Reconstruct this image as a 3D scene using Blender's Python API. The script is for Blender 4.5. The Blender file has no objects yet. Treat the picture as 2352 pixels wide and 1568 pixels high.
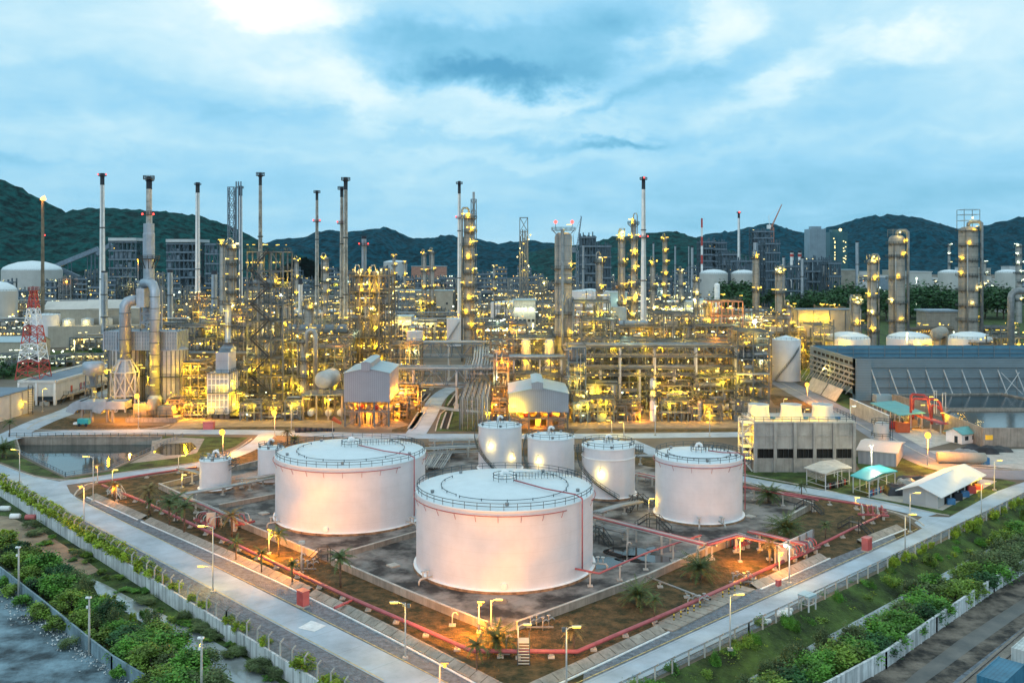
import bpy, math, random
from math import radians, sin, cos, pi, atan2, sqrt, hypot
from mathutils import Vector, Matrix, noise

# ------------------------------------------------------------------ camera
sc = bpy.context.scene
H, F, CX, VH = 55.0, 2200.0, 1176.0, 590.0     # eye height, focal length / centre / horizon of the photograph
cam = bpy.data.objects.new("camera", bpy.data.cameras.new("camera"))
sc.collection.objects.link(cam)
cam.location = (0, 0, H)
cam.rotation_euler = (radians(90), 0, 0)
cam.data.sensor_width = 36.0
cam.data.lens = F / 2352.0 * 36.0
cam.data.shift_y = -(784.0 - VH) / 2352.0
cam.data.clip_start = 1.0
cam.data.clip_end = 60000.0
sc.camera = cam

# ------------------------------------------------------------------ view, world, sun
sc.view_settings.view_transform = 'Standard'
sc.view_settings.look = 'None'
sc.view_settings.exposure = 0.1
sc.view_settings.gamma = 1.0
sc.cycles.use_denoising = True
sc.cycles.max_bounces = 6
sc.cycles.diffuse_bounces = 3
sc.cycles.glossy_bounces = 2
sc.cycles.transparent_max_bounces = 12
sc.cycles.caustics_reflective = False
sc.cycles.caustics_refractive = False
sc.cycles.sample_clamp_indirect = 4.0

SUN_EL, SUN_AZ = radians(20), radians(200)
world = bpy.data.worlds.new("World")
sc.world = world
world.use_nodes = True
WN = world.node_tree
WN.nodes.clear()


def wn(t, **k):
	n = WN.nodes.new(t)
	for a, b in k.items():
		setattr(n, a, b)
	return n


def wm(op, a, b=None, c=None):
	n = wn('ShaderNodeMath', operation=op)
	for i, v in enumerate((a, b, c)):
		if v is None:
			continue
		if isinstance(v, (int, float)):
			n.inputs[i].default_value = v
		else:
			WN.links.new(v, n.inputs[i])
	return n.outputs[0]


def build_world():
	L = WN.links.new
	tc = wn('ShaderNodeTexCoord')
	nrm = wn('ShaderNodeVectorMath', operation='NORMALIZE')
	L(tc.outputs['Generated'], nrm.inputs[0])
	sep = wn('ShaderNodeSeparateXYZ')
	L(nrm.outputs[0], sep.inputs[0])
	x, y, z = sep.outputs
	az = wm('ARCTAN2', x, y)
	el = wm('ARCSINE', z)
	# cloud-deck coordinates: seen from below, flattening towards the horizon
	den = wm('ADD', wm('MAXIMUM', z, 0.0), 0.16)
	comb = wn('ShaderNodeCombineXYZ')
	L(wm('DIVIDE', x, den), comb.inputs[0])
	L(wm('DIVIDE', y, den), comb.inputs[1])

	def fbm(vec, scale, detail, rough, off, dist=0.0):
		mp = wn('ShaderNodeMapping')
		mp.inputs['Location'].default_value = off
		L(vec, mp.inputs[0])
		n = wn('ShaderNodeTexNoise')
		n.inputs['Scale'].default_value = scale
		n.inputs['Detail'].default_value = detail
		n.inputs['Roughness'].default_value = rough
		n.inputs['Distortion'].default_value = dist
		L(mp.outputs[0], n.inputs[0])
		return n.outputs[0]
	deck = comb.outputs[0]
	n1 = fbm(deck, 0.55, 8, 0.55, (3.1, 1.7, 0), 0.3)
	n2 = fbm(deck, 1.6, 8, 0.58, (9.3, 4.2, 0), 0.4)
	# angular coordinates wobbled by noise: edges of the cloud masses billow
	ang = wn('ShaderNodeCombineXYZ')
	L(az, ang.inputs[0])
	L(wm('MULTIPLY', el, 1.7), ang.inputs[1])
	w1 = fbm(ang.outputs[0], 7.0, 9, 0.62, (1.3, 0.2, 0), 0.2)
	w2 = fbm(ang.outputs[0], 7.0, 9, 0.62, (5.3, 7.2, 0), 0.2)
	ang3 = fbm(ang.outputs[0], 15.0, 9, 0.6, (2.2, 3.2, 0), 0.5)
	azw = wm('ADD', az, wm('MULTIPLY', wm('SUBTRACT', w1, 0.5), 0.20))
	elw = wm('ADD', el, wm('MULTIPLY', wm('SUBTRACT', w2, 0.5), 0.11))
	total = None
	blobs = [  # u, v, radius u, radius v, tilt, amount, edge sharpness
		(640, -4, 170, 54, 0, .72, 2), (590, 40, 75, 36, 10, .25, 2), (480, 240, 260, 14, -4, -.16, 1), (900, 330, 220, 12, 3, -.18, 1), (1150, 395, 300, 12, 0, -.14, 1), (150, 170, 260, 16, -3, -.14, 1), (1800, 330, 260, 14, 12, .14, 1), (2150, 300, 160, 16, 4, .14, 1), (740, 170, 230, 60, -18, .36, 1), (830, 245, 170, 70, -15, .25, 1),
		(1110, 110, 290, 80, 0, -.42, 2), (1130, 178, 240, 34, 4, -.55, 2), (1420, 70, 140, 80, 0, -.32, 1), (960, 70, 130, 70, 0, -.2, 2),
		(1050, 30, 120, 28, 0, .25, 2), (1400, 322, 130, 16, -3, -.42, 1), (1290, 330, 150, 12, 3, -.25, 1), (1430, 235, 190, 24, 16, -.36, 1),
		(1230, 235, 170, 22, 4, .3, 2), (1260, 290, 190, 18, 0, .24, 1), (1615, 62, 120, 72, 30, .5, 2), (1590, 190, 110, 60, 20, -.26, 1),
		(2010, 85, 70, 38, 0, .26, 2), (2105, 95, 58, 36, 0, .28, 2), (1870, 150, 90, 38, 28, .2, 2), (1760, 235, 150, 34, 25, .28, 2),
		(2060, 175, 90, 24, 0, -.14, 1), (2100, 430, 500, 90, 0, -.22, 1), (1640, 330, 120, 40, 15, -.18, 1), (1330, 385, 330, 22, 0, .16, 1),
		(760, 290, 330, 26, -4, -.16, 1), (210, 300, 240, 24, -3, .16, 1), (330, 345, 300, 16, -3, .14, 1), (20, 355, 90, 18, 0, -.25, 1),
		(240, 90, 300, 60, -4, .1, 1), (620, 100, 130, 30, -20, -.1, 1), (930, 425, 60, 46, 10, .22, 2), (1010, 450, 60, 34, 10, .12, 2),
		(700, 440, 500, 60, 0, -.12, 1), (1480, 420, 420, 40, 0, -.1, 1), (2300, 60, 250, 120, 0, .22, 1)]
	for (u, v, su, sv, tilt, amp, sh) in blobs:
		a0 = math.atan((u - CX) / F)
		e0 = math.atan((VH - v) / F * cos(a0))
		ct, st = cos(radians(tilt)), sin(radians(tilt))
		da, de = wm('SUBTRACT', azw, a0), wm('SUBTRACT', elw, e0)
		p = wm('ADD', wm('MULTIPLY', da, ct * F / su), wm('MULTIPLY', de, st * F / su))
		q = wm('ADD', wm('MULTIPLY', da, -st * F / sv), wm('MULTIPLY', de, ct * F / sv))
		d2 = wm('ADD', wm('MULTIPLY', p, p), wm('MULTIPLY', q, q))
		if sh > 1:
			d2 = wm('POWER', d2, float(sh) * .7)
		g = wm('MULTIPLY', wm('EXPONENT', wm('MULTIPLY', d2, -0.8)), amp)
		total = g if total is None else wm('ADD', total, g)
	# a little brighter overhead, bluer at the horizon
	base = wm('ADD', wm('MULTIPLY', el, 0.62), 0.06)
	base = wm('MINIMUM', base, 0.62)
	t = wm('ADD', base, total)
	t = wm('ADD', t, wm('MULTIPLY', wm('SUBTRACT', n1, 0.5), 0.45))
	t = wm('ADD', t, wm('MULTIPLY', wm('SUBTRACT', n2, 0.5), 0.62))
	t = wm('ADD', t, wm('MULTIPLY', wm('SUBTRACT', ang3, 0.5), 0.42))
	ramp = wn('ShaderNodeValToRGB')
	L(wm('ADD', wm('MULTIPLY', t, 0.54), 0.475), ramp.inputs[0])
	cr = ramp.color_ramp
	cr.elements[0].position, cr.elements[0].color = 0.14, (0.095, 0.37, 0.60, 1)
	cr.elements[1].position, cr.elements[1].color = 1.0, (1.05, 1.06, 1.0, 1)
	for pos, col in ((0.30, (.20, .54, .77)), (.45, (.31, .66, .90)), (.58, (.43, .75, .93)), (.70, (.60, .86, .97)), (.86, (.86, 1.0, 1.03))):
		e = cr.elements.new(pos)
		e.color = (*col, 1)
	sky = wn('ShaderNodeTexSky', sky_type='NISHITA')
	sky.sun_disc = False
	sky.sun_elevation = SUN_EL
	sky.sun_rotation = SUN_AZ
	b1 = wn('ShaderNodeBackground')
	b1.inputs[1].default_value = 0.09
	L(sky.outputs[0], b1.inputs[0])
	b2 = wn('ShaderNodeBackground')
	b2.inputs[1].default_value = 1.0
	L(ramp.outputs[0], b2.inputs[0])
	mix = wn('ShaderNodeMixShader')
	mix.inputs[0].default_value = 0.93
	L(b1.outputs[0], mix.inputs[1])
	L(b2.outputs[0], mix.inputs[2])
	out = wn('ShaderNodeOutputWorld')
	L(mix.outputs[0], out.inputs['Surface'])


build_world()
sd = bpy.data.lights.new("sun", 'SUN')
sd.energy = 0.5
sd.angle = radians(40)
sd.color = (.86, .93, 1.0)
sun = bpy.data.objects.new("sun", sd)
sc.collection.objects.link(sun)
sun.rotation_euler = (radians(90) - SUN_EL, 0, pi - SUN_AZ)

# ------------------------------------------------------------------ helpers
LINK = sc.collection.objects.link
OFF = {}
rng = random.Random(7)


def G(u, v, z=0.0):
	y = F * (H - z) / (v - VH)
	return ((u - CX) / F * y, y)


def GO(u, v):
	return G(u, v, -2.3)


def XA(u, y): return (u - CX) / F * y
def ZA(v, y): return H - (v - VH) / F * y


class MB:
	"""Collects shapes into one mesh."""
	def __init__(s, T=None):
		s.v, s.f, s.sm, s.T = [], [], [], T

	def add(s, vs, fs, smooth=False):
		b = len(s.v)
		if s.T is not None:
			vs = [tuple(s.T @ Vector(p)) for p in vs]
		s.v.extend(vs)
		s.f.extend([tuple(i + b for i in f) for f in fs])
		s.sm.extend([smooth] * len(fs))
		return s

	def box(s, x0, x1, y0, y1, z0, z1):
		return s.add([(x0, y0, z0), (x1, y0, z0), (x1, y1, z0), (x0, y1, z0), (x0, y0, z1), (x1, y0, z1), (x1, y1, z1), (x0, y1, z1)],
					 [(3, 2, 1, 0), (4, 5, 6, 7), (0, 1, 5, 4), (1, 2, 6, 5), (2, 3, 7, 6), (3, 0, 4, 7)])

	def bar(s, p, q, w, h=None, caps=True):
		h = h or w
		p, q = Vector(p), Vector(q)
		d = q - p
		if d.length < 1e-6:
			return s
		d.normalize()
		up = Vector((0, 0, 1)) if abs(d.z) < .95 else Vector((0, 1, 0))
		a = d.cross(up).normalized() * (w / 2)
		b = a.cross(d).normalized() * (h / 2)
		vs = [tuple(c + i * a + j * b) for c in (p, q) for i, j in ((-1, -1), (1, -1), (1, 1), (-1, 1))]
		fs = [(0, 1, 5, 4), (1, 2, 6, 5), (2, 3, 7, 6), (3, 0, 4, 7)]
		if caps:
			fs += [(3, 2, 1, 0), (4, 5, 6, 7)]
		return s.add(vs, fs)

	def cyl(s, p, q, r, r2=None, n=10, cap=True, dome=0):
		r2 = r if r2 is None else r2
		p, q = Vector(p), Vector(q)
		d = (q - p)
		ln = d.length
		d.normalize()
		up = Vector((0, 0, 1)) if abs(d.z) < .95 else Vector((0, 1, 0))
		a = d.cross(up).normalized()
		b = d.cross(a).normalized()
		prof = [(0, r), (ln, r2)]
		if dome:
			cap_ = ((.9, .35), (.6, .72), (.3, .93))
			prof = [(-dome * t, r * c) for t, c in cap_] + prof + [(ln + dome * t, r2 * c) for t, c in reversed(cap_)]
		vs = [tuple(p + d * t + (a * cos(2 * pi * i / n) + b * sin(2 * pi * i / n)) * rr) for t, rr in prof for i in range(n)]
		m = len(prof)
		fs = [(k * n + i, (k + 1) * n + i, (k + 1) * n + (i + 1) % n, k * n + (i + 1) % n) for k in range(m - 1) for i in range(n)]
		s.add(vs, fs, True)
		if cap:
			b0 = len(s.v) - m * n
			s.f += [tuple(b0 + i for i in range(n)), tuple(b0 + (m - 1) * n + i for i in reversed(range(n)))]
			s.sm += [False, False]
		return s

	def tube(s, pts, r, n=7):
		"""A bent pipe: round section swept along a polyline."""
		P = [Vector(p) for p in pts]
		vs, rings = [], len(P)
		for k, p in enumerate(P):
			d = ((P[min(k + 1, rings - 1)] - p).normalized() + (p - P[max(k - 1, 0)]).normalized())
			if d.length < 1e-6:
				d = Vector((0, 0, 1))
			d.normalize()
			up = Vector((0, 0, 1)) if abs(d.z) < .9 else Vector((0, 1, 0)) if abs(d.y) < .9 else Vector((1, 0, 0))
			a = d.cross(up).normalized()
			b = d.cross(a).normalized()
			if k and (a.dot(pa) < 0 or abs(a.dot(pa)) < abs(a.dot(pb))):
				a2 = (pa - d * pa.dot(d)).normalized()
				a, b = a2, d.cross(a2).normalized()
			pa, pb = a, b
			vs += [tuple(p + (a * cos(2 * pi * i / n) + b * sin(2 * pi * i / n)) * r) for i in range(n)]
		fs = [(k * n + i, k * n + (i + 1) % n, (k + 1) * n + (i + 1) % n, (k + 1) * n + i) for k in range(rings - 1) for i in range(n)]
		s.add(vs, fs, True)
		b0 = len(s.v) - rings * n
		s.f += [tuple(b0 + i for i in reversed(range(n))), tuple(b0 + (rings - 1) * n + i for i in range(n))]
		s.sm += [False, False]
		return s

	def lathe(s, x, y, prof, n=24, a0=0.0, a1=2 * pi, smooth=True):
		full = abs(a1 - a0 - 2 * pi) < 1e-6
		m = n if full else n + 1
		vs = [(x + r * cos(a0 + (a1 - a0) * i / n), y + r * sin(a0 + (a1 - a0) * i / n), z) for r, z in prof for i in range(m)]
		fs = [(k * m + i, k * m + (i + 1) % m, (k + 1) * m + (i + 1) % m, (k + 1) * m + i) for k in range(len(prof) - 1) for i in range(n)]
		return s.add(vs, fs, smooth)

	def ring(s, x, y, z, r, w, n=32, a0=0.0, a1=2 * pi):
		return s.lathe(x, y, [(r - w / 2, z), (r - w / 2, z + w), (r + w / 2, z + w), (r + w / 2, z), (r - w / 2, z)], n, a0, a1, False)

	def poly(s, pts):
		return s.add([tuple(p) for p in pts], [tuple(range(len(pts)))])

	def prism(s, pts, z0, z1):
		n = len(pts)
		ar = sum(pts[i][0] * pts[(i + 1) % n][1] - pts[(i + 1) % n][0] * pts[i][1] for i in range(n))
		if ar < 0:
			pts = pts[::-1]
		return s.add([(p[0], p[1], z0) for p in pts] + [(p[0], p[1], z1) for p in pts],
					 [tuple(reversed(range(n))), tuple(range(n, 2 * n))] + [(i, (i + 1) % n, n + (i + 1) % n, n + i) for i in range(n)])

	def build(s, name, m, parent=None, off=None):
		o = off if off is not None else (OFF.get(parent.name, (0, 0, 0)) if parent else (0, 0, 0))
		me = bpy.data.meshes.new(name)
		vs = [(p[0] - o[0], p[1] - o[1], p[2] - o[2]) for p in s.v] if o != (0, 0, 0) else s.v
		me.from_pydata(vs, [], s.f)
		me.polygons.foreach_set('use_smooth', s.sm)
		me.materials.append(MAT[m] if isinstance(m, str) else m)
		me.update()
		ob = bpy.data.objects.new(name, me)
		LINK(ob)
		if parent:
			ob.parent = parent
			OFF[ob.name] = o
		return ob


LABELS = {}


def tag(o, label, cat, group=None):
	k = LABELS.get(label, 0)
	LABELS[label] = k + 1
	o['label'], o['category'] = label, cat
	if group:
		o['group'] = group
	return o


def thing(name, label, cat, loc, group=None):
	o = bpy.data.objects.new(name, None)
	o.empty_display_size = 1
	LINK(o)
	o.location = loc
	OFF[o.name] = tuple(loc)
	return tag(o, label, cat, group)


def single(mb, name, m, label, cat, group=None):
	"""A thing that is one mesh, its origin at its base."""
	lo = [min(p[i] for p in mb.v) for i in range(3)]
	hi = [max(p[i] for p in mb.v) for i in range(3)]
	c = ((lo[0] + hi[0]) / 2, (lo[1] + hi[1]) / 2, lo[2])
	o = mb.build(name, m, None, c)
	o.location = c
	return tag(o, label, cat, group)


def struct(mb, name, m):
	o = mb.build(name, m)
	o['kind'] = 'structure'
	return o


def copy_tree(o, parent=None):
	c = o.copy()
	LINK(c)
	if parent:
		c.parent = parent
	for ch in list(o.children):
		copy_tree(ch, c)
	return c


# ------------------------------------------------------------------ materials
MAT = {}


def M(name, col, rough=.6, metal=0.0, var=.18, scale=.35, streak=0.0, bump=0.0, bscale=None, dark=None, spec=.4, detail=6, pattern=None, rng=(.3, .68), bdist=.4):
	m = bpy.data.materials.new(name)
	m.use_nodes = True
	nt = m.node_tree
	N, L = nt.nodes, nt.links.new
	b = N['Principled BSDF']
	b.inputs['Roughness'].default_value = rough
	b.inputs['Metallic'].default_value = metal
	b.inputs['Specular IOR Level'].default_value = spec
	geo = N.new('ShaderNodeNewGeometry')
	pos = geo.outputs['Position']
	n1 = N.new('ShaderNodeTexNoise')
	n1.inputs['Scale'].default_value = scale
	n1.inputs['Detail'].default_value = detail
	n1.inputs['Roughness'].default_value = .62
	L(pos, n1.inputs[0])
	mix = N.new('ShaderNodeMix')
	mix.data_type = 'RGBA'
	dk = dark or tuple(c * (1 - 2.2 * var) for c in col)
	lt = tuple(min(.95, c * (1 + 1.2 * var)) for c in col)
	mix.inputs[6].default_value = (*[max(0, c) for c in dk], 1)
	mix.inputs[7].default_value = (*lt, 1)
	rmp = N.new('ShaderNodeMapRange')
	rmp.inputs[1].default_value, rmp.inputs[2].default_value = rng
	L(n1.outputs[0], rmp.inputs[0])
	L(rmp.outputs[0], mix.inputs[0])
	colout = mix.outputs[2]
	if streak:
		mp = N.new('ShaderNodeMapping')
		mp.inputs['Scale'].default_value = (1.3, 1.3, .07)
		L(pos, mp.inputs[0])
		n2 = N.new('ShaderNodeTexNoise')
		n2.inputs['Scale'].default_value = 1.0
		n2.inputs['Detail'].default_value = 7
		n2.inputs['Roughness'].default_value = .65
		L(mp.outputs[0], n2.inputs[0])
		r2 = N.new('ShaderNodeMapRange')
		r2.inputs[1].default_value, r2.inputs[2].default_value = .46, .72
		r2.inputs[3].default_value, r2.inputs[4].default_value = 0, streak
		L(n2.outputs[0], r2.inputs[0])
		m2 = N.new('ShaderNodeMix')
		m2.data_type = 'RGBA'
		L(r2.outputs[0], m2.inputs[0])
		L(colout, m2.inputs[6])
		m2.inputs[7].default_value = (*[c * .22 for c in col], 1)
		colout = m2.outputs[2]
	if pattern:   # (axis vector, period m, amount): regular panel joints or corrugation
		ax, per, amt, wid = pattern
		dot = N.new('ShaderNodeVectorMath')
		dot.operation = 'DOT_PRODUCT'
		L(pos, dot.inputs[0])
		dot.inputs[1].default_value = ax
		fr = N.new('ShaderNodeMath')
		fr.operation = 'MULTIPLY'
		L(dot.outputs['Value'], fr.inputs[0])
		fr.inputs[1].default_value = 1 / per
		f2 = N.new('ShaderNodeMath')
		f2.operation = 'FRACT'
		L(fr.outputs[0], f2.inputs[0])
		lt_ = N.new('ShaderNodeMath')
		lt_.operation = 'LESS_THAN'
		L(f2.outputs[0], lt_.inputs[0])
		lt_.inputs[1].default_value = wid
		ml = N.new('ShaderNodeMath')
		ml.operation = 'MULTIPLY'
		L(lt_.outputs[0], ml.inputs[0])
		ml.inputs[1].default_value = amt
		m3 = N.new('ShaderNodeMix')
		m3.data_type = 'RGBA'
		L(ml.outputs[0], m3.inputs[0])
		L(colout, m3.inputs[6])
		m3.inputs[7].default_value = (*[c * .35 for c in col], 1)
		colout = m3.outputs[2]
	L(colout, b.inputs['Base Color'])
	if bump:
		nb = N.new('ShaderNodeTexNoise')
		nb.inputs['Scale'].default_value = bscale or scale * 4
		nb.inputs['Detail'].default_value = 8
		L(pos, nb.inputs[0])
		bp = N.new('ShaderNodeBump')
		bp.inputs['Strength'].default_value = bump
		bp.inputs['Distance'].default_value = bdist
		L(nb.outputs[0], bp.inputs['Height'])
		L(bp.outputs[0], b.inputs['Normal'])
	MAT[name] = m
	return m


def EM(name, col, st):
	m = bpy.data.materials.new(name)
	m.use_nodes = True
	nt = m.node_tree
	nt.nodes.clear()
	e = nt.nodes.new('ShaderNodeEmission')
	e.inputs[0].default_value = (*col, 1)
	e.inputs[1].default_value = st
	o = nt.nodes.new('ShaderNodeOutputMaterial')
	nt.links.new(e.outputs[0], o.inputs[0])
	m.cycles.emission_sampling = 'NONE'
	MAT[name] = m


M('soil', (.16, .13, .10), .95, var=.3, scale=.06, bump=.4)
M('ground', (.115, .125, .105), .95, var=.28, scale=.02, bump=.3)
M('yard', (.15, .125, .095), .9, var=.2, scale=.05, detail=9)
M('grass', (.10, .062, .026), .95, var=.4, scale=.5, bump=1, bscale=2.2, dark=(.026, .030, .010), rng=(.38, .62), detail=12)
M('green_grass', (.055, .095, .02), .95, var=.4, scale=.2, bump=1, bscale=2.2, dark=(.018, .030, .009), rng=(.38, .62), detail=12)
M('road', (.37, .46, .54), .85, var=.13, scale=.16, detail=12, pattern=((-.692, .722, 0), 7.5, .3, .016))
M('asphalt', (.24, .25, .28), .9, var=.14, scale=.1)
M('gravel', (.19, .225, .265), .95, var=.22, scale=1.1, bump=.9, bscale=5)
M('bund_floor', (.165, .155, .145), .75, var=.5, scale=.16, detail=12, dark=(.022, .021, .021), spec=.5, rng=(.40, .60), pattern=((-.692, .722, 0), 5, .4, .02))
M('concrete', (.34, .31, .27), .9, var=.15, scale=.3, streak=.5)
M('pale_concrete', (.5, .48, .44), .9, var=.12, scale=.4, streak=.25)
M('stained_wall', (.66, .69, .70), .9, var=.15, scale=.3, streak=.95)
M('blue_sheet', (.23, .33, .38), .7, var=.2, scale=.3, streak=.6, pattern=((.72, .69, 0), .9, .35, .2))
M('cream_paint', (.62, .62, .6), .8, var=.06, scale=.3, streak=.12)
M('tan_wall', (.40, .37, .31), .8, var=.08, scale=.2, streak=.15)
M('tan_roof', (.58, .56, .52), .6, var=.05, scale=.2)
M('grey_roof', (.17, .23, .29), .7, var=.15, scale=.15)
M('shed_wall', (.29, .33, .40), .55, var=.04, scale=.2, pattern=((1, .93, 0), .62, .22, .5))
M('shed_roof', (.36, .48, .53), .5, var=.05, scale=.2, pattern=((0, 0, 1), 50, 0, .1))
M('white_roof', (.66, .69, .71), .5, var=.05, scale=.3, pattern=((.72, .69, 0), 1.0, .1, .2))
M('grey_sheet', (.42, .44, .46), .6, var=.05, scale=.2, pattern=((.72, .69, 0), .7, .2, .4))
M('teal_roof', (.12, .38, .38), .5, var=.08, scale=.4)
M('bright_teal', (.04, .38, .42), .5, var=.08, scale=.4)
M('tank_white', (.72, .71, .745), .55, var=.035, scale=.3, streak=.04, pattern=((0, 0, 1), 2.2, .14, .025))
M('tank_roof', (.68, .76, .80), .5, var=.03, scale=.4)
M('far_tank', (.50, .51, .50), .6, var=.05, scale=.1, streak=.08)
M('tank_base', (.28, .17, .10), .9, var=.35, scale=.8)
M('dark_rail', (.045, .075, .09), .6, var=.1)
M('light_rail', (.55, .57, .58), .6, var=.1)
M('red_pipe', (.40, .11, .125), .45, var=.12, scale=.8)
M('red_paint', (.50, .07, .06), .5, var=.15)
M('pink_box', (.55, .15, .15), .5, var=.12)
M('orange_paint', (.62, .12, .04), .5, var=.1)
M('white_paint', (.88, .90, .92), .55, var=.08, scale=.4)
M('dirty_white', (.50, .50, .47), .7, var=.25, scale=.5, streak=.6)
M('stack_black', (.018, .022, .035), .6, var=.2)
M('steel', (.15, .175, .19), .5, .25, var=.15)
M('blue_steel', (.15, .21, .27), .5, .2, var=.15)
M('tan_steel', (.22, .185, .13), .6, var=.2)
M('pink_steel', (.42, .22, .16), .6, var=.15)
M('dark_steel', (.06, .065, .07), .6, .2, var=.2)
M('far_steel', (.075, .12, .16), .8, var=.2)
M('grating', (.07, .075, .07), .7, .2, var=.2)
M('silver', (.37, .38, .38), .38, .45, var=.12, scale=.6)
M('pipe_grey', (.25, .27, .28), .45, .3, var=.15, scale=.5)
M('pipe_white', (.48, .48, .46), .5, var=.1)
M('pipe_tan', (.36, .31, .22), .5, .2, var=.15)
M('column_grey', (.34, .34, .33), .5, .2, var=.09, scale=.25, streak=.2, pattern=((0, 0, 1), 2.6, .4, .035))
M('column_tan', (.34, .315, .275), .55, .15, var=.1, scale=.25, streak=.25, pattern=((0, 0, 1), 3.4, .45, .035))
M('duct', (.38, .44, .51), .42, .45, var=.1, scale=.3, streak=.15)
M('furnace_wall', (.40, .43, .48), .5, .2, var=.08, scale=.25, streak=.15, pattern=((0, 0, 1), 3.2, .35, .04))
M('ribbed', (.27, .35, .42), .55, .2, var=.1)
M('louvre', (.18, .245, .285), .6, var=.06, scale=.15, pattern=((0, 0, 1), .95, .3, .22))
M('blue_louvre', (.10, .24, .34), .6, var=.08, scale=.15, pattern=((0, 0, 1), 1.2, .35, .25))
M('tower_concrete', (.36, .34, .32), .9, var=.12, scale=.35, streak=.45)
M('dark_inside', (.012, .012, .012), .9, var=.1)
M('black_tarp', (.03, .035, .045), .7, var=.3)
M('crate_blue', (.05, .17, .36), .5, var=.2)
M('container_blue', (.05, .21, .33), .55, var=.15, streak=.3, pattern=((.7, -.7, 0), .5, .25, .4))
M('container_white', (.6, .64, .63), .6, var=.12, streak=.45, pattern=((.7, -.7, 0), .5, .2, .4))
M('yellow_paint', (.72, .50, .05), .6, var=.1)
M('line_paint', (.62, .52, .22), .8, var=.25, scale=1.2)
M('white_line', (.74, .77, .78), .8, var=.1, scale=1.0)
M('bark', (.13, .10, .075), .95, var=.3, scale=2)
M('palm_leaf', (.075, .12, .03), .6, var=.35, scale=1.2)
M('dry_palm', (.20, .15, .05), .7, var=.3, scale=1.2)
M('bush_leaf', (.11, .29, .035), .65, var=.4, scale=.45)
M('mid_leaf', (.18, .30, .04), .65, var=.4, scale=.45)
M('bright_leaf', (.30, .42, .03), .65, var=.35, scale=.6)
M('dark_leaf', (.035, .115, .035), .7, var=.45, scale=.3)
M('grey_leaf', (.13, .19, .07), .75, var=.4, scale=.4)
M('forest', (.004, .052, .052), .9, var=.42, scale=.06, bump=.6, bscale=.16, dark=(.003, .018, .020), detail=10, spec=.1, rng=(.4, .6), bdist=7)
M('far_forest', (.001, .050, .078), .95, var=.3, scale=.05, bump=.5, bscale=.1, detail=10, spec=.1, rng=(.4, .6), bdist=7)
M('mud', (.15, .125, .10), .8, var=.4, scale=.3, bump=1.0, bscale=1.6, spec=.5, rng=(.38, .62), detail=12)
M('wet_mud', (.10, .082, .066), .3, var=.3, scale=.3)
M('dirt_track', (.29, .23, .16), .9, var=.2, scale=.3)
M('bare_lot', (.15, .225, .27), .9, var=.35, scale=.22, bump=.6, bscale=1.2, rng=(.36, .64), detail=10)
M('litter', (.6, .62, .62), .8, var=.3, scale=2)
M('glass_tower', (.26, .34, .40), .35, .2, var=.08, scale=.05)
M('teal_tower', (.04, .14, .17), .4, .2, var=.1, scale=.05)
M('city_white', (.55, .58, .60), .8, var=.1, scale=.03)
M('crane_paint', (.52, .22, .14), .6, var=.1)
M('track_steel', (.20, .18, .17), .5, .5, var=.2)
M('window_dark', (.03, .045, .06), .2, var=.1)


def water(name, col, rough, bump):
	m = M(name, col, rough, var=.2, scale=.08, bump=bump, bscale=.8, spec=.8)
	return m


water('pond_water', (.02, .045, .05), .04, .03)
water('canal_water', (.32, .36, .37), .05, .03)  # pale base colour stands in for the bright sky's reflection
water('basin_water', (.02, .04, .05), .10, .08)
water('puddle', (.03, .03, .03), .05, .02)

m = bpy.data.materials.new('chain_link')
m.use_nodes = True
_N, _L = m.node_tree.nodes, m.node_tree.links.new
_t = _N.new('ShaderNodeBsdfTransparent')
_x = _N.new('ShaderNodeMixShader')
_x.inputs[0].default_value = .09
_N['Principled BSDF'].inputs['Base Color'].default_value = (.16, .22, .14, 1)
_L(_t.outputs[0], _x.inputs[1])
_L(_N['Principled BSDF'].outputs[0], _x.inputs[2])
_L(_x.outputs[0], _N['Material Output'].inputs[0])
MAT['chain_link'] = m

EM('glow_yellow', (1.0, .64, .09), 3.0)
EM('glow_warm', (1.0, .80, .32), 3.6)
EM('glow_white', (.86, 1.0, .74), 4.5)
EM('glow_orange', (1.0, .46, .05), 3.4)
EM('glow_red', (1.0, .06, .05), 5.0)
EM('glow_flame', (1.0, .42, .10), 5.0)
EM('glow_flood', (1.0, .93, .68), 9.0)
LCOL = {'p': (1.0, .37, .07), 'y': (1.0, .56, .008), 'w': (1.0, .70, .16), 'g': (.88, 1.0, .62), 'o': (1.0, .32, .012), 'r': (1, .05, .05), 'f': (1, .88, .55)}
LM = {'y': 'glow_yellow', 'w': 'glow_warm', 'g': 'glow_white', 'o': 'glow_orange', 'r': 'glow_red', 'f': 'glow_flood'}
LMESH = {}
for k, nm in LM.items():
	mb = MB()
	mb.box(-.75, .75, -.17, .17, -.12, .12)
	me = bpy.data.meshes.new('lamp_tube')
	me.from_pydata(mb.v, [], mb.f)
	me.materials.append(MAT[nm])
	LMESH[k, 't'] = me
	mb = MB()
	mb.lathe(0, 0, [(.02, -.42), (.3, -.3), (.42, 0), (.3, .3), (.02, .42)], 8)
	me = bpy.data.meshes.new('lamp_globe')
	me.from_pydata(mb.v, [], mb.f)
	me.materials.append(MAT[nm])
	LMESH[k, 'b'] = me
LDATA = {}


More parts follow.
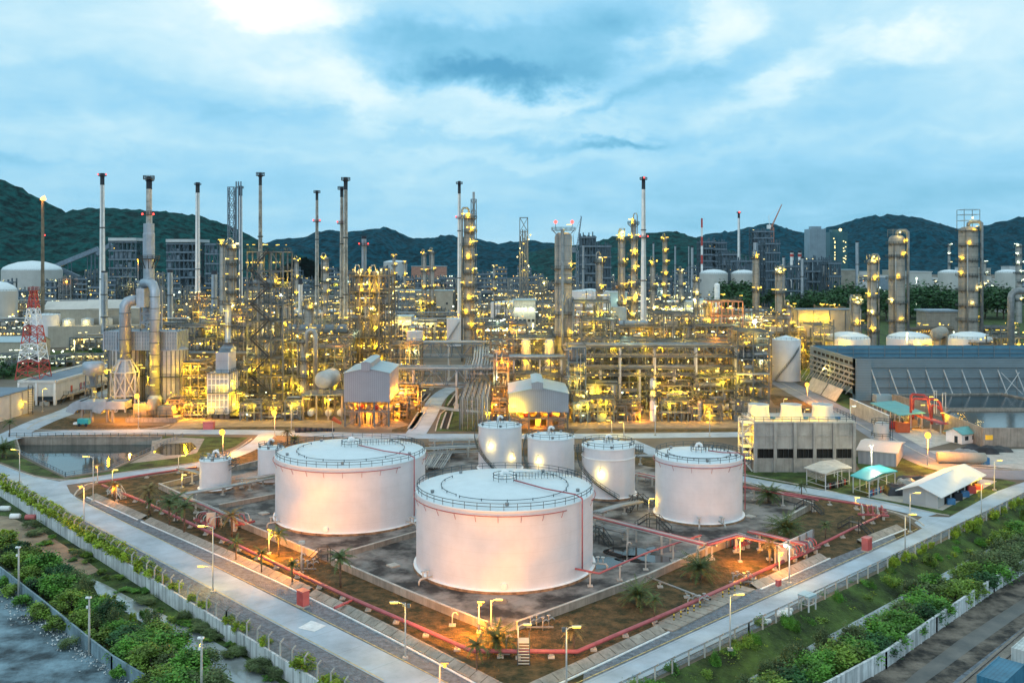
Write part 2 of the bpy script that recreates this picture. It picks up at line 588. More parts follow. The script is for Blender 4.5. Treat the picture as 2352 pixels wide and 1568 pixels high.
def light(parent, x, y, z, k, power, soft=.3, spot=None, aim=None):
	power *= .9 if k in 'yw' else .7 if k == 'g' else 1.2
	key = (k, round(power), spot)
	d = LDATA.get(key)
	if d is None:
		d = bpy.data.lights.new('lamp_light', 'SPOT' if spot else 'POINT')
		d.energy, d.color, d.shadow_soft_size = power, LCOL[k], soft
		if spot:
			d.spot_size, d.spot_blend = radians(spot), .8
		LDATA[key] = d
	o = bpy.data.objects.new('lamp_light', d)
	LINK(o)
	if parent:
		o.parent = parent
		f = OFF.get(parent.name, (0, 0, 0))
	else:
		f = (0, 0, 0)
	o.location = (x - f[0], y - f[1], z - f[2])
	if aim:
		o.rotation_euler = (Vector(aim) - Vector((x, y, z))).to_track_quat('-Z', 'Y').to_euler()
	return o


def lamp(parent, x, y, z, k='y', shape='t', s=1.0, ang=0.0, power=0.0, dl=(0, -.9, -.7)):
	o = bpy.data.objects.new('lamp', LMESH[k, shape])
	LINK(o)
	o.parent = parent
	f = OFF.get(parent.name, (0, 0, 0))
	o.location = (x - f[0], y - f[1], z - f[2])
	o.rotation_euler = (0, 0, ang)
	o.scale = (s, s, s)
	if power:
		light(parent, x + dl[0], y + dl[1], z + dl[2], k, power)
	return o
# ------------------------------------------------------------------ ground, roads, water (the setting)
def P(pts, z=0.0):
	return [(*G(u, v, z), z) for u, v in pts]


SHEET_N = [0]


def sheet(name, m, pts, z, gz=0.0):
	from mathutils.geometry import tessellate_polygon
	SHEET_N[0] += 1
	z += .0007 * SHEET_N[0] - .03 * (z < -1)
	w = [(*G(u, v, gz), z) for u, v in pts]
	mb = MB()
	tris = tessellate_polygon([[Vector(p) for p in w]])
	fs = []
	for t in tris:
		a, b, c = (w[i] for i in t)
		up = (b[0] - a[0]) * (c[1] - a[1]) - (b[1] - a[1]) * (c[0] - a[0])
		fs.append(t if up > 0 else (t[0], t[2], t[1]))
	mb.add(w, fs)
	return struct(mb, name, m)


def smooth_line(pts, k=4):
	"""Catmull-Rom through world points."""
	out = []
	n = len(pts)
	for i in range(n - 1):
		p0, p1, p2, p3 = (Vector(pts[max(0, min(n - 1, j))]) for j in (i - 1, i, i + 1, i + 2))
		for s in range(k):
			t = s / k
			out.append(.5 * ((2 * p1) + (p2 - p0) * t + (2 * p0 - 5 * p1 + 4 * p2 - p3) * t * t + (3 * p1 - p0 - 3 * p2 + p3) * t ** 3))
	out.append(Vector(pts[-1]))
	return out


def ribbon_mb(mb, pts, w, z, off=0.0, k=4, z2=None, world=False):
	L = smooth_line([(*(p if world else G(*p)), 0) for p in pts], k) if k > 1 else [Vector((*(p if world else G(*p)), 0)) for p in pts]
	vs = []
	for i, p in enumerate(L):
		d = (L[min(i + 1, len(L) - 1)] - L[max(i - 1, 0)])
		d.normalize()
		nrm = Vector((-d.y, d.x, 0))
		a, b = p + nrm * (off + w / 2), p + nrm * (off - w / 2)
		vs += [(a.x, a.y, z if z2 is None else z2), (b.x, b.y, z)]
	mb.add(vs, [(2 * i + 1, 2 * i + 3, 2 * i + 2, 2 * i) for i in range(len(L) - 1)])
	return L


def ribbon(name, m, pts, w, z, kerb=True, k=4):
	mb = MB()
	L = ribbon_mb(mb, pts, w, z + .03, k=k)
	o = struct(mb, name, m)
	return L


def kerb_line(mb, pts, h=.16, w=.25, world=False, k=1):
	L = smooth_line([(*(p if world else G(*p)), 0) for p in pts], k) if k > 1 else [Vector((*(p if world else G(*p)), 0)) for p in pts]
	for a, b in zip(L, L[1:]):
		mb.bar((a.x, a.y, h / 2), (b.x, b.y, h / 2), w, h)


mb = MB()
mb.poly([(-30000, -2000, -2.4), (30000, -2000, -2.4), (30000, 40000, -2.4), (-30000, 40000, -2.4)])
struct(mb, 'ground', 'ground')

APEX = G(1066, 1768)
eL = Vector((-2108 / F, 1, 0)).normalized()
eR = Vector((2392 / F, 1, 0)).normalized()
A_, B_ = G(1066, 1768), G(0, 1113.5)
eL2 = Vector((B_[0] - A_[0], B_[1] - A_[1], 0)).normalized()
farL = (APEX[0] + eL2.x * 2600, APEX[1] + eL2.y * 2600)
FR = [G(1503, 1565), G(2352, 1152)]
eR2 = Vector((FR[1][0] - FR[0][0], FR[1][1] - FR[0][1], 0)).normalized()
farR = (FR[0][0] + eR2.x * 2600, FR[0][1] + eR2.y * 2600)
POND = [G(*p) for p in ((37, 1005), (372, 1004), (345, 1038), (251, 1079), (150, 1095), (48, 1043))]


def platform():
	import bmesh
	bm = bmesh.new()
	outer = [APEX, FR[0], farR, (6000, 6000), (-6000, 6000), farL]
	for loop in (outer, POND):
		vs = [bm.verts.new((p[0], p[1], 0)) for p in loop]
		for i in range(len(vs)):
			bm.edges.new((vs[i], vs[(i + 1) % len(vs)]))
	bmesh.ops.triangle_fill(bm, edges=bm.edges[:], use_beauty=False, use_dissolve=False)
	for f in bm.faces:
		if f.normal.z < 0:
			f.normal_flip()
	me = bpy.data.meshes.new('yard')
	bm.to_mesh(me)
	me.materials.append(MAT['yard'])
	o = bpy.data.objects.new('yard', me)
	LINK(o)
	o['kind'] = 'structure'


platform()
# grassed slope from the right road down to the canal
mb = MB()
q_ = Vector((eR2.y, -eR2.x, 0))
a_, b_ = Vector((*APEX, 0)), Vector((*FR[0], 0))
c_ = b_ + eR2 * 400
mb.add([tuple(p + s) for p in (a_, b_, c_) for s in (Vector((0, 0, .0)), q_ * 5 + Vector((0, 0, -2.36)))], [(0, 1, 3, 2), (2, 3, 5, 4)])
struct(mb, 'right_bank_slope', 'green_grass')
# pond
sheet('pond_water', 'pond_water', [(5, 1000), (410, 995), (360, 1060), (251, 1100), (150, 1130), (10, 1060)], -2.15)
mb = MB()
n = len(POND)
for i in range(n):
	a, b = POND[i], POND[(i + 1) % n]
	mb.add([(a[0], a[1], -2.39), (b[0], b[1], -2.39), (b[0], b[1], .35 if i < 1 else .06), (a[0], a[1], .35 if i < 1 else .06)], [(0, 1, 2, 3)])
	mb.bar((a[0], a[1], .2 if i < 1 else .03), (b[0], b[1], .2 if i < 1 else .03), .4, .36 if i < 1 else .1)
single(mb, 'pond_wall', 'concrete', 'streaked concrete retaining wall round the dark pond', 'wall')

# grass
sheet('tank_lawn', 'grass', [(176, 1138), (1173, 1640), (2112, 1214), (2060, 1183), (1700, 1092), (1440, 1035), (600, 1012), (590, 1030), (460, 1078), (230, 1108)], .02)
sheet('pond_lawn', 'green_grass', [(-60, 1045), (0, 1060), (80, 1090), (161, 1101), (300, 1080), (452, 1060), (540, 1025), (570, 1004), (372, 1001), (345, 1041), (251, 1083), (150, 1099), (40, 1046), (30, 1004), (-60, 1010)], .02)
sheet('pond_apron', 'concrete', [(349, 1012), (400, 1003), (470, 1007), (452, 1040), (400, 1052), (297, 1064), (346, 1040)], .02)
sheet('apron_pool', 'puddle', [(352, 1038), (372, 1020), (440, 1016), (452, 1026), (430, 1043), (380, 1046)], .03)
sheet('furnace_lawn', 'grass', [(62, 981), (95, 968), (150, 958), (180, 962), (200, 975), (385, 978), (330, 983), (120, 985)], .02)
sheet('roadside_lawn', 'grass', [(416, 978), (560, 978), (700, 977), (700, 984), (420, 986)], .02)
sheet('shed_lawn', 'grass', [(900, 992), (955, 992), (1000, 905), (960, 905), (905, 945)], .02)
sheet('rack_lawn', 'green_grass', [(1000, 990), (1100, 990), (1090, 915), (1030, 905)], .02)
sheet('verge_lawn', 'grass', [(1190, 985), (1330, 985), (1320, 993), (1200, 995)], .02)
sheet('long_lawn', 'grass', [(1360, 985), (1700, 985), (1700, 991), (1375, 992)], .02)
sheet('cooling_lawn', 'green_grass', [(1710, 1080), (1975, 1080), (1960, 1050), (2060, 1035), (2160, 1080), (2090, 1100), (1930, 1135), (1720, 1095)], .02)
sheet('hut_lawn', 'green_grass', [(1925, 1130), (1955, 1115), (2140, 1165), (2290, 1098), (2335, 1108), (2180, 1185), (2130, 1178)], .02)
sheet('corner_lawn', 'green_grass', [(1774, 840), (1862, 838), (1950, 905), (1990, 955), (1956, 948), (1860, 880), (1790, 852)], .02)
sheet('tower_lawn', 'grass', [(1760, 905), (1830, 912), (1960, 985), (1960, 1000), (1900, 960), (1780, 930)], .02)
sheet('scrub', 'green_grass', [(-40, 870), (55, 872), (190, 828), (240, 822), (240, 800), (-60, 815)], .02)
sheet('far_scrub', 'green_grass', [(1640, 800), (2600, 800), (2600, 700), (1640, 712)], .025)
# process yard paving
sheet('process_paving', 'dirt_track', [(385, 985), (420, 960), (700, 958), (900, 958), (940, 975), (900, 986), (700, 980), (560, 980)], .03)
sheet('apron', 'dirt_track', [(1130, 985), (1180, 960), (1760, 955), (1770, 982), (1400, 983), (1200, 985)], .03)
# gravel
sheet('left_gravel', 'gravel', [(-260, 955), (0, 1092), (452, 1336), (1154, 1716), (1066, 1768), (0, 1116), (-260, 957)], .03)
sheet('inner_gravel', 'gravel', [(188, 1146), (632, 1376), (1173, 1647), (1173, 1602), (632, 1330), (208, 1140)], .03)
sheet('right_gravel', 'gravel', [(1338, 1572), (1778, 1370), (2060, 1240), (2052, 1226), (1739, 1352), (1342, 1538)], .03)
sheet('fence_gravel', 'gravel', [(1154, 1716), (2352, 1133), (2700, 960), (2700, 975), (2352, 1145), (1503, 1557), (1066, 1768)], .03)
# roads
sheet('left_road', 'road', [(-260, 952), (452, 1336), (1154, 1714), (1173, 1643), (632, 1372), (176, 1143), (161, 1131), (150, 1108), (77, 1095), (0, 1068), (-260, 938)], .05)
sheet('right_road', 'road', [(1154, 1714), (1720, 1439), (2352, 1131), (2700, 958), (2700, 935), (2352, 1107), (2290, 1128), (2180, 1188), (2120, 1186), (2100, 1200), (2118, 1213), (2100, 1223), (1778, 1368), (1173, 1643)], .05)
ribbon('branch_road', 'road', [(130, 1112), (300, 1089), (452, 1069), (540, 1044), (592, 1018), (615, 996)], 5.2, .07)
ribbon('main_road', 'road', [(-30, 1020), (60, 999), (250, 992), (575, 993), (900, 1001), (1300, 1002), (1700, 998), (1790, 995)], 8.0, .06)
ribbon('plant_road', 'road', [(20, 1003), (95, 968), (165, 942), (240, 905), (300, 880)], 8.5, .08)
ribbon('centre_road', 'road', [(950, 1004), (978, 962), (1004, 916), (1035, 893), (1080, 880)], 6.5, .09)
ribbon('side_road', 'road', [(1000, 935), (1050, 942), (1110, 946)], 5, .1)
ribbon('right_plant_road', 'asphalt', [(1700, 830), (1765, 862), (1884, 925), (1975, 968), (2050, 1012), (2120, 1052), (2200, 1078), (2352, 1092), (2600, 1085)], 11, .06)
ribbon('back_road', 'road', [(1440, 1012), (1560, 1062), (1690, 1097), (1860, 1128), (2000, 1153), (2140, 1184)], 5.5, .07)
sheet('store_pad', 'pale_concrete', [(1990, 1140), (2060, 1110), (2150, 1085), (2290, 1105), (2165, 1172)], .04)
sheet('store_yard', 'pale_concrete', [(2130, 1035), (2400, 1030), (2500, 1075), (2352, 1078), (2200, 1065)], .045)
sheet('pump_pad', 'pale_concrete', [(2045, 985), (2140, 985), (2200, 1012), (2130, 1030), (2060, 1012)], .045)
# road markings
mb = MB()
for pts in (((176, 1146), (632, 1368), (1000, 1555), (1168, 1638)), ((1178, 1636), (1338, 1563), (1778, 1364), (2108, 1214)),
			((0, 1090), (452, 1333), (880, 1562))):
	ribbon_mb(mb, pts, .16, .1, k=2)
struct(mb, 'road_edge_line', 'line_paint')
mb = MB()
mb.poly(P([(684, 1441), (722, 1450), (750, 1436), (715, 1424)], .105))
struct(mb, 'painted_crossing', 'white_line')

# kerbs
mb = MB()
for pts, k in ((((0, 1067), (77, 1094), (150, 1103), (230, 1094), (300, 1083), (452, 1063), (534, 1037), (578, 1008)), 3), (((170, 1139), (185, 1122), (232, 1106), (452, 1076)), 3),
			   (((62, 985), (90, 968), (130, 955)), 2), (((62, 985), (120, 989), (330, 986), (390, 976)), 2), (((945, 990), (972, 955), (990, 920)), 2), (((1000, 990), (1012, 950), (1030, 940)), 2),
			   (((1700, 1088), (1860, 1118), (1930, 1134)), 2), (((1930, 1134), (2120, 1174), (2180, 1184)), 2), (((1700, 1105), (1860, 1138), (2000, 1163), (2095, 1190), (2122, 1208)), 2),
			   (((2045, 1003), (2110, 1040), (2190, 1068), (2352, 1080)), 2), (((1774, 868), (1860, 914), (1950, 962), (2000, 990)), 2)):
	kerb_line(mb, pts, .2, .35, k=k)
struct(mb, 'kerb', 'pale_concrete')


# lined drains beside the two perimeter roads
def drain(pts, label):
	mb, mc = MB(), MB()
	L = [Vector((*G(*p), 0)) for p in pts]
	tot = 0
	for a, b in zip(L, L[1:]):
		d = (b - a)
		ln = d.length
		d.normalize()
		nrm = Vector((-d.y, d.x, 0))
		if nrm.y < 0:
			nrm = -nrm
		k = max(1, int(ln / 2.2))
		for i in range(k):
			p, q = a + d * (ln * i / k + .05), a + d * (ln * (i + 1) / k - .05)
			p2, q2 = p + nrm * 1.35, q + nrm * 1.35
			mb.add([(*p.xy, .06), (*q.xy, .06), (*q2.xy, .62), (*p2.xy, .62), (*(p2 + nrm * .25).xy, .6), (*(q2 + nrm * .25).xy, .6), (*(p2 + nrm * .25).xy, .0), (*(q2 + nrm * .25).xy, .0)],
				   [(0, 1, 2, 3), (3, 2, 5, 4), (4, 5, 7, 6)])
		e = a - nrm * .55
		f = b - nrm * .55
		mc.bar((e.x, e.y, .08), (f.x, f.y, .08), .3, .2)
		e, f = a + nrm * .0, b + nrm * .0
		mb.bar((e.x, e.y, .04), (f.x, f.y, .04), .2, .14)
	o = single(mb, 'lined_drain', 'concrete', label, 'drain')
	mc.build('drain_kerb', 'white_line', o, tuple(o.location))


drain([(205, 1141), (300, 1183), (322, 1193)], 'short length of sloped concrete drain by the road junction and orange lamp')
drain([(330, 1197), (420, 1236), (520, 1280), (632, 1330), (700, 1362)], 'sloped concrete drain beside the pale road near the pink cabinet')
drain([(706, 1366), (800, 1412), (897, 1461), (1000, 1515), (1077, 1556), (1180, 1612)], 'sloped concrete drain running along the road to the bottom corner')
drain([(1195, 1606), (1342, 1538), (1440, 1492), (1530, 1450)], 'sloped concrete drain curving round the front corner of the lawn')
drain([(1740, 1352), (1800, 1326), (1900, 1281)], 'sloped concrete drain between manifold and the red cabinet')
drain([(1985, 1250), (2040, 1228), (2076, 1214)], 'dark broken concrete drain near the road bend behind red cabinet')
mb = MB()
for i in range(11):
	t0, t1 = i / 11 + .004, (i + 1) / 11 - .004
	A, B = Vector(G(1545, 1452)), Vector(G(1735, 1355))
	nrm = Vector((-(B - A).y, (B - A).x)).normalized() * 3.6
	a, b = A + (B - A) * t0, A + (B - A) * t1
	mb.prism([a, b, b + nrm, a + nrm], .02, .22)
single(mb, 'slab_crossing', 'concrete', 'wide grey slab paving over drain beside striped posts', 'paving')

# outside the site, left
sheet('canal_bank', 'green_grass', [(0, 1135), (640, 1540), (800, 1640), (500, 1700), (0, 1290), (-200, 1130), (-200, 1010)], -2.36, -2.3)
sheet('dirt_track', 'dirt_track', [(-50, 1180), (20, 1185), (90, 1215), (165, 1262), (230, 1310), (200, 1320), (110, 1275), (40, 1240), (-50, 1225)], -2.33, -2.3)
sheet('left_canal', 'canal_water', [(205, 1325), (240, 1340), (300, 1372), (420, 1432), (560, 1510), (660, 1580), (600, 1600), (500, 1545), (330, 1430), (225, 1365)], -2.31, -2.3)
sheet('bare_lot', 'bare_lot', [(-250, 1235), (0, 1345), (120, 1430), (260, 1530), (400, 1640), (-250, 1800)], -2.34, -2.3)
# outside the site, right
sheet('right_bank', 'green_grass', [(1300, 1690), (1503, 1590), (2352, 1168), (2700, 1000), (2700, 1060), (2352, 1290), (1900, 1575), (1650, 1720)], -2.36, -2.3)
sheet('right_canal', 'canal_water', [(1660, 1580), (1740, 1505), (1890, 1432), (2010, 1370), (2120, 1308), (2185, 1272), (2260, 1236), (2290, 1252), (2210, 1310), (2090, 1390), (1980, 1450), (1830, 1540), (1760, 1590)], -2.31, -2.3)
sheet('mud_flat', 'mud', [(1650, 1740), (1905, 1590), (2040, 1515), (2290, 1350), (2420, 1270), (2700, 1120), (2700, 1400), (2200, 1900)], -2.34, -2.3)
sheet('mud_channel', 'wet_mud', [(2040, 1600), (2100, 1545), (2200, 1470), (2352, 1372), (2500, 1290), (2500, 1305), (2352, 1405), (2230, 1490), (2120, 1570), (2080, 1620)], -2.32, -2.3)
sheet('ballast', 'gravel', [(2140, 1620), (2200, 1555), (2352, 1438), (2500, 1335), (2600, 1400), (2300, 1700)], -2.31, -2.3)
# ------------------------------------------------------------------ storage tanks of the front field
def rail_ring(mb, x, y, z, r, h=1.1, n=None, a0=0.0, a1=2 * pi, w=.09, posts=None):
	n = n or max(16, int(r * 4))
	for k in (.55, 1.0):
		mb.ring(x, y, z + h * k - w, r, w, n, a0, a1)
	posts = posts or max(6, int(r * abs(a1 - a0) / 2.2))
	for i in range(posts + (abs(a1 - a0 - 2 * pi) > .01)):
		a = a0 + (a1 - a0) * i / posts
		mb.bar((x + r * cos(a), y + r * sin(a), z), (x + r * cos(a), y + r * sin(a), z + h), w, caps=False)


def arc_pipe(x, y, z, r, a0, a1, n=40):
	return [(x + r * cos(a0 + (a1 - a0) * i / n), y + r * sin(a0 + (a1 - a0) * i / n), z) for i in range(n + 1)]


def big_tank(name, label, u0, u1, D, h, rise=.09, group=None, foam=None, walkway=None, stairs=None, vent=True, manhole=None, shell='tank_white', base=True, rings=(), roofpipe=True, railc='dark_rail', dome=False):
	hw = (u1 - u0) / 2 / F * D
	x, y = XA((u0 + u1) / 2, D), D
	r = hw
	t = thing(name, label, 'storage tank', (x, y, 0), group)
	n = 96 if r > 12 else 64
	MB().lathe(x, y, [(r, .35), (r, h)], n).build('shell', shell, t)
	roof = MB()
	if dome:
		roof.lathe(x, y, [(r + .02, h), (r * .93, h + r * rise * .42), (r * .75, h + r * rise * .8), (r * .45, h + r * rise * 1.2), (.01, h + r * rise * 1.4)], n)
	else:
		roof.lathe(x, y, [(r + .12, h - .12), (r + .12, h + .06), (r - .1, h + .1), (.01, h + .1 + r * rise)], n)
	rf = roof.build('roof', 'tank_roof', t)
	if base:
		MB().lathe(x, y, [(r + .55, 0), (r + .5, .5), (r, .52)], n).build('base_ring', 'tank_base', t)
		MB().lathe(x, y, [(r + .5, .5), (r + .48, .62), (r, .62)], n).build('bottom_plate', 'white_paint', t)
	mb = MB()
	rail_ring(mb, x, y, h + .1, r - .12, 1.15)
	mb.build('railing', railc, rf)
	for zz in rings:
		MB().ring(x, y, zz, r + .08, .22, n).build('wind_girder', 'white_paint', t)
	zr = lambda rr: h + .12 + (r - rr) * rise
	if foam is not None:
		f = MB().tube(arc_pipe(x, y, h - .75, r + .45, foam + .25, foam + 2 * pi - .25, 90), .085, 6)
		k = max(8, int(r * 1.6))
		for i in range(k):
			a = foam + .3 + (2 * pi - .6) * i / (k - 1)
			f.bar((x + r * cos(a), y + r * sin(a), h - 1.9), (x + (r + .5) * cos(a), y + (r + .5) * sin(a), h - .75), .06, caps=False)
		f.build('cooling_ring_pipe', 'red_pipe', t)
		ca, sa = cos(foam), sin(foam)
		MB().tube([(x + (r + .5) * ca, y + (r + .5) * sa, 1.8), (x + (r + .5) * ca, y + (r + .5) * sa, h + .5), (x + (r - .9) * ca, y + (r - .9) * sa, h + 1.0), (x + r * .55 * ca, y + r * .55 * sa, zr(r * .55) + .35), (x + 2 * ca, y + 2 * sa, zr(2) + .35)], .13, 7).build('riser_pipe', 'red_pipe', t)
	if roofpipe and r > 8:
		for a0, a1, rr in ((2.6, 3.9, .72), (4.0, 5.9, .74), (-.3, .9, .72)):
			q = MB().tube(arc_pipe(x, y, zr(r * rr) + .3, r * rr, a0, a1, 24), .06, 5)
			for i in range(6):
				a = a0 + (a1 - a0) * i / 5
				q.bar((x + r * rr * cos(a), y + r * rr * sin(a), zr(r * rr)), (x + r * rr * cos(a), y + r * rr * sin(a), zr(r * rr) + .4), .14)
			q.build('roof_pipe', 'dark_rail', rf)
	if vent:
		v = MB()
		rail_ring(v, x, y, zr(0) - .1, min(2.1, r * .18), 1.2, 20, w=.08, posts=9)
		v.build('vent_railing', railc, rf)
		g = MB().tube([(x - .5, y, zr(0) - .2), (x - .5, y, zr(0) + 1.0), (x - .3, y, zr(0) + 1.45), (x + .15, y, zr(0) + 1.55), (x + .55, y, zr(0) + 1.3), (x + .7, y, zr(0) + .9)], .3, 10)
		g.build('gooseneck_vent', 'white_paint', rf)
		for i in range(5):
			a = 1 + i * 1.25
			MB().cyl((x + r * .85 * cos(a), y + r * .85 * sin(a), zr(r * .85) - .05), (x + r * .85 * cos(a), y + r * .85 * sin(a), zr(r * .85) + .45), .28, .35, 10).build('breather', 'pipe_grey', rf)
	if walkway is not None:
		w = MB()
		ca, sa = cos(walkway), sin(walkway)
		for s in (-.55, .55):
			ox, oy = -sa * s, ca * s
			k = int(r / 1.5)
			for i in range(k + 1):
				rr = 2.2 + (r - 2.4) * i / k
				w.bar((x + rr * ca + ox, y + rr * sa + oy, zr(rr)), (x + rr * ca + ox, y + rr * sa + oy, zr(rr) + 1.1), .08, caps=False)
			for hh in (.6, 1.1):
				w.bar((x + 2.2 * ca + ox, y + 2.2 * sa + oy, zr(2.2) + hh), (x + r * ca + ox, y + r * sa + oy, zr(r) + hh), .07, caps=False)
		w.build('walkway_railing', railc, rf)
	if stairs is not None:
		a0, a1, ztop = stairs
		s1, s2 = MB(), MB()
		k = 46
		for i in range(k):
			a = a0 + (a1 - a0) * i / (k - 1)
			z = .5 + (ztop - .5) * i / (k - 1)
			s1.add([(x + rr * cos(a + da), y + rr * sin(a + da), z) for rr, da in ((r + .1, -.02), (r + 1.1, -.02), (r + 1.1, .05 * 6 / r), (r + .1, .05 * 6 / r))], [(0, 1, 2, 3)])
			if i % 3 == 0:
				s2.bar((x + (r + 1.1) * cos(a), y + (r + 1.1) * sin(a), z), (x + (r + 1.1) * cos(a), y + (r + 1.1) * sin(a), z + 1.1), .07, caps=False)
			if i:
				b = a0 + (a1 - a0) * (i - 1) / (k - 1)
				zb = .5 + (ztop - .5) * (i - 1) / (k - 1)
				for hh in (.05, .6, 1.1):
					s2.bar((x + (r + 1.1) * cos(b), y + (r + 1.1) * sin(b), zb + hh), (x + (r + 1.1) * cos(a), y + (r + 1.1) * sin(a), z + hh), .08, .16 if hh < .1 else .08, caps=False)
		st = s1.build('stair_treads', 'grating', t)
		s2.build('stair_railing', 'dark_rail', st)
	if manhole is not None:
		ca, sa = cos(manhole), sin(manhole)
		MB().cyl((x + (r - .1) * ca, y + (r - .1) * sa, 1.35), (x + (r + .4) * ca, y + (r + .4) * sa, 1.35), .52, n=16).build('manhole', 'white_paint', t)
	return t, x, y, r


DT = lambda v: F * H / (v - VH)
front, fx, fy, fr = big_tank('storage_tank', 'largest white storage tank in front with red ring pipe under its rim', 957, 1361, 172.2, 13.5, foam=-.62, walkway=.55, manhole=-1.57)
rear, rx, ry, rr_ = big_tank('storage_tank', 'wide white storage tank behind the front tank, glowing orange on its wall', 637, 976, 204.7, 13.3, foam=-.5, walkway=.6, manhole=-1.72)
t6, x6, y6, r6 = big_tank('storage_tank', 'broad white tank standing before the concrete cooling tower', 1506, 1703, 204.7, 12.7, foam=-.3, walkway=.5, rings=())
t5, x5, y5, r5 = big_tank('storage_tank', 'white tank with dark spiral stair, beside the broad tank and brightly lamp-lit', 1337, 1458, 222, 11.5, stairs=(4.05 + .9, 2.75, 10.2), rings=(9.0,))
t4, x4, y4, r4 = big_tank('storage_tank', 'white tank with spiral stair in front of the pink lit shed', 1212, 1319, 233, 11.5, stairs=(4.3, 2.6, 10.6), rise=.1)
t3, x3, y3, r3 = big_tank('storage_tank', 'tall white tank directly behind the big front tank roof, nearest the pipe trestle', 1099, 1198, 248.6, 11.5, stairs=(4.6, 2.9, 10.6), rise=.1)
t7, x7, y7, r7 = big_tank('storage_tank', 'small white tank with crowded railed roof near the pond', 460, 530, 227, 7.2, rise=.06)
t8, x8, y8, r8 = big_tank('storage_tank', 'small white tank half hidden by the wide orange lit tank', 593, 651, 235, 8.3, rise=.14)
# things on the small tank roof
mb = MB()
for dx, dy, hh in ((-1.5, -.6, 1.0), (.3, .4, 1.7), (1.2, -.9, .8), (-.3, -1.4, .7)):
	mb.cyl((x7 + dx, y7 + dy, 7.2), (x7 + dx, y7 + dy, 7.4 + hh), .22, n=8)
	mb.cyl((x7 + dx, y7 + dy, 7.4 + hh), (x7 + dx, y7 + dy, 7.65 + hh), .4, n=8)
mb.build('roof_nozzles', 'pipe_white', t7)
# side platforms and ladders on the small tanks
for t, x, y, r, h, a in ((t5, x5, y5, r5, 11.5, -.15), (t5, x5, y5, r5, 11.5, 3.35), (t6, x6, y6, r6, 12.7, .0), (t7, x7, y7, r7, 7.2, -.1)):
	mb, mr = MB(), MB()
	ca, sa = cos(a), sin(a)
	for s in (-1.1, 1.1):
		mr.bar((x + (r + .1) * ca - sa * s, y + (r + .1) * sa + ca * s, h - 2.4), (x + (r + 1.8) * ca - sa * s, y + (r + 1.8) * sa + ca * s, h - 1.2), .1)
		for k in range(4):
			q = r + .2 + k * .55
			mr.bar((x + q * ca - sa * s, y + q * sa + ca * s, h - 1.1), (x + q * ca - sa * s, y + q * sa + ca * s, h + .1), .08)
		for hh in (-.5, .1):
			mr.bar((x + r * ca - sa * s, y + r * sa + ca * s, h + hh), (x + (r + 1.9) * ca - sa * s, y + (r + 1.9) * sa + ca * s, h + hh), .08)
	for hh in (-.5, .1):
		mr.bar((x + (r + 1.9) * ca - sa * 1.1, y + (r + 1.9) * sa + ca * 1.1, h + hh), (x + (r + 1.9) * ca + sa * 1.1, y + (r + 1.9) * sa - ca * 1.1, h + hh), .08)
	mb.add([(x + q * ca - sa * s, y + q * sa + ca * s, h - 1.15) for q, s in ((r, -1.15), (r + 1.95, -1.15), (r + 1.95, 1.15), (r, 1.15))], [(0, 1, 2, 3)])
	ld = mb.build('landing', 'grating', t)
	mr.build('landing_railing', 'dark_rail', ld)
# lamps that wash the walls of the small tanks, each on a bracket from the rim
for t, x, y, r, h, a, dz, pw in ((t3, x3, y3, r3, 11.5, -2.0, -4.6, 330), (t4, x4, y4, r4, 11.5, -2.15, -5.2, 330), (t5, x5, y5, r5, 11.5, -1.95, -5.6, 520), (t3, x3, y3, r3, 11.5, -1.0, -7.5, 200)):
	ca, sa = cos(a), sin(a)
	q = r + 1.15
	br = MB().tube([(x + r * ca, y + r * sa, h + dz + 1.5), (x + (r + .8) * ca, y + (r + .8) * sa, h + dz + 1.5), (x + q * ca, y + q * sa, h + dz + .3)], .06, 5).build('lamp_bracket', 'dark_rail', t)
	lamp(br, x + q * ca, y + q * sa, h + dz, 'w', 'b', .55, power=pw, dl=(-.45 * ca, -.45 * sa, 0))
# bottom nozzles and valves
for t, x, y, r, a in ((front, fx, fy, fr, -2.45), (rear, rx, ry, rr_, -.62), (rear, rx, ry, rr_, -2.55), (t6, x6, y6, r6, -1.75), (t6, x6, y6, r6, -1.3), (front, fx, fy, fr, -.2)):
	ca, sa = cos(a), sin(a)
	mb = MB()
	mb.tube([(x + (r - .1) * ca, y + (r - .1) * sa, 1.0), (x + (r + 2.4) * ca, y + (r + 2.4) * sa, 1.0), (x + (r + 2.7) * ca, y + (r + 2.7) * sa, .6), (x + (r + 2.7) * ca, y + (r + 2.7) * sa, .05)], .17, 8)
	for q in (1.0, 1.9):
		mb.cyl((x + (r + q) * ca, y + (r + q) * sa, .95), (x + (r + q) * ca, y + (r + q) * sa, 2.1), .12, n=6)
		mb.cyl((x + (r + q) * ca, y + (r + q) * sa, 2.1), (x + (r + q) * ca, y + (r + q) * sa, 2.2), .38, n=8)
	mb.build('outlet_valve', 'pipe_white', t)

# ------------------------------------------------------------------ bund floor and walls
sheet('bund_floor', 'bund_floor', [(371, 1124), (561, 1213), (729, 1281), (929, 1369), (1150, 1458), (1187, 1445), (1490, 1332), (1625, 1271), (1780, 1216), (1866, 1168), (1700, 1112), (1460, 1066), (1090, 1040), (640, 1052), (560, 1075)], .04)


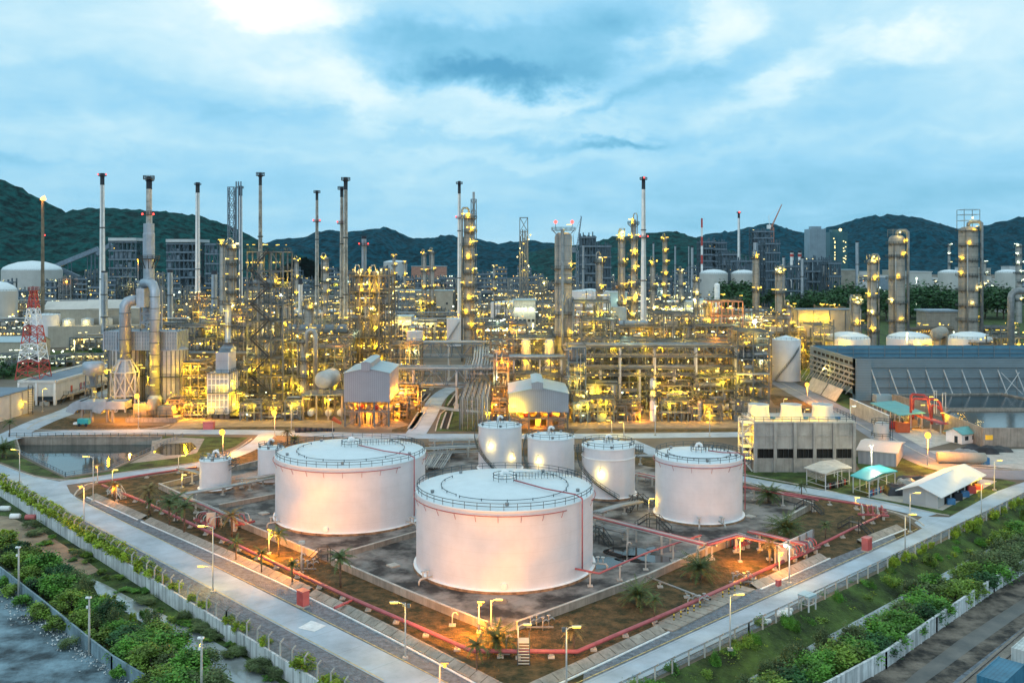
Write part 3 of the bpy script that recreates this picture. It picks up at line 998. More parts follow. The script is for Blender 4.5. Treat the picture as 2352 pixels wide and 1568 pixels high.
def wall_line(pts, label, h=1.25, w=.3, m='concrete', name='bund_wall', cope=True):
	mb = MB()
	L = [Vector((*G(*p), 0)) for p in pts]
	for i, (a, b) in enumerate(zip(L, L[1:])):
		mb.bar((a.x, a.y, h / 2), (b.x, b.y, h / 2), w - .004 * (i % 2), h - .01 * (i % 2))
	o = single(mb, name, m, label, 'wall')
	if cope:
		mc = MB()
		for i, (a, b) in enumerate(zip(L, L[1:])):
			mc.bar((a.x, a.y, h + .05), (b.x, b.y, h + .05), w + .12, .1 + .004 * (i % 2))
		mc.build('coping', 'pale_concrete', o, tuple(o.location))
	return o


wall_line([(365, 1122), (561, 1214), (729, 1284)], 'low bund wall between palm lawn and the wide orange lit tank')
wall_line([(762, 1297), (929, 1370), (1050, 1420), (1118, 1447)], 'low bund wall glowing orange beside the lawn before the front tank')
wall_line([(1187, 1447), (1330, 1394), (1490, 1334), (1625, 1272), (1700, 1245)], 'low grey bund wall behind date palms right of the front tank')
wall_line([(1775, 1217), (1866, 1168), (1790, 1143), (1700, 1117)], 'low bund wall at the far corner by the broad tank')
wall_line([(793, 1279), (958, 1231), (1090, 1196)], 'low dividing wall between the two biggest tanks', 1.0)
wall_line([(503, 1169), (632, 1144), (700, 1128)], 'low dividing wall behind the wide tank and before the small pond tank', 1.0)
wall_line([(371, 1122), (452, 1102), (560, 1076), (640, 1055)], 'low bund wall behind the palms and small pond tank', 1.2)
wall_line([(1375, 1128), (1500, 1160)], 'short dividing wall between the stair tank and the broad tank', 1.0)
# floor hatches, patches and puddles inside the bund
for i, (u, v, lab) in enumerate(((606, 1180, 'square floor hatch left of the wide tank'), (903, 1300, 'pale floor hatch left of the front tank'), (1722, 1187, 'square floor hatch right of the broad tank'))):
	x, y = G(u, v)
	mb = MB(Matrix.Translation((x, y, 0)) @ Matrix.Rotation(.74, 4, 'Z'))
	mb.box(-.9, .9, -.9, .9, .04, .3)
	o = single(mb, 'floor_hatch', 'pale_concrete', lab, 'hatch')
for (u, v, a, b) in ((1370, 1292, 5.0, 2.2), (1440, 1268, 4.5, 2.0), (1480, 1284, 5.5, 1.4), (1150, 1382, 1.2, .7), (1520, 1262, 3, 1.2)):
	x, y = G(u, v)
	mb = MB()
	mb.poly([(x + a * cos(k * pi / 12) * (1 + .3 * noise.noise((k, u, 1))), y + b * 1.6 * sin(k * pi / 12) * (1 + .3 * noise.noise((k * .7, v, 3))), .085) for k in range(24)])
	struct(mb, 'puddle', 'puddle')

# ------------------------------------------------------------------ red fire mains and pipe runs over the lawn
def pipe_run(name, label, cat, pts, r, m, z=.85, posts=6.0, pz=0, footing=True):
	"""pts: (u, v[, z]) pixels on the ground under the pipe."""
	L = [(*G(p[0], p[1]), p[2] if len(p) > 2 else z) for p in pts]
	x0, y0, _ = L[0]
	t = thing(name, label, cat, (x0, y0, 0))
	mb = MB().tube(L, r, 10)
	mb.build('pipe', m, t)
	acc = posts * .5
	for a, b in zip(L, L[1:]):
		a, b = Vector(a), Vector(b)
		ln = (b - a).xy.length
		d = acc
		while d < ln:
			p = a.lerp(b, d / ln)
			q = MB()
			q.bar((p.x, p.y, 0), (p.x, p.y, p.z - r), .22)
			q.box(p.x - .45, p.x + .45, p.y - .45, p.y + .45, 0, .22)
			q.bar((p.x - .3, p.y, p.z - r - .06), (p.x + .3, p.y, p.z - r - .06), .3, .12)
			q.build('support', 'pale_concrete', t)
			d += posts
		acc = d - ln
	return t


pipe_run('fire_main', 'long red fire main crossing the whole near left lawn to the corner', 'pipe', [(235, 1122), (330, 1160), (440, 1212), (545, 1262), (640, 1307), (813, 1388), (960, 1452), (1083, 1508), (1200, 1509), (1325, 1510), (1550, 1413), (1700, 1345), (1800, 1299)], .3, 'red_pipe', posts=7)
pipe_run('fire_main', 'red fire main under the step-over stairs near the road bend', 'pipe', [(1880, 1262), (1960, 1222), (2037, 1186)], .27, 'red_pipe', posts=7)
pipe_run('fire_main', 'red fire main at the back edge of the lawn below the pond road', 'pipe', [(226, 1116), (330, 1098), (452, 1080)], .27, 'red_pipe', posts=8)
pipe_run('fire_branch', 'short red branch pipe with a valve, sticking out towards the road', 'pipe', [(813, 1388), (768, 1408)], .22, 'red_pipe', posts=4)
pipe_run('fire_main', 'red pipe along the back road from broad tank to the valve loops', 'pipe', [(1700, 1128), (1830, 1148), (1960, 1168), (2035, 1184)], .26, 'red_pipe', z=1.2, posts=6)
pipe_run('fire_main', 'red pipe behind the palm right of the broad tank', 'pipe', [(1700, 1143), (1790, 1160), (1880, 1176)], .2, 'red_pipe', z=2.6, posts=7)
pipe_run('fire_line', 'thin red pipe on tall posts before the front tank, right side', 'pipe', [(1314, 1335, 2.3), (1376, 1352, 2.6), (1490, 1306, 3), (1610, 1268, 3.2)], .17, 'red_pipe', posts=7.5)
pipe_run('transfer_pipe', 'thin silver pipe crossing the dark lawn to the fire main', 'pipe', [(1487, 1337), (1560, 1365), (1628, 1392)], .14, 'silver', z=1.0, posts=6)
# ------------------------------------------------------------------ pipe racks, manifolds and fittings in the tank field
def pipe_way(name, label, pts, z, n, gap, r, mats, post=9.0, cat='pipe rack', group=None, post_w=.35, postm='pale_concrete', px=True, two=False, beam=True, zs=None):
	"""n parallel pipes on T-posts; pts are pixels of the pipes at height z (or world points when px is False)."""
	L = [Vector((*(G(p[0], p[1], z) if px else p), z)) for p in pts]
	t = thing(name, label, cat, (L[0].x, L[0].y, 0), group)
	offs = [(i - (n - 1) / 2) * gap for i in range(n)]
	nr = []
	for i, p in enumerate(L):
		d0 = (L[min(i + 1, len(L) - 1)] - p)
		d1 = (p - L[max(i - 1, 0)])
		d0 = d0.normalized() if d0.length else d1.normalized()
		d1 = d1.normalized() if d1.length else d0
		b = (d0 + d1).normalized()
		k = 1 / max(.4, b.dot(d0))
		nr.append(Vector((-b.y, b.x, 0)) * k)
	for i, o in enumerate(offs):
		rr = r * (.65 + .7 * ((i * 7919 + n) % 5) / 4)
		MB().tube([tuple(p + q * o + Vector((0, 0, rr))) for p, q in zip(L, nr)], rr, 7).build('pipe', mats[i % len(mats)], t)
		if two:
			MB().tube([tuple(p + q * o + Vector((0, 0, rr - two))) for p, q in zip(L, nr)], rr, 6).build('pipe', mats[(i + 1) % len(mats)], t)
	w = (n - 1) * gap + .8
	acc = post * .3
	for a, b in zip(L, L[1:]):
		ln = (b - a).length
		d = acc
		dr = (b - a).normalized()
		q = Vector((-dr.y, dr.x, 0))
		while d < ln:
			p = a + dr * d
			mb = MB()
			if w < 3:
				mb.bar((p.x, p.y, 0), (p.x, p.y, z - .3), post_w)
				mb.box(p.x - .5, p.x + .5, p.y - .5, p.y + .5, 0, .3)
			else:
				for s in (-1, 1):
					mb.bar((p.x + q.x * s * w * .45, p.y + q.y * s * w * .45, 0), (p.x + q.x * s * w * .45, p.y + q.y * s * w * .45, z + .2), post_w)
				if two:
					mb.bar(p + q * (-w / 2) - Vector((0, 0, two + .12)), p + q * (w / 2) - Vector((0, 0, two + .12)), .28, .25)
			mb.bar(p + q * (-w / 2) - Vector((0, 0, .16)), p + q * (w / 2) - Vector((0, 0, .16)), .3, .28)
			mb.build('post', postm, t)
			d += post
		acc = d - ln
	return t


RP, WP, SP = 'red_pipe', 'pipe_white', 'silver'
pipe_way('pipe_rack', 'red and silver pipes on concrete posts between the front tank and broad tank', [(1356, 1186), (1480, 1217), (1618, 1252)], 3.2, 5, .55, .16, [SP, RP, SP, WP, RP], 8)
pipe_way('pipe_rack', 'red pipes stepping from the bund corner to the orange lit wall panels', [(1618, 1252), (1692, 1230), (1780, 1250), (1815, 1258)], 3.0, 4, .5, .15, [RP, RP, WP, RP], 7)
pipe_way('pipe_rack', 'pink red pipes bunched behind the big date palm to the valve manifold', [(1722, 1221), (1780, 1234), (1850, 1252)], 3.0, 4, .5, .14, [RP, WP, RP, RP], 7)
pipe_way('pipe_rack', 'silver pipes at the left side of broad tank, running to dark stairs', [(1370, 1178), (1420, 1163), (1470, 1153)], 2.0, 4, .6, .2, [SP, SP, WP], 7)
pipe_way('pipe_rack', 'silver pipes in the gap behind front tank, beside dark ladder stairs', [(1358, 1205), (1400, 1214), (1440, 1222)], 1.6, 4, .7, .2, [SP, WP], 6)
pipe_way('pipe_rack', 'red pipe track over the bund near the small pond tank', [(410, 1138), (470, 1160), (524, 1185), (566, 1205)], 2.4, 3, .5, .14, [RP, SP, WP], 6)
pipe_way('pipe_rack', 'silver pipes on posts from small pond tank to the wide tank', [(425, 1135), (520, 1118), (640, 1095)], 1.8, 4, .6, .16, [SP, WP, SP], 7)
pipe_way('pipe_rack', 'orange lit pipes left of the small pond tank', [(412, 1076), (440, 1082), (462, 1088)], 3.0, 4, .5, .12, ['pipe_tan', WP], 4)
pipe_way('pipe_rack', 'steep bundle of silver pipes behind the wide orange lit tank', [(998, 1075), (1022, 1038), (1030, 1024)], 1.0, 8, .62, .17, [SP, WP, SP], 9)
pipe_way('pipe_rack', 'narrow bundle of silver pipes right behind the edge of the wide tank', [(980, 1070), (995, 1042)], 1.0, 5, .5, .17, [SP, WP], 9)
pipe_way('pipe_rack', 'low pipe rack crossing behind the tall white tank', [(960, 1032), (1030, 1028), (1100, 1026)], 2.4, 6, .6, .17, [SP, WP, 'pipe_grey'], 6, two=1.2)
pipe_way('pipe_rack', 'low crowded pipe rack in front of the vertical pipe trestle', [(985, 1012), (1050, 1010), (1100, 1010)], 3.2, 6, .6, .15, [SP, 'pipe_grey'], 5, two=1.3)
pipe_way('pipe_rack', 'red pipes with small valves between the stair tank and broad tank', [(1462, 1088), (1500, 1096), (1530, 1104)], 1.8, 5, .7, .14, [RP, WP, RP], 5)
pipe_way('pipe_rack', 'pale pipes behind the gap between stair tank and broad tank', [(1455, 1048), (1490, 1048), (1520, 1048)], 2.2, 4, .7, .22, [SP, 'blue_steel'], 6)
pipe_way('pipe_rack', 'dark pipes and valves at the foot of the wide tank, near pond side', [(540, 1100), (600, 1096), (640, 1088)], 2.2, 5, .5, .14, ['pipe_tan', WP, RP], 5)


def valve_manifold(label, u, v, k, ang, m='red_pipe'):
	x, y = G(u, v)
	t = thing('valve_manifold', label, 'manifold', (x, y, 0))
	T = Matrix.Translation((x, y, 0)) @ Matrix.Rotation(ang, 4, 'Z')
	MB(T).tube([(-k * .5 - .6, 0, .9), (k * .5 + .6, 0, .9)], .26, 8).build('header', m, t)
	for i in range(k):
		px = -k * .5 + i + .4
		mb = MB(T).tube([(px, 0, .9), (px, 0, 2.0), (px, .5, 2.5), (px, 1.9, 2.5), (px, 2.3, 2.0), (px, 2.3, .2)], .12, 6)
		mb.cyl((px, 0, 1.5), (px, -.5, 1.5), .08, n=6)
		mb.cyl((px, -.5, 1.5), (px, -.56, 1.5), .28, n=8)
		mb.build('valve', m if i % 3 else 'pipe_white', t)
	for px in (-k * .4, 0, k * .4):
		MB(T).box(px - .25, px + .25, -.3, .3, 0, .66).build('support', 'pale_concrete', t)
	return t


valve_manifold('row of red valve loops beside the orange lit wall panels and lamp post', 1850, 1280, 9, .75)
valve_manifold('row of pink red valve loops on the near left lawn by the double lamp post', 468, 1212, 7, -.78)
valve_manifold('red valve loops near the road bend at the far end of the red pipe', 2006, 1192, 5, -.2)
valve_manifold('short row of red valves at the bund wall right of broad tank lawn', 1706, 1262, 4, .7)
valve_manifold('small red valve set on the bund wall by the lone palm, near left', 558, 1212, 4, .75)
# wall panels behind the manifold
for (a, b, hh, m, lab) in (((1780, 1300), (1833, 1276), 3.6, 'cream_paint', 'corrugated panel lit orange behind the red valve loops'), ((1833, 1276), (1866, 1259), 3.6, 'grey_sheet', 'grey panel beside the orange lit panel behind the red valves')):
	A, B = Vector((*G(*a), 0)), Vector((*G(*b), 0))
	mb = MB()
	mb.bar((A.x, A.y, hh / 2), (B.x, B.y, hh / 2), .18, hh)
	o = single(mb, 'blast_panel', m, lab, 'panel')
	q = MB()
	for tt in (.02, .5, .98):
		c = A.lerp(B, tt)
		q.bar((c.x + .2, c.y - .25, 0), (c.x + .2, c.y - .25, hh + .1), .2)
	q.build('panel_frame', 'steel', o, tuple(o.location))
x, y = G(485, 1215)
mb = MB(Matrix.Translation((x, y, 0)) @ Matrix.Rotation(.3, 4, 'Z'))
mb.box(-.9, .9, -.15, .15, 0, 3.4)
single(mb, 'blast_panel', 'pale_concrete', 'pale upright panel behind the near left red valves', 'panel')


def step_over(label, u, v, ang, s=1.0, m='dark_steel', pm='grating'):
	x, y = G(u, v)
	T = Matrix.Translation((x, y, 0)) @ Matrix.Rotation(ang, 4, 'Z')
	t = thing('step_over_stairs', label, 'stairs', (x, y, 0))
	mb, mr = MB(T), MB(T)
	hh = 1.7 * s
	for sgn in (-1, 1):
		for i in range(6):
			px = sgn * (.9 + (6 - i) * .36) * s
			mb.box(px - .17 * s, px + .17 * s, -.6, .6, hh * i / 6 + .08, hh * i / 6 + .14)
		for q in (-.62, .62):
			mr.bar((sgn * .9 * s, q, hh), (sgn * 3.2 * s, q, 0), .12, .2)
			mr.bar((sgn * .9 * s, q, hh + 1), (sgn * 3.2 * s, q, 1), .09)
			mr.bar((sgn * .9 * s, q, 0), (sgn * .9 * s, q, hh + 1), .1)
			mr.bar((sgn * 3.1 * s, q, 0), (sgn * 3.1 * s, q, 1), .1)
	for q in (-.62, .62):
		mr.bar((-.9 * s, q, hh + 1), (.9 * s, q, hh + 1), .09)
	mb.box(-1.0 * s, 1.0 * s, -.6, .6, hh, hh + .07)
	mb.build('treads', pm, t)
	mr.build('handrail', m, t)
	return t


step_over('dark step-over stairs bridging the red main near the road bend', 1965, 1222, -.9, 1.15)
step_over('dark stairs over the bund wall between wide tank and front tank, lawn side', 745, 1292, .6)
step_over('pale step-over stairs by the junction palms at the far left of the lawn', 268, 1140, -.7, 1.0, 'cream_paint', 'pale_concrete')
step_over('dark stairs beside the foot of the broad tank', 1500, 1215, -.6, 1.2)
step_over('dark stairs over pipes between the stair tank and broad tank', 1465, 1168, .9, 1.3)
step_over('dark stairs at the right edge of the front tank', 1372, 1245, -.9, 1.2)
step_over('dark stairs by the far bund corner right of the broad tank', 1858, 1175, -.75, 1.0)
# pale stair straddling the main at the front corner
x, y = G(1203, 1528)
t = thing('step_over_stairs', 'white metal steps over the red main at the front corner of the lawn', 'stairs', (x, y, 0))
mb, mr = MB(), MB()
for i in range(7):
	mb.box(x - .75, x + .75, y + i * .34, y + i * .34 + .3, .2 + i * .27, .26 + i * .27)
mb.box(x - .75, x + .75, y + 2.4, y + 4.2, 2.05, 2.12)
for s in (-.8, .8):
	mr.bar((x + s, y, 0), (x + s, y + 2.4, 2.1), .1, .25)
	mr.bar((x + s, y, 1), (x + s, y + 2.4, 3.1), .08)
	for q, z0 in ((.05, 0), (2.4, 0), (4.2, 0)):
		mr.bar((x + s, y + q, 0), (x + s, y + q, (1 if q < 1 else 3.1)), .09)
	mr.bar((x + s, y + 2.4, 3.1), (x + s, y + 4.2, 3.1), .08)
mb.build('treads', 'pipe_white', t)
mr.build('handrail', 'dark_rail', t)

# hydrant cabinets
for u, v, s, lab in ((696, 1392, 1.0, 'pink red hydrant cabinet on the near left roadside'), (1991, 1265, 1.0, 'red hydrant cabinet on the gravel of the right road'), (1788, 1348, .5, 'small red post box beside the drain near the lamp')):
	x, y = G(u, v)
	T = Matrix.Translation((x, y, 0)) @ Matrix.Rotation(-.75 if u < 1000 else .75, 4, 'Z')
	t = thing('hydrant_cabinet', lab, 'cabinet', (x, y, 0))
	mb = MB(T)
	mb.box(-.85 * s, .85 * s, -.6 * s, .6 * s, .25, 2.5 * s)
	mb.box(-.95 * s, .95 * s, -.7 * s, .7 * s, 2.5 * s, 2.62 * s)
	mb.build('body', 'pink_box', t)
	mb = MB(T)
	mb.box(-.95 * s, .95 * s, -.7 * s, .7 * s, 0, .25)
	mb.build('plinth', 'pale_concrete', t)
	for sx in (-.42, .42):
		q = MB(T)
		q.box((sx - .38) * s, (sx + .38) * s, -.64 * s, -.605 * s, .35, 2.35 * s)
		q.build('door', 'red_paint', t)
# striped bollards by the slab crossing
for i, (u, v) in enumerate(((1548, 1427), (1564, 1420), (1580, 1412), (1594, 1406), (1608, 1398), (1660, 1374), (1674, 1367), (1688, 1360), (1701, 1352))):
	x, y = G(u, v)
	mb, mc = MB(), MB()
	mb.cyl((x, y, 0), (x, y, 1.2), .1, n=8)
	for k in (0, 2):
		mc.cyl((x, y, .3 * k), (x, y, .3 * k + .3), .107, n=8, cap=False)
	o = single(mb, 'striped_bollard', 'yellow_paint', 'black and yellow striped post between the red main and the slab paving', 'bollard', 'striped posts along the slab paving')
	mc.build('black_band_pattern', 'stack_black', o, tuple(o.location))
# valve sets along the near right main
for u, v, lab in ((1600, 1395, 'cluster of silver valves on the red main by the slab paving'), (1702, 1342, 'pair of white valves on the main at the far end of slab paving'), (700, 1312, 'group of white instrument posts at the bund steps'), (1240, 1447, 'white foam valve set on the floor before the front bund wall')):
	x, y = G(u, v)
	mb = MB()
	for k in range(4):
		dx, dy = (k - 1.5) * .9, (k % 2) * .8
		mb.tube([(x + dx, y + dy, 0), (x + dx, y + dy, 1.3), (x + dx + .5, y + dy + .3, 1.5), (x + dx + .9, y + dy + .3, 1.2)], .11, 6)
		mb.cyl((x + dx, y + dy, 1.3), (x + dx, y + dy, 1.9), .07, n=6)
		mb.cyl((x + dx, y + dy, 1.9), (x + dx, y + dy, 1.98), .3, n=8)
	mb.bar((x - 2, y, .5), (x + 2, y, .5), .2)
	single(mb, 'valve_set', 'silver', lab, 'valves')
# little white stand pipes
for u, v, hh, lab in ((1163, 1500, 2.6, 'white bent standpipe beside big date palm, front corner'), (360, 1172, 2.2, 'white standpipe on the lawn by the dark palms'), (1440, 1290, 3.6, 'white standpipe in the puddled bund right of the front tank'), (1795, 1225, 3.2, 'white standpipe among the red pipes below the broad tank'), (691, 1315, 3.4, 'white pole with boxes by the bund steps'), (1039, 1436, 2.0, 'white short post on the floor before front tank')):
	x, y = G(u, v)
	t = thing('standpipe', lab, 'standpipe', (x, y, 0))
	MB().tube([(x, y, 0), (x, y, hh - .4), (x + .15, y, hh - .1), (x + .5, y, hh), (x + .75, y, hh - .35)], .11, 7).build('pipe', 'pipe_white', t)
	q = MB()
	q.box(x - .5, x + .5, y - .5, y + .5, 0, .18)
	q.build('footing', 'pale_concrete', t)

# ------------------------------------------------------------------ lamp posts
def lamp_post(label, u, v, hh, arm, k='y', power=700, heads=1, floods=(), group=None, glob=False, lean=0.0, cat='street lamp'):
	x, y = G(u, v)
	t = thing('street_lamp', label, cat, (x, y, 0), group)
	mb = MB().cyl((x, y, .3), (x, y, hh), .13, .08, 8)
	mb.build('pole', 'light_rail', t)
	q = MB()
	q.box(x - .35, x + .35, y - .35, y + .35, 0, .3)
	q.build('footing', 'pale_concrete', t)
	if glob and 4000 <= power < 8000:
		power *= 2
	for i in range(heads):
		zz = hh - i * 5.2 * (hh / 8.5)
		ax = arm
		am = MB().tube([(x, y, zz - .3), (x + ax * .4, y, zz + .05), (x + ax, y, zz + .12)], .06, 6).build('arm', 'light_rail', t)
		hx = x + ax * 1.3
		if glob:
			q = MB()
			q.box(hx - .5, hx + .5, y - .25, y + .25, zz + .28, zz + .44)
			q.build('lamp_head', 'steel', am)
			lamp(am, hx, y - .3, zz + .05, k, 'b', .55 if power < 3000 or cat == 'added lamp' else 2.0, power=power, dl=(0, -1.7, -.2))  # strong lamps get an oversized glowing globe that stands in for glare
		else:
			q = MB()
			q.box(hx - .6, hx + .6, y - .16, y + .16, zz + .16, zz + .25)
			q.build('lamp_head', 'light_rail', am)
			lamp(am, hx, y, zz + .06, k, 't', .68, power=power, dl=(0, -.25, -.4))
	for j, (aim, pw, kk) in enumerate(floods):
		d = Vector((aim[0] - x, aim[1] - y, 0)).normalized()
		s = (-1) ** j * .35
		fx_, fy_ = x - d.y * s + d.x * .3, y + d.x * s + d.y * .3
		q = MB()
		q.box(fx_ - .22, fx_ + .22, fy_ - .22, fy_ + .22, hh - .55, hh - .1)
		q.build('flood_light', 'steel', t)
		light(t, fx_ + d.x * .6, fy_ + d.y * .6, hh - .4, kk, pw, .25, 115, aim)
	return t


lamp_post('street lamp at the far left verge opposite the pond', 45, 1108, 8, -1.2)
lamp_post('street lamp at the junction lawn corner, tube turned to the road', 214, 1151, 10.0, -1.4)
lamp_post('street lamp with glaring orange globe on the hedge side of the left road', 193, 1217, 8.6, -.5, 'o', 1500, glob=True)
lamp_post('tall lamp post with two tubes, one low, on the near left roadside', 489, 1360, 17.4 * .62, -1.5, 'y', 900, 2, (((rx - 6, ry - 9, 4), 5000, 'p'),))
lamp_post('lamp post with flood heads on the near lawn, left of the front tank', 931, 1512, 7.6, -1.2, 'y', 700, 1, (((fx - 2, fy - 14, 5), 6000, 'p'), ((fx + 2, fy - 24, 1), 5000, 'o')))
lamp_post('lamp post with dark box at the bottom, below the front corner palm', 1301, 1577, 7.6, 1.0, 'y', 600, 1, (((fx + 6, fy - 12, 5), 4500, 'p'),))
lamp_post('lamp post leaning over the bottom edge drain, warm globe', 1010, 1585, 3.2, .5, 'o', 900, glob=True)
lamp_post('street lamp on the fence side of the right road, in front of slab paving', 1677, 1492, 7.7, 1.1)
lamp_post('street lamp on the fence side of the right road, opposite the red cabinet', 2079, 1268, 7.0, 1.2)
lamp_post('street lamp on the inside of the road bend, by the curb', 2090, 1222, 7.8, 1.2)
lamp_post('street lamp at the far right fence near the white roofed store', 2254, 1189, 7.2, 1.0)
lamp_post('lamp post with a glaring globe before the red valve loops', 1813, 1340, 6.4, -.6, 'f', 900, 1, (((XA(1760, 180), 176, 0), 3500, 'o'), ((x6, y6 - 9, 5), 5000, 'p')), glob=True)
lamp_post('lamp post behind the white roofed store at the road side', 2284, 1126, 7.0, 1.0)
lamp_post('sodium street lamp glaring orange in front of the teal pump shelter', 2131, 1069, 8.0, -.1, 'o', 6500, glob=True)
lamp_post('sodium street lamp glaring orange before the slanted panels of the big louvred tower', 1854, 926, 7.0, -.1, 'o', 4500, glob=True)
lamp_post('sodium lamp glaring orange behind the small pond tank', 512, 1046, 6.5, -.1, 'o', 6500, glob=True)
lamp_post('small sodium lamp on the branch road kerb near pond fence', 224, 1106, 3.6, -.1, 'o', 500, glob=True)
lamp_post('sodium lamp glaring orange in front of the zigzag stair tower', 631, 1004, 7.5, -.1, 'o', 4500, glob=True)
lamp_post('sodium lamp at the grass beside the centre road', 960, 941, 6.0, -.1, 'o', 1200, glob=True)
lamp_post('street lamp with tube beside the centre road grass', 968, 945, 7.5, .8)
lamp_post('street lamp at the white walled building corner, far left', 98, 945, 8.0, .8, 'y', 600)
lamp_post('small lamp on the white metal steps at the front corner', 1190, 1512, 4.6, 1.0, 'y', 300)
lamp_post('short lamp post before the front bund corner, tube slanting up', 1128, 1443, 4.2, .9, 'y', 500)
lamp_post('short lamp by the bund steps behind the puddles', 1490, 1182, 3.4, .5, 'y', 300)
lamp_post('plain lamp post behind the right tanks on the main road, left one', 1630, 1002, 7.5, -.3, 'y', 500)
lamp_post('lamp on a pole before the long process block', 1505, 1000, 9.0, .2, 'w', 800)
lamp_post('tall yellow lit lamp pole in front of the dark pipes near the windsock', 669, 990, 8.0, .1, 'y', 900)
lamp_post('lamp post on the main road near the pink lit shed', 1433, 1004, 4.5, -.8, 'y', 900)
lamp_post('lamp post right of pink lit shed with slanted tube', 1405, 995, 4.0, -.8, 'y', 900)
lamp_post('lamp post at furnace forecourt glowing orange', 556 * 0 + 318, 985, 10.5, -.3, 'o', 3500, glob=True)
lamp_post('lamp at the left of branch road beside red main', 410, 1085, 4.2, 1.0, 'y', 300)
lamp_post('lamp leaning over the palms by branch road', 258, 1118, 4.0, .6, 'y', 500)
lamp_post('lamp in the orange lit corner before the small pond tank', 418, 1120, 3.0, .4, 'y', 600)
lamp_post('lamp between cooling tower and teal shelter glaring white', 2002, 1112, 9.0, -.1, 'f', 2600, glob=True)
lamp_post('lamp post with slanted tube by the long white wall', 1953, 1000, 9.0, .9, 'g', 300)
lamp_post('lamp at the end of the lawn near the louvred tower', 1848, 968, 4.0, .8, 'y', 600)
lamp_post('low lamp on lawn left of the louvred tower corner', 1800, 942, 4.0, .6, 'y', 500)
lamp_post('low lamp near the red valve loops at the road bend', 1965, 1168, 2.4, .3, 'y', 250)
# square flood masts near the wide tank
x, y = G(693, 1318)
t = thing('flood_mast', 'white pole with box heads lighting the wide tank orange', 'flood light', (x, y, 0))
MB().cyl((x, y, 0), (x, y, 5.4), .14, .1, 8).build('pole', 'pipe_white', t)
q = MB()
q.box(x - .5, x + .5, y - .35, y + .35, 5.3, 5.75)
q.build('flood_light', 'pipe_white', t)
light(t, x - .2, y + .9, 5.5, 'p', 6000, .3, 125, (rx - 5, ry - 13, 4))
light(t, x - .9, y - .6, 5.2, 'o', 5000, .3, 150, (x - 3, y - 6, 0))
# made-up post lamps, added to cast orange light pools over the lawns
for (u, v, hh, pw, lab) in ((618, 1272, 4.2, 9000, 'added low orange lamp on the lawn by two lone palms'), (1100, 1452, 4.2, 9000, 'added low orange lamp on the lawn before the front bund wall'), (1700, 1290, 4.0, 3600, 'added low orange lamp on the lawn between date palm and red valves'), (268, 1150, 3.5, 900, 'added low orange lamp under the junction palm'), (1790, 1318, 3.4, 900, 'added low orange lamp beside the yellow lit main')):
	lamp_post(lab, u, v, hh, .2, 'o', pw, glob=True, cat='added lamp')

# ------------------------------------------------------------------ perimeter fences and walls
def fence(label, a, b, ph=1.95, step=3.2, lean=1, z=0.0, name='chain_link_fence', n=None, postm='pale_concrete', world=False):
	A, B = (Vector((*(p if world else G(*p, z)), z)) for p in (a, b))
	d = B - A
	ln = d.length
	d.normalize()
	nrm = Vector((-d.y, d.x, 0)) * lean
	t = thing(name, label, 'fence', tuple(A))
	k = int(ln / step)
	for i in range(k + 1):
		p = A + d * (ln * i / k)
		mb = MB()
		mb.bar(p, p + Vector((0, 0, ph)), .2)
		mb.bar(p + Vector((0, 0, ph)), p + Vector((0, 0, ph + .5)) + nrm * .55, .17)
		mb.build('post', postm, t)
	mb = MB()
	mb.bar(A + Vector((0, 0, ph / 2 + .1)), B + Vector((0, 0, ph / 2 + .1)), .02, ph - .2)
	mb.build('wire_mesh', 'chain_link', t)
	mb = MB()
	for q, e in ((.1, .0), (.28, .3), (.46, .5)):
		mb.bar(A + Vector((0, 0, ph + q)) + nrm * e, B + Vector((0, 0, ph + q)) + nrm * e, .035)
	mb.bar(A + Vector((0, 0, ph - .05)), B + Vector((0, 0, ph - .05)), .05)
	mb.build('barbed_wire', 'steel', t)
	return t


LE = lambda u: (u, 1115 + .613 * u - 1.5)
fence('chain link fence overgrown with bright vines along the left road', LE(-60), LE(240), lean=1)
fence('chain link fence between gravel and stained wall, middle left', LE(240), LE(520), lean=1)
fence('chain link fence running to the bottom edge left of the corner', LE(520), LE(860), lean=1)
RE = lambda u: (u, 1565 - .4855 * (u - 1503) + .5)
fence('chain link fence along the near end of the right road, by the bottom edge', RE(1330), RE(1720), lean=-1, step=3.6)
fence('chain link fence along the middle of the right road, vines climbing it', RE(1720), RE(2060), lean=-1, step=3.6)
fence('vine covered fence along the far end of the right road', RE(2060), RE(2420), lean=-1, step=3.6)
# low retaining wall below the left fence
A, B = Vector((*G(*LE(-260)), 0)), Vector((*G(1040, 1752), 0))
d = (B - A).normalized()
nr = Vector((-d.y, d.x, 0))
nr = nr if nr.x < 0 else -nr
mb = MB()
mb.bar(A + nr * .18 + Vector((0, 0, -1.1)), B + nr * .18 + Vector((0, 0, -1.1)), .34, 2.6)
o = single(mb, 'retaining_wall', 'stained_wall', 'long white retaining wall with black drip stains below the left fence', 'wall')
A2, B2 = Vector((*G(1040, 1780), 0)), Vector((*RE(1400), 0))


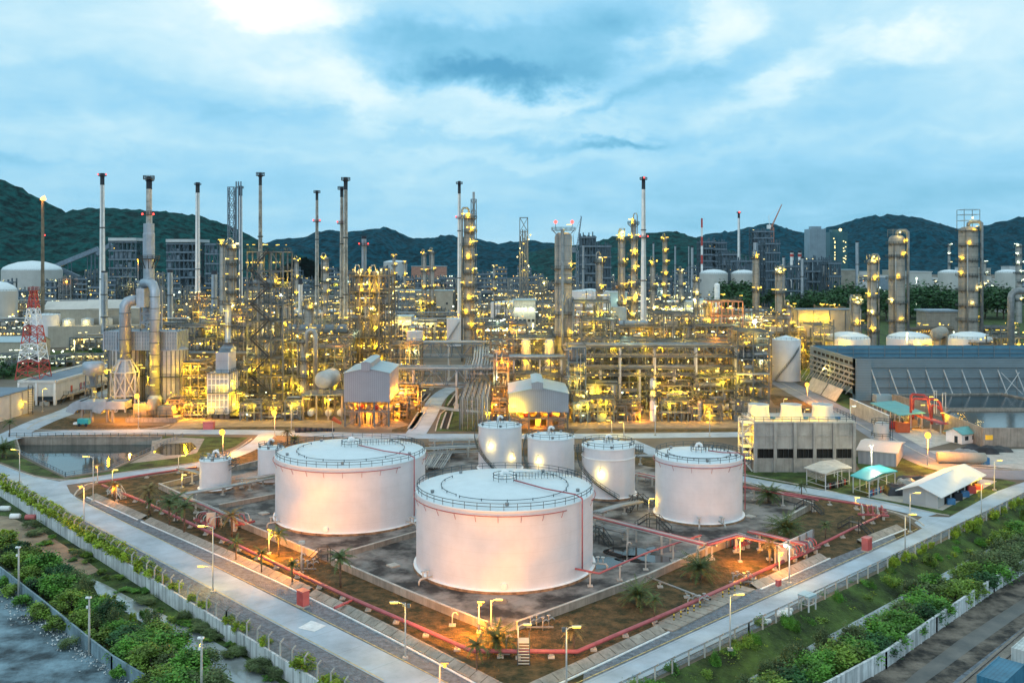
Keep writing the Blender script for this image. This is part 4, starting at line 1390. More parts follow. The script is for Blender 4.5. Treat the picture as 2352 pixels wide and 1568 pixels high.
def low_wall(label, pts, h, m, name='boundary_wall', w=.25, z=-2.4, pil=3.0):
	L = [Vector((*G(u, v, z + h), 0)) for u, v in pts]
	t = thing(name, label, 'wall', (L[0].x, L[0].y, z))
	mb, mc = MB(), MB()
	for a, b in zip(L, L[1:]):
		mb.bar((a.x, a.y, z + h / 2), (b.x, b.y, z + h / 2), w, h)
		mc.bar((a.x, a.y, z + h + .05), (b.x, b.y, z + h + .05), w + .14, .1)
		n_ = max(1, int((b - a).length / pil))
		for i in range(n_ + 1):
			p = a.lerp(b, i / n_)
			if -60 < p.x < 230 and p.y < 260:
				MB().bar((p.x, p.y, z), (p.x, p.y, z + h + .02), w + .2).build('pilaster', m, t)
	mb.build('wall', m, t)
	mc.build('coping', m, t)
	return t


low_wall('white concrete boundary wall with dark stains, beyond the right hand trees', [(1650, 1690), (1901, 1566), (2033, 1495), (2149, 1415), (2281, 1327), (2352, 1286), (2560, 1165)], 2.4, 'stained_wall')
low_wall('blue grey corrugated boundary fence at the bare lot', [(-120, 1245), (0, 1302), (103, 1382), (203, 1463), (258, 1505), (364, 1569), (480, 1640)], 2.2, 'blue_sheet', 'sheet_fence', .12)
# concrete poles on the bare lot side
for i, (u, v, hh, lab) in enumerate(((43, 1372, 8.6, 'grey concrete pole with a small lamp at the far end of the bare lot'), (205, 1502, 8.3, 'grey concrete pole with flat floodlight among the left bushes'), (463, 1612, 8.4, 'grey concrete pole with lamp at the bottom edge left of the canal'))):
	x, y = G(u, v, -2.3)
	t = thing('concrete_pole', lab, 'pole', (x, y, -2.3))
	MB().cyl((x, y, -2.3), (x, y, hh - 2.3), .2, .13, 8).build('pole', 'pale_concrete', t)
	mb = MB()
	mb.box(x - .5, x + .3, y - .2, y + .2, hh - 2.5, hh - 2.3)
	mb.build('lamp_head', 'white_paint', t)
	MB().box(x - .35, x - .1, y - .25, y, hh - 3.9, hh - 3.55).build('junction_box', 'white_paint', t)
# pond railing
mb = MB()
pts = [(48, 1043), (150, 1094), (251, 1078), (345, 1036), (420, 1002)]
L = [Vector((*G(*p), 0)) for p in pts]
for a, b in zip(L, L[1:]):
	for hh in (.1, .55, 1.05):
		mb.bar(a + Vector((0, 0, hh)), b + Vector((0, 0, hh)), .1)
	k = int((b - a).length / 2.2)
	for i in range(k + 1):
		p = a.lerp(b, i / k)
		mb.bar(p, p + Vector((0, 0, 1.1)), .12)
single(mb, 'pond_railing', 'blue_steel', 'blue grey railing round the near edges of the pond', 'railing')
mb = MB()
for i in range(22):
	p = Vector((*G(20 + i * 18, 1003.5), 0))
	mb.bar(p, p + Vector((0, 0, 1.3)), .12)
for hh in (.7, 1.3):
	mb.bar((*G(20, 1003.5), hh), (*G(398, 1003.5), hh), .09)
single(mb, 'pond_railing', 'dark_rail', 'dark railing on top of the tall pond wall beside the main road', 'railing')
# ------------------------------------------------------------------ vegetation
def leaf_cloud(seed, rx_, ry_, rz, n, size, k=14, z0=.0, droop=0.0, hollow=.55):
	"""Many leaf-sized quads gathered in uneven sprays through a crown's volume."""
	r = random.Random(seed)
	cl = []
	for i in range(k):
		a, c = r.uniform(0, 2 * pi), r.uniform(-.35, 1)
		q = r.uniform(hollow, 1.0)
		s = sqrt(max(0, 1 - c * c))
		cl.append((rx_ * q * s * cos(a), ry_ * q * s * sin(a), z0 + rz * (.5 + .5 * c * q), r.uniform(.16, .42)))
	mb = MB()
	for i in range(n):
		c = cl[r.randrange(k)]
		sp = c[3] * (rx_ + rz) * .5
		px, py, pz = c[0] + r.gauss(0, sp * .55), c[1] + r.gauss(0, sp * .55), max(.05, c[2] + r.gauss(0, sp * .45))
		a, t, s = r.uniform(0, 2 * pi), r.uniform(-1.1, 1.1), size * r.uniform(.6, 1.4)
		ux, uy = cos(a) * s, sin(a) * s
		vx, vy, vz = -sin(a) * cos(t) * s * .55, cos(a) * cos(t) * s * .55, sin(t) * s * .55
		dz = r.uniform(-.5, .3) * s
		mb.v += [(px - ux * .5, py - uy * .5, pz), (px + vx * .5, py + vy * .5, pz + vz * .5 + dz * .3), (px + ux * .6, py + uy * .6, pz + dz), (px - vx * .5, py - vy * .5, pz - vz * .5 + dz * .3)]
		b = len(mb.v) - 4
		mb.f.append((b, b + 1, b + 2, b + 3))
		mb.sm.append(False)
	return mb


def trunk_mb(seed, h, r0, spread, k=5):
	r = random.Random(seed)
	mb = MB().tube([(0, 0, -.2), (.05 * h, 0, h * .3), (.02 * h, .04 * h, h * .62), (0, 0, h * .95)], r0 * .8, 6)
	for i in range(k):
		a = i * 2 * pi / k + r.uniform(-.4, .4)
		z = h * r.uniform(.25, .55)
		mb.tube([(0, 0, z), (cos(a) * spread * .4, sin(a) * spread * .4, z + h * .22), (cos(a) * spread * .85, sin(a) * spread * .85, z + h * .38)], r0 * .4, 5)
	return mb


PROTO = {}


def plant_proto(kind, seed, rx_, rz, n, size, leaf, tr=None, k=14, z0=0.0):
	me = leaf_cloud(seed, rx_, rx_, rz, n, size, k, z0).build('crown', leaf)
	tm = trunk_mb(seed, *(tr or (rz * .7, .12, rx_ * .7))).build('trunk', 'bark')
	PROTO.setdefault(kind, []).append((me.data, tm.data))
	for o in (me, tm):
		bpy.data.objects.remove(o)


for i in range(4):
	plant_proto('bush', 10 + i, 3.0, 3.6, 4200, .46, 'bush_leaf' if i % 2 else 'mid_leaf', k=22)
	plant_proto('bright', 20 + i, 1.7, 1.5, 900, .42, 'bright_leaf', k=12)
	plant_proto('shrub', 40 + i, 2.2, 2.0, 2000, .38, 'mid_leaf' if i % 2 else 'bush_leaf', k=14)
for i in range(2):
	plant_proto('dull', 30 + i, 3.0, 3.8, 3600, .38, 'grey_leaf', k=24)
	plant_proto('dark', 36 + i, 3.2, 3.4, 3600, .46, 'dark_leaf', k=20)
for i in range(4):
	plant_proto('tree', 50 + i, 6.0, 8.5, 2400, 1.15, 'dark_leaf', (8, .35, 4.5), 24, 2.2)


def plant(kind, label, cat, x, y, z=0.0, s=1.0, sz=None, group=None, name=None, trunk=True):
	p = PROTO[kind][rng.randrange(len(PROTO[kind]))]
	t = thing(name or {'tree': 'tree', 'bright': 'vine_shrub'}.get(kind, 'bush'), label, cat, (x, y, z), group)
	t.rotation_euler.z = rng.uniform(0, 6.28)
	t.scale = (s, s, sz or s * rng.uniform(.85, 1.15))
	for nm, me in (('crown', p[0]), ('trunk', p[1])) if trunk else (('crown', p[0]),):
		o = bpy.data.objects.new(nm, me)
		LINK(o)
		o.parent = t
	return t


# vines on the left fence: bright clumps
for i in range(30):
	u = -10 + i * 10.4 + rng.uniform(-3, 3)
	v = LE(u)[1] - 4
	x, y = G(u, v)
	plant('bright', 'bright yellow green vine clump hanging on the fence above the stained wall', 'vine', x + .6, y - .5, .0, rng.uniform(.8, 1.25), rng.uniform(.9, 1.3), 'vine clumps on the left road fence', trunk=False)
for i, (u, k) in enumerate(((322, 1.1), (345, .8), (366, .6), (395, .7), (436, .5), (462, .6), (520, .6), (548, .7), (600, .6), (690, .9), (748, .7), (775, .8))):
	x, y = G(u, LE(u)[1] - 3)
	plant('bright', 'small green vine tuft on the thin end of the left fence', 'vine', x + .5, y - .3, 0, k, k * 1.2, 'vine tufts at the end of the left fence', trunk=False)
# bushes left, between canal and sheet fence
bl = []
LB = [(10, 1215, 'bright', .8), (12, 1250, 'bush', 1.0), (40, 1262, 'dark', .8), (70, 1280, 'bush', .9), (25, 1290, 'bush', .9), (100, 1300, 'bush', 1.15), (135, 1320, 'dark', .9), (60, 1322, 'bush', .8), (10, 1325, 'shrub', 1.0), (130, 1352, 'bush', 1.1), (95, 1345, 'dark', .9),
	  (170, 1340, 'dull', .8), (195, 1350, 'dull', .7), (165, 1380, 'bush', 1.0), (100, 1398, 'shrub', 1.3), (135, 1425, 'shrub', 1.2), (215, 1400, 'bush', .9), (250, 1418, 'dark', 1.0), (185, 1435, 'bush', .9), (225, 1455, 'shrub', 1.3), (265, 1450, 'bush', .8),
	  (290, 1470, 'dark', 1.0), (325, 1482, 'bush', 1.1), (360, 1460, 'bush', .9), (390, 1490, 'bush', 1.0), (300, 1505, 'bush', 1.0), (345, 1530, 'bush', 1.15), (395, 1540, 'dull', 1.0), (440, 1540, 'bush', 1.1), (470, 1520, 'dull', .8), (420, 1580, 'bush', 1.2), (480, 1580, 'dull', 1.1), (360, 1575, 'bush', 1.0),
	  (60, 1375, 'shrub', 1.0), (30, 1350, 'shrub', 1.0), (160, 1480, 'dull', .5), (280, 1540, 'shrub', .9)]
for i, (u, v, k, s) in enumerate(LB):
	x, y = GO(u, v + 16 * s)
	what = {'bush': 'leafy green', 'dark': 'dark green', 'dull': 'dry grey green', 'shrub': 'low green', 'bright': 'yellow green'}[k]
	where = 'near the dirt track' if v < 1300 else 'along the sheet fence' if v < 1400 else 'between canal and sheet fence' if v < 1500 else 'by the canal at the bottom'
	plant(k, f'{what} bush {where}', 'bush', x, y, -2.3, s * .82, group='bushes left of the canal')
# grassy clumps on the canal bank
for i in range(46):
	u = rng.uniform(60, 640)
	v = 1168 + .6 * u + rng.uniform(-14, 22)
	x, y = GO(u, v)
	plant('shrub' if i % 3 else 'dull', 'low weedy clump on the bank under the stained wall', 'weeds', x, y, -2.3, rng.uniform(.35, .62), rng.uniform(.2, .4), 'weed clumps on the left canal bank', trunk=False)
# right strip
RB = [(1570, 1540, 'bush', .6), (1600, 1600, 'bush', .9), (1655, 1585, 'bush', .8), (1560, 1600, 'shrub', 1.0), (1700, 1600, 'dark', 1.0), (1760, 1572, 'bush', 1.0), (1735, 1535, 'dull', .8), (1800, 1555, 'dark', 1.1), (1850, 1545, 'bush', 1.1), (1815, 1520, 'dull', .8), (1880, 1520, 'bush', 1.1), (1925, 1505, 'bush', 1.2), (1905, 1480, 'dull', .9), (1960, 1490, 'bush', 1.1),
	  (1990, 1470, 'dark', 1.1), (2020, 1450, 'bush', 1.2), (2010, 1415, 'dull', .9), (2050, 1420, 'bush', 1.25), (2080, 1430, 'bush', 1.0), (2110, 1405, 'dark', 1.0), (2060, 1385, 'dull', 1.0), (2100, 1380, 'bush', 1.15), (2140, 1385, 'bush', 1.1), (2150, 1350, 'dull', 1.0), (2180, 1350, 'bush', 1.2), (2130, 1335, 'bush', 1.0), (2095, 1340, 'dull', .9), (2060, 1345, 'bush', .8),
	  (2215, 1340, 'bush', 1.1), (2240, 1320, 'dark', 1.1), (2210, 1305, 'bush', 1.0), (2265, 1300, 'bush', 1.2), (2250, 1270, 'dull', 1.1), (2290, 1285, 'dull', 1.3), (2320, 1270, 'dull', 1.2), (2300, 1245, 'dull', 1.1), (2340, 1240, 'dull', 1.2), (2350, 1215, 'bush', 1.0), (2330, 1195, 'bush', 1.0), (2290, 1225, 'bush', .9), (2260, 1222, 'bright', 1.0), (2365, 1260, 'dark', 1.1), (2385, 1225, 'bush', 1.1)]
for i, (u, v, k, s) in enumerate(RB):
	v = max(v + 32 * s, 1612 - .551 * (u - 1740) if u < 2070 else 0)
	x, y = GO(u + 14, v)
	what = {'bush': 'leafy green', 'dark': 'dark green', 'dull': 'dry grey green', 'shrub': 'low green', 'bright': 'yellow green'}[k]
	where = 'at the bottom beside the pale canal' if u < 1830 else 'between pale canal and white wall' if u < 2060 else 'over the white boundary wall' if u < 2240 else 'near the far end of the white wall'
	plant(k, f'{what} bush {where}', 'bush', x, y, -2.3, s * .8, group='bushes right of the pale canal')
for i in range(130):
	u = rng.uniform(1440, 2380)
	v = 1576 - .4855 * (u - 1503) + rng.uniform(2, 40)
	x, y = G(u, v, -1.8)
	plant(('shrub', 'bright', 'bush')[i % 3], 'green clump growing under the fence of the right road', 'bush', x, y, -2.2, rng.uniform(.45, .95) * (.5 if i % 3 == 2 else 1), rng.uniform(.4, .85), 'green clumps along the right fence', trunk=False)
for i in range(26):
	u = rng.uniform(2040, 2400)
	x, y = G(u, RE(u)[1] - 1)
	plant('bright', 'vine tuft on the far fence of the right road', 'vine', x + .3, y - .4, 0, rng.uniform(.3, .6), rng.uniform(.7, 1.2), 'vine tufts on the right fence', trunk=False)


# palms
def frond(mb, a, ln, up, droop, w, leaflets, r):
	pts = []
	for i in range(7):
		t = i / 6
		d = ln * t
		pts.append(Vector((cos(a) * d * cos(up * (1 - t * .6)), sin(a) * d * cos(up * (1 - t * .6)), sin(up) * d - droop * ln * t * t)))
	side = Vector((-sin(a), cos(a), 0))
	for p, q in zip(pts, pts[1:]):
		mb.add([tuple(p - side * .04), tuple(p + side * .04), tuple(q + side * .03), tuple(q - side * .03)], [(0, 1, 2, 3)])
	for i in range(leaflets):
		t = (i + .6) / leaflets
		k = min(5, int(t * 6))
		p = pts[k].lerp(pts[k + 1], t * 6 - k)
		d = (pts[k + 1] - pts[k]).normalized()
		lw = w * (sin(pi * min(1, t * .85 + .15)) * .9 + .15)
		for s in (-1, 1):
			e = p + side * s * lw + d * lw * .55 - Vector((0, 0, lw * r.uniform(.15, .6)))
			mb.add([tuple(p), tuple(p + d * .17), tuple(e)], [(0, 1, 2)])


def palm_proto(kind, seed, th, nf, ln, dr, w, r0, leaf):
	r = random.Random(seed)
	mb, mt, md = MB(), MB(), MB()
	for i in range(nf):
		a = i * 2.399 + r.uniform(-.2, .2)
		q = i / nf
		m_ = MB()
		frond(m_, a, ln * r.uniform(.8, 1.1), 1.15 - q * 1.15, dr * (.6 + q * .9), w, 15, r)
		m_.v = [(p[0], p[1], p[2] + th) for p in m_.v]
		mb.add(m_.v, m_.f)
	mt.tube([(0, 0, -.2), (.08 * r.uniform(-1, 1), 0, th * .5), (0, 0, th)], r0, 8)
	a, b = mb.build('crown', leaf), mt.build('trunk', 'bark')
	PROTO.setdefault(kind, []).append((a.data, b.data))
	bpy.data.objects.remove(a)
	bpy.data.objects.remove(b)


for i in range(2):
	palm_proto('date_palm', 3 + i, 1.7, 46, 3.6, .42, .62, .42, 'palm_leaf')
	palm_proto('slim_palm', 8 + i, 4.0, 15, 2.3, .62, .5, .14, 'palm_leaf')
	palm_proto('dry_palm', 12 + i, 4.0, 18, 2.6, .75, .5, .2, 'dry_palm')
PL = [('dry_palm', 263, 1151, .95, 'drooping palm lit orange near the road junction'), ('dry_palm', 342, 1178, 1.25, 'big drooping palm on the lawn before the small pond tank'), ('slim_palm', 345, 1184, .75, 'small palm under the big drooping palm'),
	  ('slim_palm', 389, 1212, 1.3, 'dark slim palm, first of the cluster by the near left valves'), ('slim_palm', 404, 1196, 1.2, 'dark palm at the back of the cluster'), ('slim_palm', 423, 1228, 1.4, 'dark dense palm at the front of the cluster beside the near left valves'),
	  ('dry_palm', 532, 1234, 1.1, 'orange lit palm by the near left bund wall'), ('slim_palm', 542, 1287, .85, 'orange lit slim palm on the lawn by the fire main'), ('slim_palm', 601, 1315, .85, 'slim green palm beside the fire main'), ('slim_palm', 640, 1278, 1.05, 'slim palm against the orange bund wall of wide tank'),
	  ('slim_palm', 671, 1341, .85, 'slim green palm near the pink cabinet'), ('slim_palm', 782, 1349, 1.25, 'dark palm in front of the bund corner between the big tanks'), ('date_palm', 1142, 1495, 1.0, 'large bushy date palm at the front corner of the lawn'),
	  ('slim_palm', 1095, 1547, .95, 'slim palm at the bend of the fire main, front corner'), ('dry_palm', 1317, 1503, .85, 'yellowish palm beside the lamp post at the bottom'), ('date_palm', 1466, 1390, .98, 'bushy date palm on the lawn right of the front tank'), ('date_palm', 1606, 1328, 1.1, 'bushy date palm beside the orange lit lawn'),
	  ('slim_palm', 1503, 1421, .75, 'small slim palm on the dark lawn near slab paving'), ('date_palm', 1805, 1240, 1.35, 'broad date palm with wide grey green crown behind red pipes'), ('dry_palm', 1768, 1302, 1.0, 'palm glowing orange in front of the lit panels'), ('slim_palm', 1896, 1240, .75, 'thin sapling palm on the lawn right of the valve loops'),
	  ('date_palm', 1767, 1155, 1.15, 'date palm by the back road right of the broad tank'), ('slim_palm', 1841, 1145, .8, 'small palm at the back road by the tan hut'), ('slim_palm', 22, 1003, 1.1, 'slim palm at the far left end of the pond wall'), ('date_palm', 8, 1050, 1.3, 'dark palm at the far left picture edge by the pond'),
	  ('dry_palm', 660, 1022, 1.0, 'dry orange tinted palm behind the wide tank, near windsock'), ('date_palm', 676, 1018, .7, 'low palm behind the wide tank rim')]
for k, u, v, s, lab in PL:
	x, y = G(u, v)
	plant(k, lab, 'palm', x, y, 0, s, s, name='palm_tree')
for i in range(70):
	u = rng.uniform(1640, 2360)
	v = 1578 - .4855 * (u - 1503) + rng.uniform(112, 140)
	x, y = GO(u, v)
	k = ('dull', 'shrub', 'bright', 'shrub', 'dull')[i % 5]
	plant(k, {'dull': 'small dry grey green', 'shrub': 'small leafy green', 'bright': 'small yellow green'}[k] + ' bush among the taller ones beside the pale canal', 'bush', x, y, -2.3, rng.uniform(.25, .6), rng.uniform(.3, 1.0), 'small bushes right of the pale canal', trunk=k == 'dull')
for i in range(50):
	u = rng.uniform(20, 480)
	v = 1225 + .62 * u + rng.uniform(-10, 85)
	x, y = GO(u, v)
	k = ('dull', 'shrub', 'bright', 'shrub', 'bright')[i % 5]
	plant(k, {'dull': 'small dry grey green', 'shrub': 'small leafy green', 'bright': 'small yellow green'}[k] + ' bush among the taller ones left of the canal', 'bush', x, y, -2.3, rng.uniform(.25, .6), rng.uniform(.3, 1.0), 'small bushes left of the canal', trunk=k == 'dull')
# trees of the middle distance
TR = [(1672, 704, 900, 1.5), (1700, 700, 905, 1.7), (1715, 712, 880, 1.3), (1690, 716, 850, 1.2), (1835, 708, 860, 1.3), (1857, 700, 900, 1.4), (1880, 712, 850, 1.3), (1905, 702, 880, 1.4), (1925, 708, 870, 1.5), (1948, 706, 880, 1.6), (1975, 712, 860, 1.2), (2020, 706, 900, 1.3), (2035, 712, 850, 1.2),
	  (2092, 704, 880, 1.4), (2115, 708, 860, 1.6), (2140, 704, 890, 1.6), (2165, 712, 850, 1.5), (2188, 708, 880, 1.4), (2262, 704, 880, 1.5), (2290, 700, 900, 1.6), (2305, 710, 860, 1.4), (1575, 770, 640, 1.3), (1660, 775, 640, .8), (1800, 716, 840, 1.1), (1990, 715, 840, 1.0), (2225, 714, 850, 1.2), (2080, 722, 820, 1.0), (1930, 724, 820, 1.1)]
for i, (u, v, D, s) in enumerate(TR):
	lab = 'dark round tree standing alone among the yellow lit pipes' if i == 21 else 'small dark tree right of the lone round tree' if i == 22 else \
		('dark green tree in front of the two grey domed tanks' if u < 1760 else 'dark green tree between the leftmost and middle tall tan columns' if u < 2040 else 'dark green tree between the two tallest tan columns' if u < 2210 else 'dark green tree right of the tallest tan column')
	D -= 20
	plant('tree', lab, 'tree', XA(u, D), D, 0, s * (1.6 if i < 21 or i > 22 else 1), group='dark trees beyond the right process area')
for i, (u, v, s) in enumerate(((8, 868, 1.0), (30, 862, .9), (52, 850, .8), (70, 842, .8), (14, 846, .9), (44, 838, .7), (118, 838, .7), (135, 832, .8), (150, 836, .7), (165, 838, .6), (208, 822, .8), (220, 815, .8), (198, 830, .6), (95, 850, .6))):
	x, y = G(u, v)
	plant('dark', 'dark bush on the scrub behind the white walled building' if u > 60 else 'dark bush at the far left edge by the red and white tower', 'bush', x, y, 0, s * 1.3, group='scrub bushes behind the white building')
# ------------------------------------------------------------------ process plant builders
def rail_box(mb, x0, x1, y0, y1, z, h=1.15, w=.1, step=3.0, sides='fblr'):
	segs = {'f': ((x0, y0), (x1, y0)), 'b': ((x0, y1), (x1, y1)), 'l': ((x0, y0), (x0, y1)), 'r': ((x1, y0), (x1, y1))}
	for s in sides:
		a, b = segs[s]
		for hh in (.55, 1.0):
			mb.bar((*a, z + h * hh), (*b, z + h * hh), w, caps=False)
		k = max(1, int(hypot(b[0] - a[0], b[1] - a[1]) / step))
		for i in range(k + 1):
			px, py = a[0] + (b[0] - a[0]) * i / k, a[1] + (b[1] - a[1]) * i / k
			mb.bar((px, py, z), (px, py, z + h), w, caps=False)


STY = {'g': ('steel', ['silver', 'pipe_grey', 'pipe_tan', 'pipe_white']), 'b': ('blue_steel', ['silver', 'pipe_grey', 'pipe_white']), 't': ('tan_steel', ['pipe_tan', 'silver', 'pipe_grey']),
	   'p': ('pink_steel', ['pipe_tan', 'silver', 'red_pipe']), 'f': ('far_steel', ['pipe_grey', 'far_steel'])}


def rack(name, label, u0, u1, D, h, dep, nl, nx, ny, seed, sty='g', lamps=16, lights=4, k='y', ves=5, pipes=12, stairs='', roof=False, group=None, bare=0, lp=1500, open_top=0.0, cat='process structure', lvl=None, rail=True, fan=0):
	r = random.Random(seed)
	x0, x1 = XA(u0, D), XA(u1, D)
	y0, y1 = D, D + dep
	t = thing(name, label, cat, ((x0 + x1) / 2, (y0 + y1) / 2, 0), group)
	sm, pm = STY[sty]
	cw = max(.46, D * .00115)
	rw = max(.09, D * .00026)
	zs = lvl or [h * (i + 1) / nl for i in range(nl)]
	xs = [x0 + (x1 - x0) * i / nx for i in range(nx + 1)]
	ys = [y0 + dep * i / ny for i in range(ny + 1)]
	fr = MB()
	for i, px in enumerate(xs):
		for j, py in enumerate(ys):
			top = h + (r.uniform(0, open_top) if open_top else 0)
			fr.bar((px, py, 0), (px, py, top), cw, caps=False)
	prev = 0
	for zi, z in enumerate(zs):
		for py in ys:
			fr.bar((x0, py, z - cw / 2), (x1, py, z - cw / 2), cw * .8, caps=False)
		for px in xs:
			fr.bar((px, y0, z - cw / 2), (px, y1, z - cw / 2), cw * .8, caps=False)
		for i in range(nx):
			if r.random() < .42:
				a, b = (xs[i], xs[i + 1]) if r.random() < .5 else (xs[i + 1], xs[i])
				if r.random() < .4:
					m_ = (a + b) / 2
					fr.bar((a, y0, prev), (m_, y0, z), cw * .5, caps=False)
					fr.bar((b, y0, prev), (m_, y0, z), cw * .5, caps=False)
				else:
					fr.bar((a, y0, prev), (b, y0, z), cw * .5, caps=False)
		prev = z
	fr.build('steel_frame', sm, t)
	if sty == 'f':
		pz = 0
		for z in zs:
			for i in range(nx):
				if r.random() < .42:
					MB().box(xs[i] + .3, xs[i + 1] - .3, y0 + .6, y0 + 2, pz + .2, pz + (z - pz) * r.uniform(.4, .95)).build('cladding_panel', r.choice(['far_steel', 'blue_steel', 'grey_roof']), t)
			pz = z
		for z in zs:
			MB().bar((x0 - 1, y0 - .6, z), (x1 + 1, y0 - .6, z), cw * 1.3).build('girder', 'blue_steel', t)
		pipes = pipes // 3
	prev = 0
	for zi, z in enumerate(zs):
		dk = MB()
		for i in range(nx):
			for j in range(ny):
				if r.random() < (.8 if D < 600 else .5):
					dk.box(xs[i] + .05, xs[i + 1] - .05, ys[j] + .05, ys[j + 1] - .05, z, z + .09)
		dp = dk.build('deck_grating', 'grating', t) if dk.v else t
		if rail:
			rl = MB()
			rail_box(rl, x0, x1, y0 - .2, y1, z + .1, 1.2, rw, 3.0 if D < 450 else 4.5, 'flr')
			rl.build('railing_frame', 'dark_rail' if sty != 't' else sm, dp)
		prev = z
	lv = [0] + list(zs)
	for i in range(ves):
		li = r.randrange(len(zs))
		zb, zt = lv[li], lv[li + 1]
		gap = zt - zb
		px, py = r.uniform(x0 + 1.2, x1 - 1.2), r.uniform(y0 + .8, y1 - 1)
		q = r.random()
		mm = r.choice(pm + ['silver', 'column_grey'])
		if q < .42:
			rr = r.uniform(.6, min(1.5, gap * .25))
			MB().cyl((px, py, zb + .3), (px, py, zb + gap * r.uniform(.55, .95)), rr, n=14, dome=rr * .5).build('vertical_vessel', mm, t)
		elif q < .8:
			rr = r.uniform(.5, min(1.4, gap * .26))
			ln = min(r.uniform(3, 8), (x1 - x0) * .8)
			a = max(x0 + .4, min(px - ln / 2, x1 - ln - .4))
			v = MB().cyl((a, py, zb + rr + .6), (a + ln, py, zb + rr + .6), rr, n=14, dome=rr * .5)
			for qx in (a + ln * .2, a + ln * .8):
				v.box(qx - .15, qx + .15, py - rr * .7, py + rr * .7, zb + .1, zb + rr + .3)
			v.build('horizontal_drum', mm, t)
		else:
			bw = r.uniform(1.2, 3)
			MB().box(px - bw, px + bw, py - 1, py + 1, zb + .2, zb + min(gap * .7, r.uniform(1.2, 2.6))).build('equipment_box', r.choice(['pipe_grey', 'silver', 'blue_steel', 'tan_wall']), t)
	for i in range(pipes):
		li = r.randrange(len(zs))
		z = lv[li + 1] - r.uniform(.5, 1.6)
		rr = max(.1, r.choice((.12, .16, .2, .28, .36)) * (1 if D < 500 else 1.25))
		q = r.random()
		py = r.uniform(y0 - .5, y0 + dep * .6)
		mb = MB()
		if q < .5:
			pts = [(x0 - r.uniform(0, 1.5), py, z), (x1 + r.uniform(0, 1.5), py, z)]
			if r.random() < .6:
				m_ = r.uniform(x0, x1)
				dz = r.choice((-1, 1)) * r.uniform(1, 3)
				pts = [pts[0], (m_, py, z), (m_, py, max(.5, z + dz)), (x1 + r.uniform(0, 1), py, max(.5, z + dz))]
			mb.tube(pts, rr, 6)
		elif q < .86:
			px = r.uniform(x0 + .3, x1 - .3)
			zt = r.uniform(h * .35, h * (1.0 if r.random() < .8 else 1.12))
			pts = [(px, py, r.uniform(0, zt * .4)), (px, py, zt)]
			if r.random() < .7:
				dx = r.choice((-1, 1)) * r.uniform(1, 4)
				pts += [(px + dx, py, zt), (px + dx, py, zt - r.uniform(1, 4))]
			mb.tube(pts, rr, 6)
		else:
			px = r.uniform(x0, x1)
			mb.tube([(px, y0 - 1.2, z), (px, y1, z)], rr, 6)
		mb.build('pipe', r.choice(pm), t)
	if 'f' in stairs or 's' in stairs:
		sb = MB()
		a, b = (x0 + (x1 - x0) * .12, x0 + (x1 - x0) * .62) if 'f' in stairs else (x1 + .3, x1 + 4.0)
		yy = y0 - .9
		prev = 0
		for zi, z in enumerate(zs):
			p, q = (a, b) if zi % 2 == 0 else (b, a)
			for s in (0, .9):
				sb.bar((p, yy - s, prev + .1), (q, yy - s, z), .16, .45)
				sb.bar((p, yy - s, prev + 1.3), (q, yy - s, z + 1.2), .12)
			n = int((z - prev) / .55)
			for i in range(n):
				f = (i + .5) / n
				c = p + (q - p) * f
				sb.box(c - .16, c + .16, yy - .9, yy, prev + (z - prev) * f, prev + (z - prev) * f + .05)
			for c in (a - .9, b + .9):
				sb.box(c - .9, c + .9, yy - 1.1, yy + .1, z - .04, z + .06)
			prev = z
		sb.build('stairway_frame', 'dark_steel', t)
	if fan:
		for i in range(fan):
			cx_ = x0 + (x1 - x0) * (i + .5) / fan
			w = (x1 - x0) / fan * .42
			f = MB()
			f.box(cx_ - w, cx_ + w, y0 + .5, y0 + .5 + min(dep - 1, 2 * w), h + .4, h + 2.0)
			f.build('air_cooler_box', 'blue_steel', t)
			MB().lathe(cx_, y0 + .5 + w, [(w * .86, h + 2.0), (w * .86, h + 3.4), (w * .8, h + 3.4), (w * .8, h + 2.2), (.01, h + 2.2)], 18).build('fan_ring', 'grey_roof', t)
	ls = max(.8, min(1.4, D / 430)) * (1.0 if D < 500 else .95)
	for i in range(int(lamps * (1.7 if D < 1000 and k != 'o' else 1))):
		li = r.randrange(len(zs)) if r.random() < .85 else len(zs) - 1
		z = lv[li] + min(3.0, (lv[li + 1] - lv[li]) * .72) if r.random() < .85 else h + 2.4
		px, py = r.uniform(x0, x1), y0 - .5 if r.random() < .55 else r.uniform(y0, y1)
		kk = k if r.random() < .82 else r.choice('wwgoo')
		lamp(t, px, py, z, kk, 't' if r.random() < .7 else 'b', ls * r.uniform(.4, .95), r.choice((0, 0, .4, -.5, 1.2)), lp * r.uniform(.6, 1.3) if i < lights else 0, (r.uniform(-.6, .6), -.9 if py < y0 else -1.2, -.6))
	return t


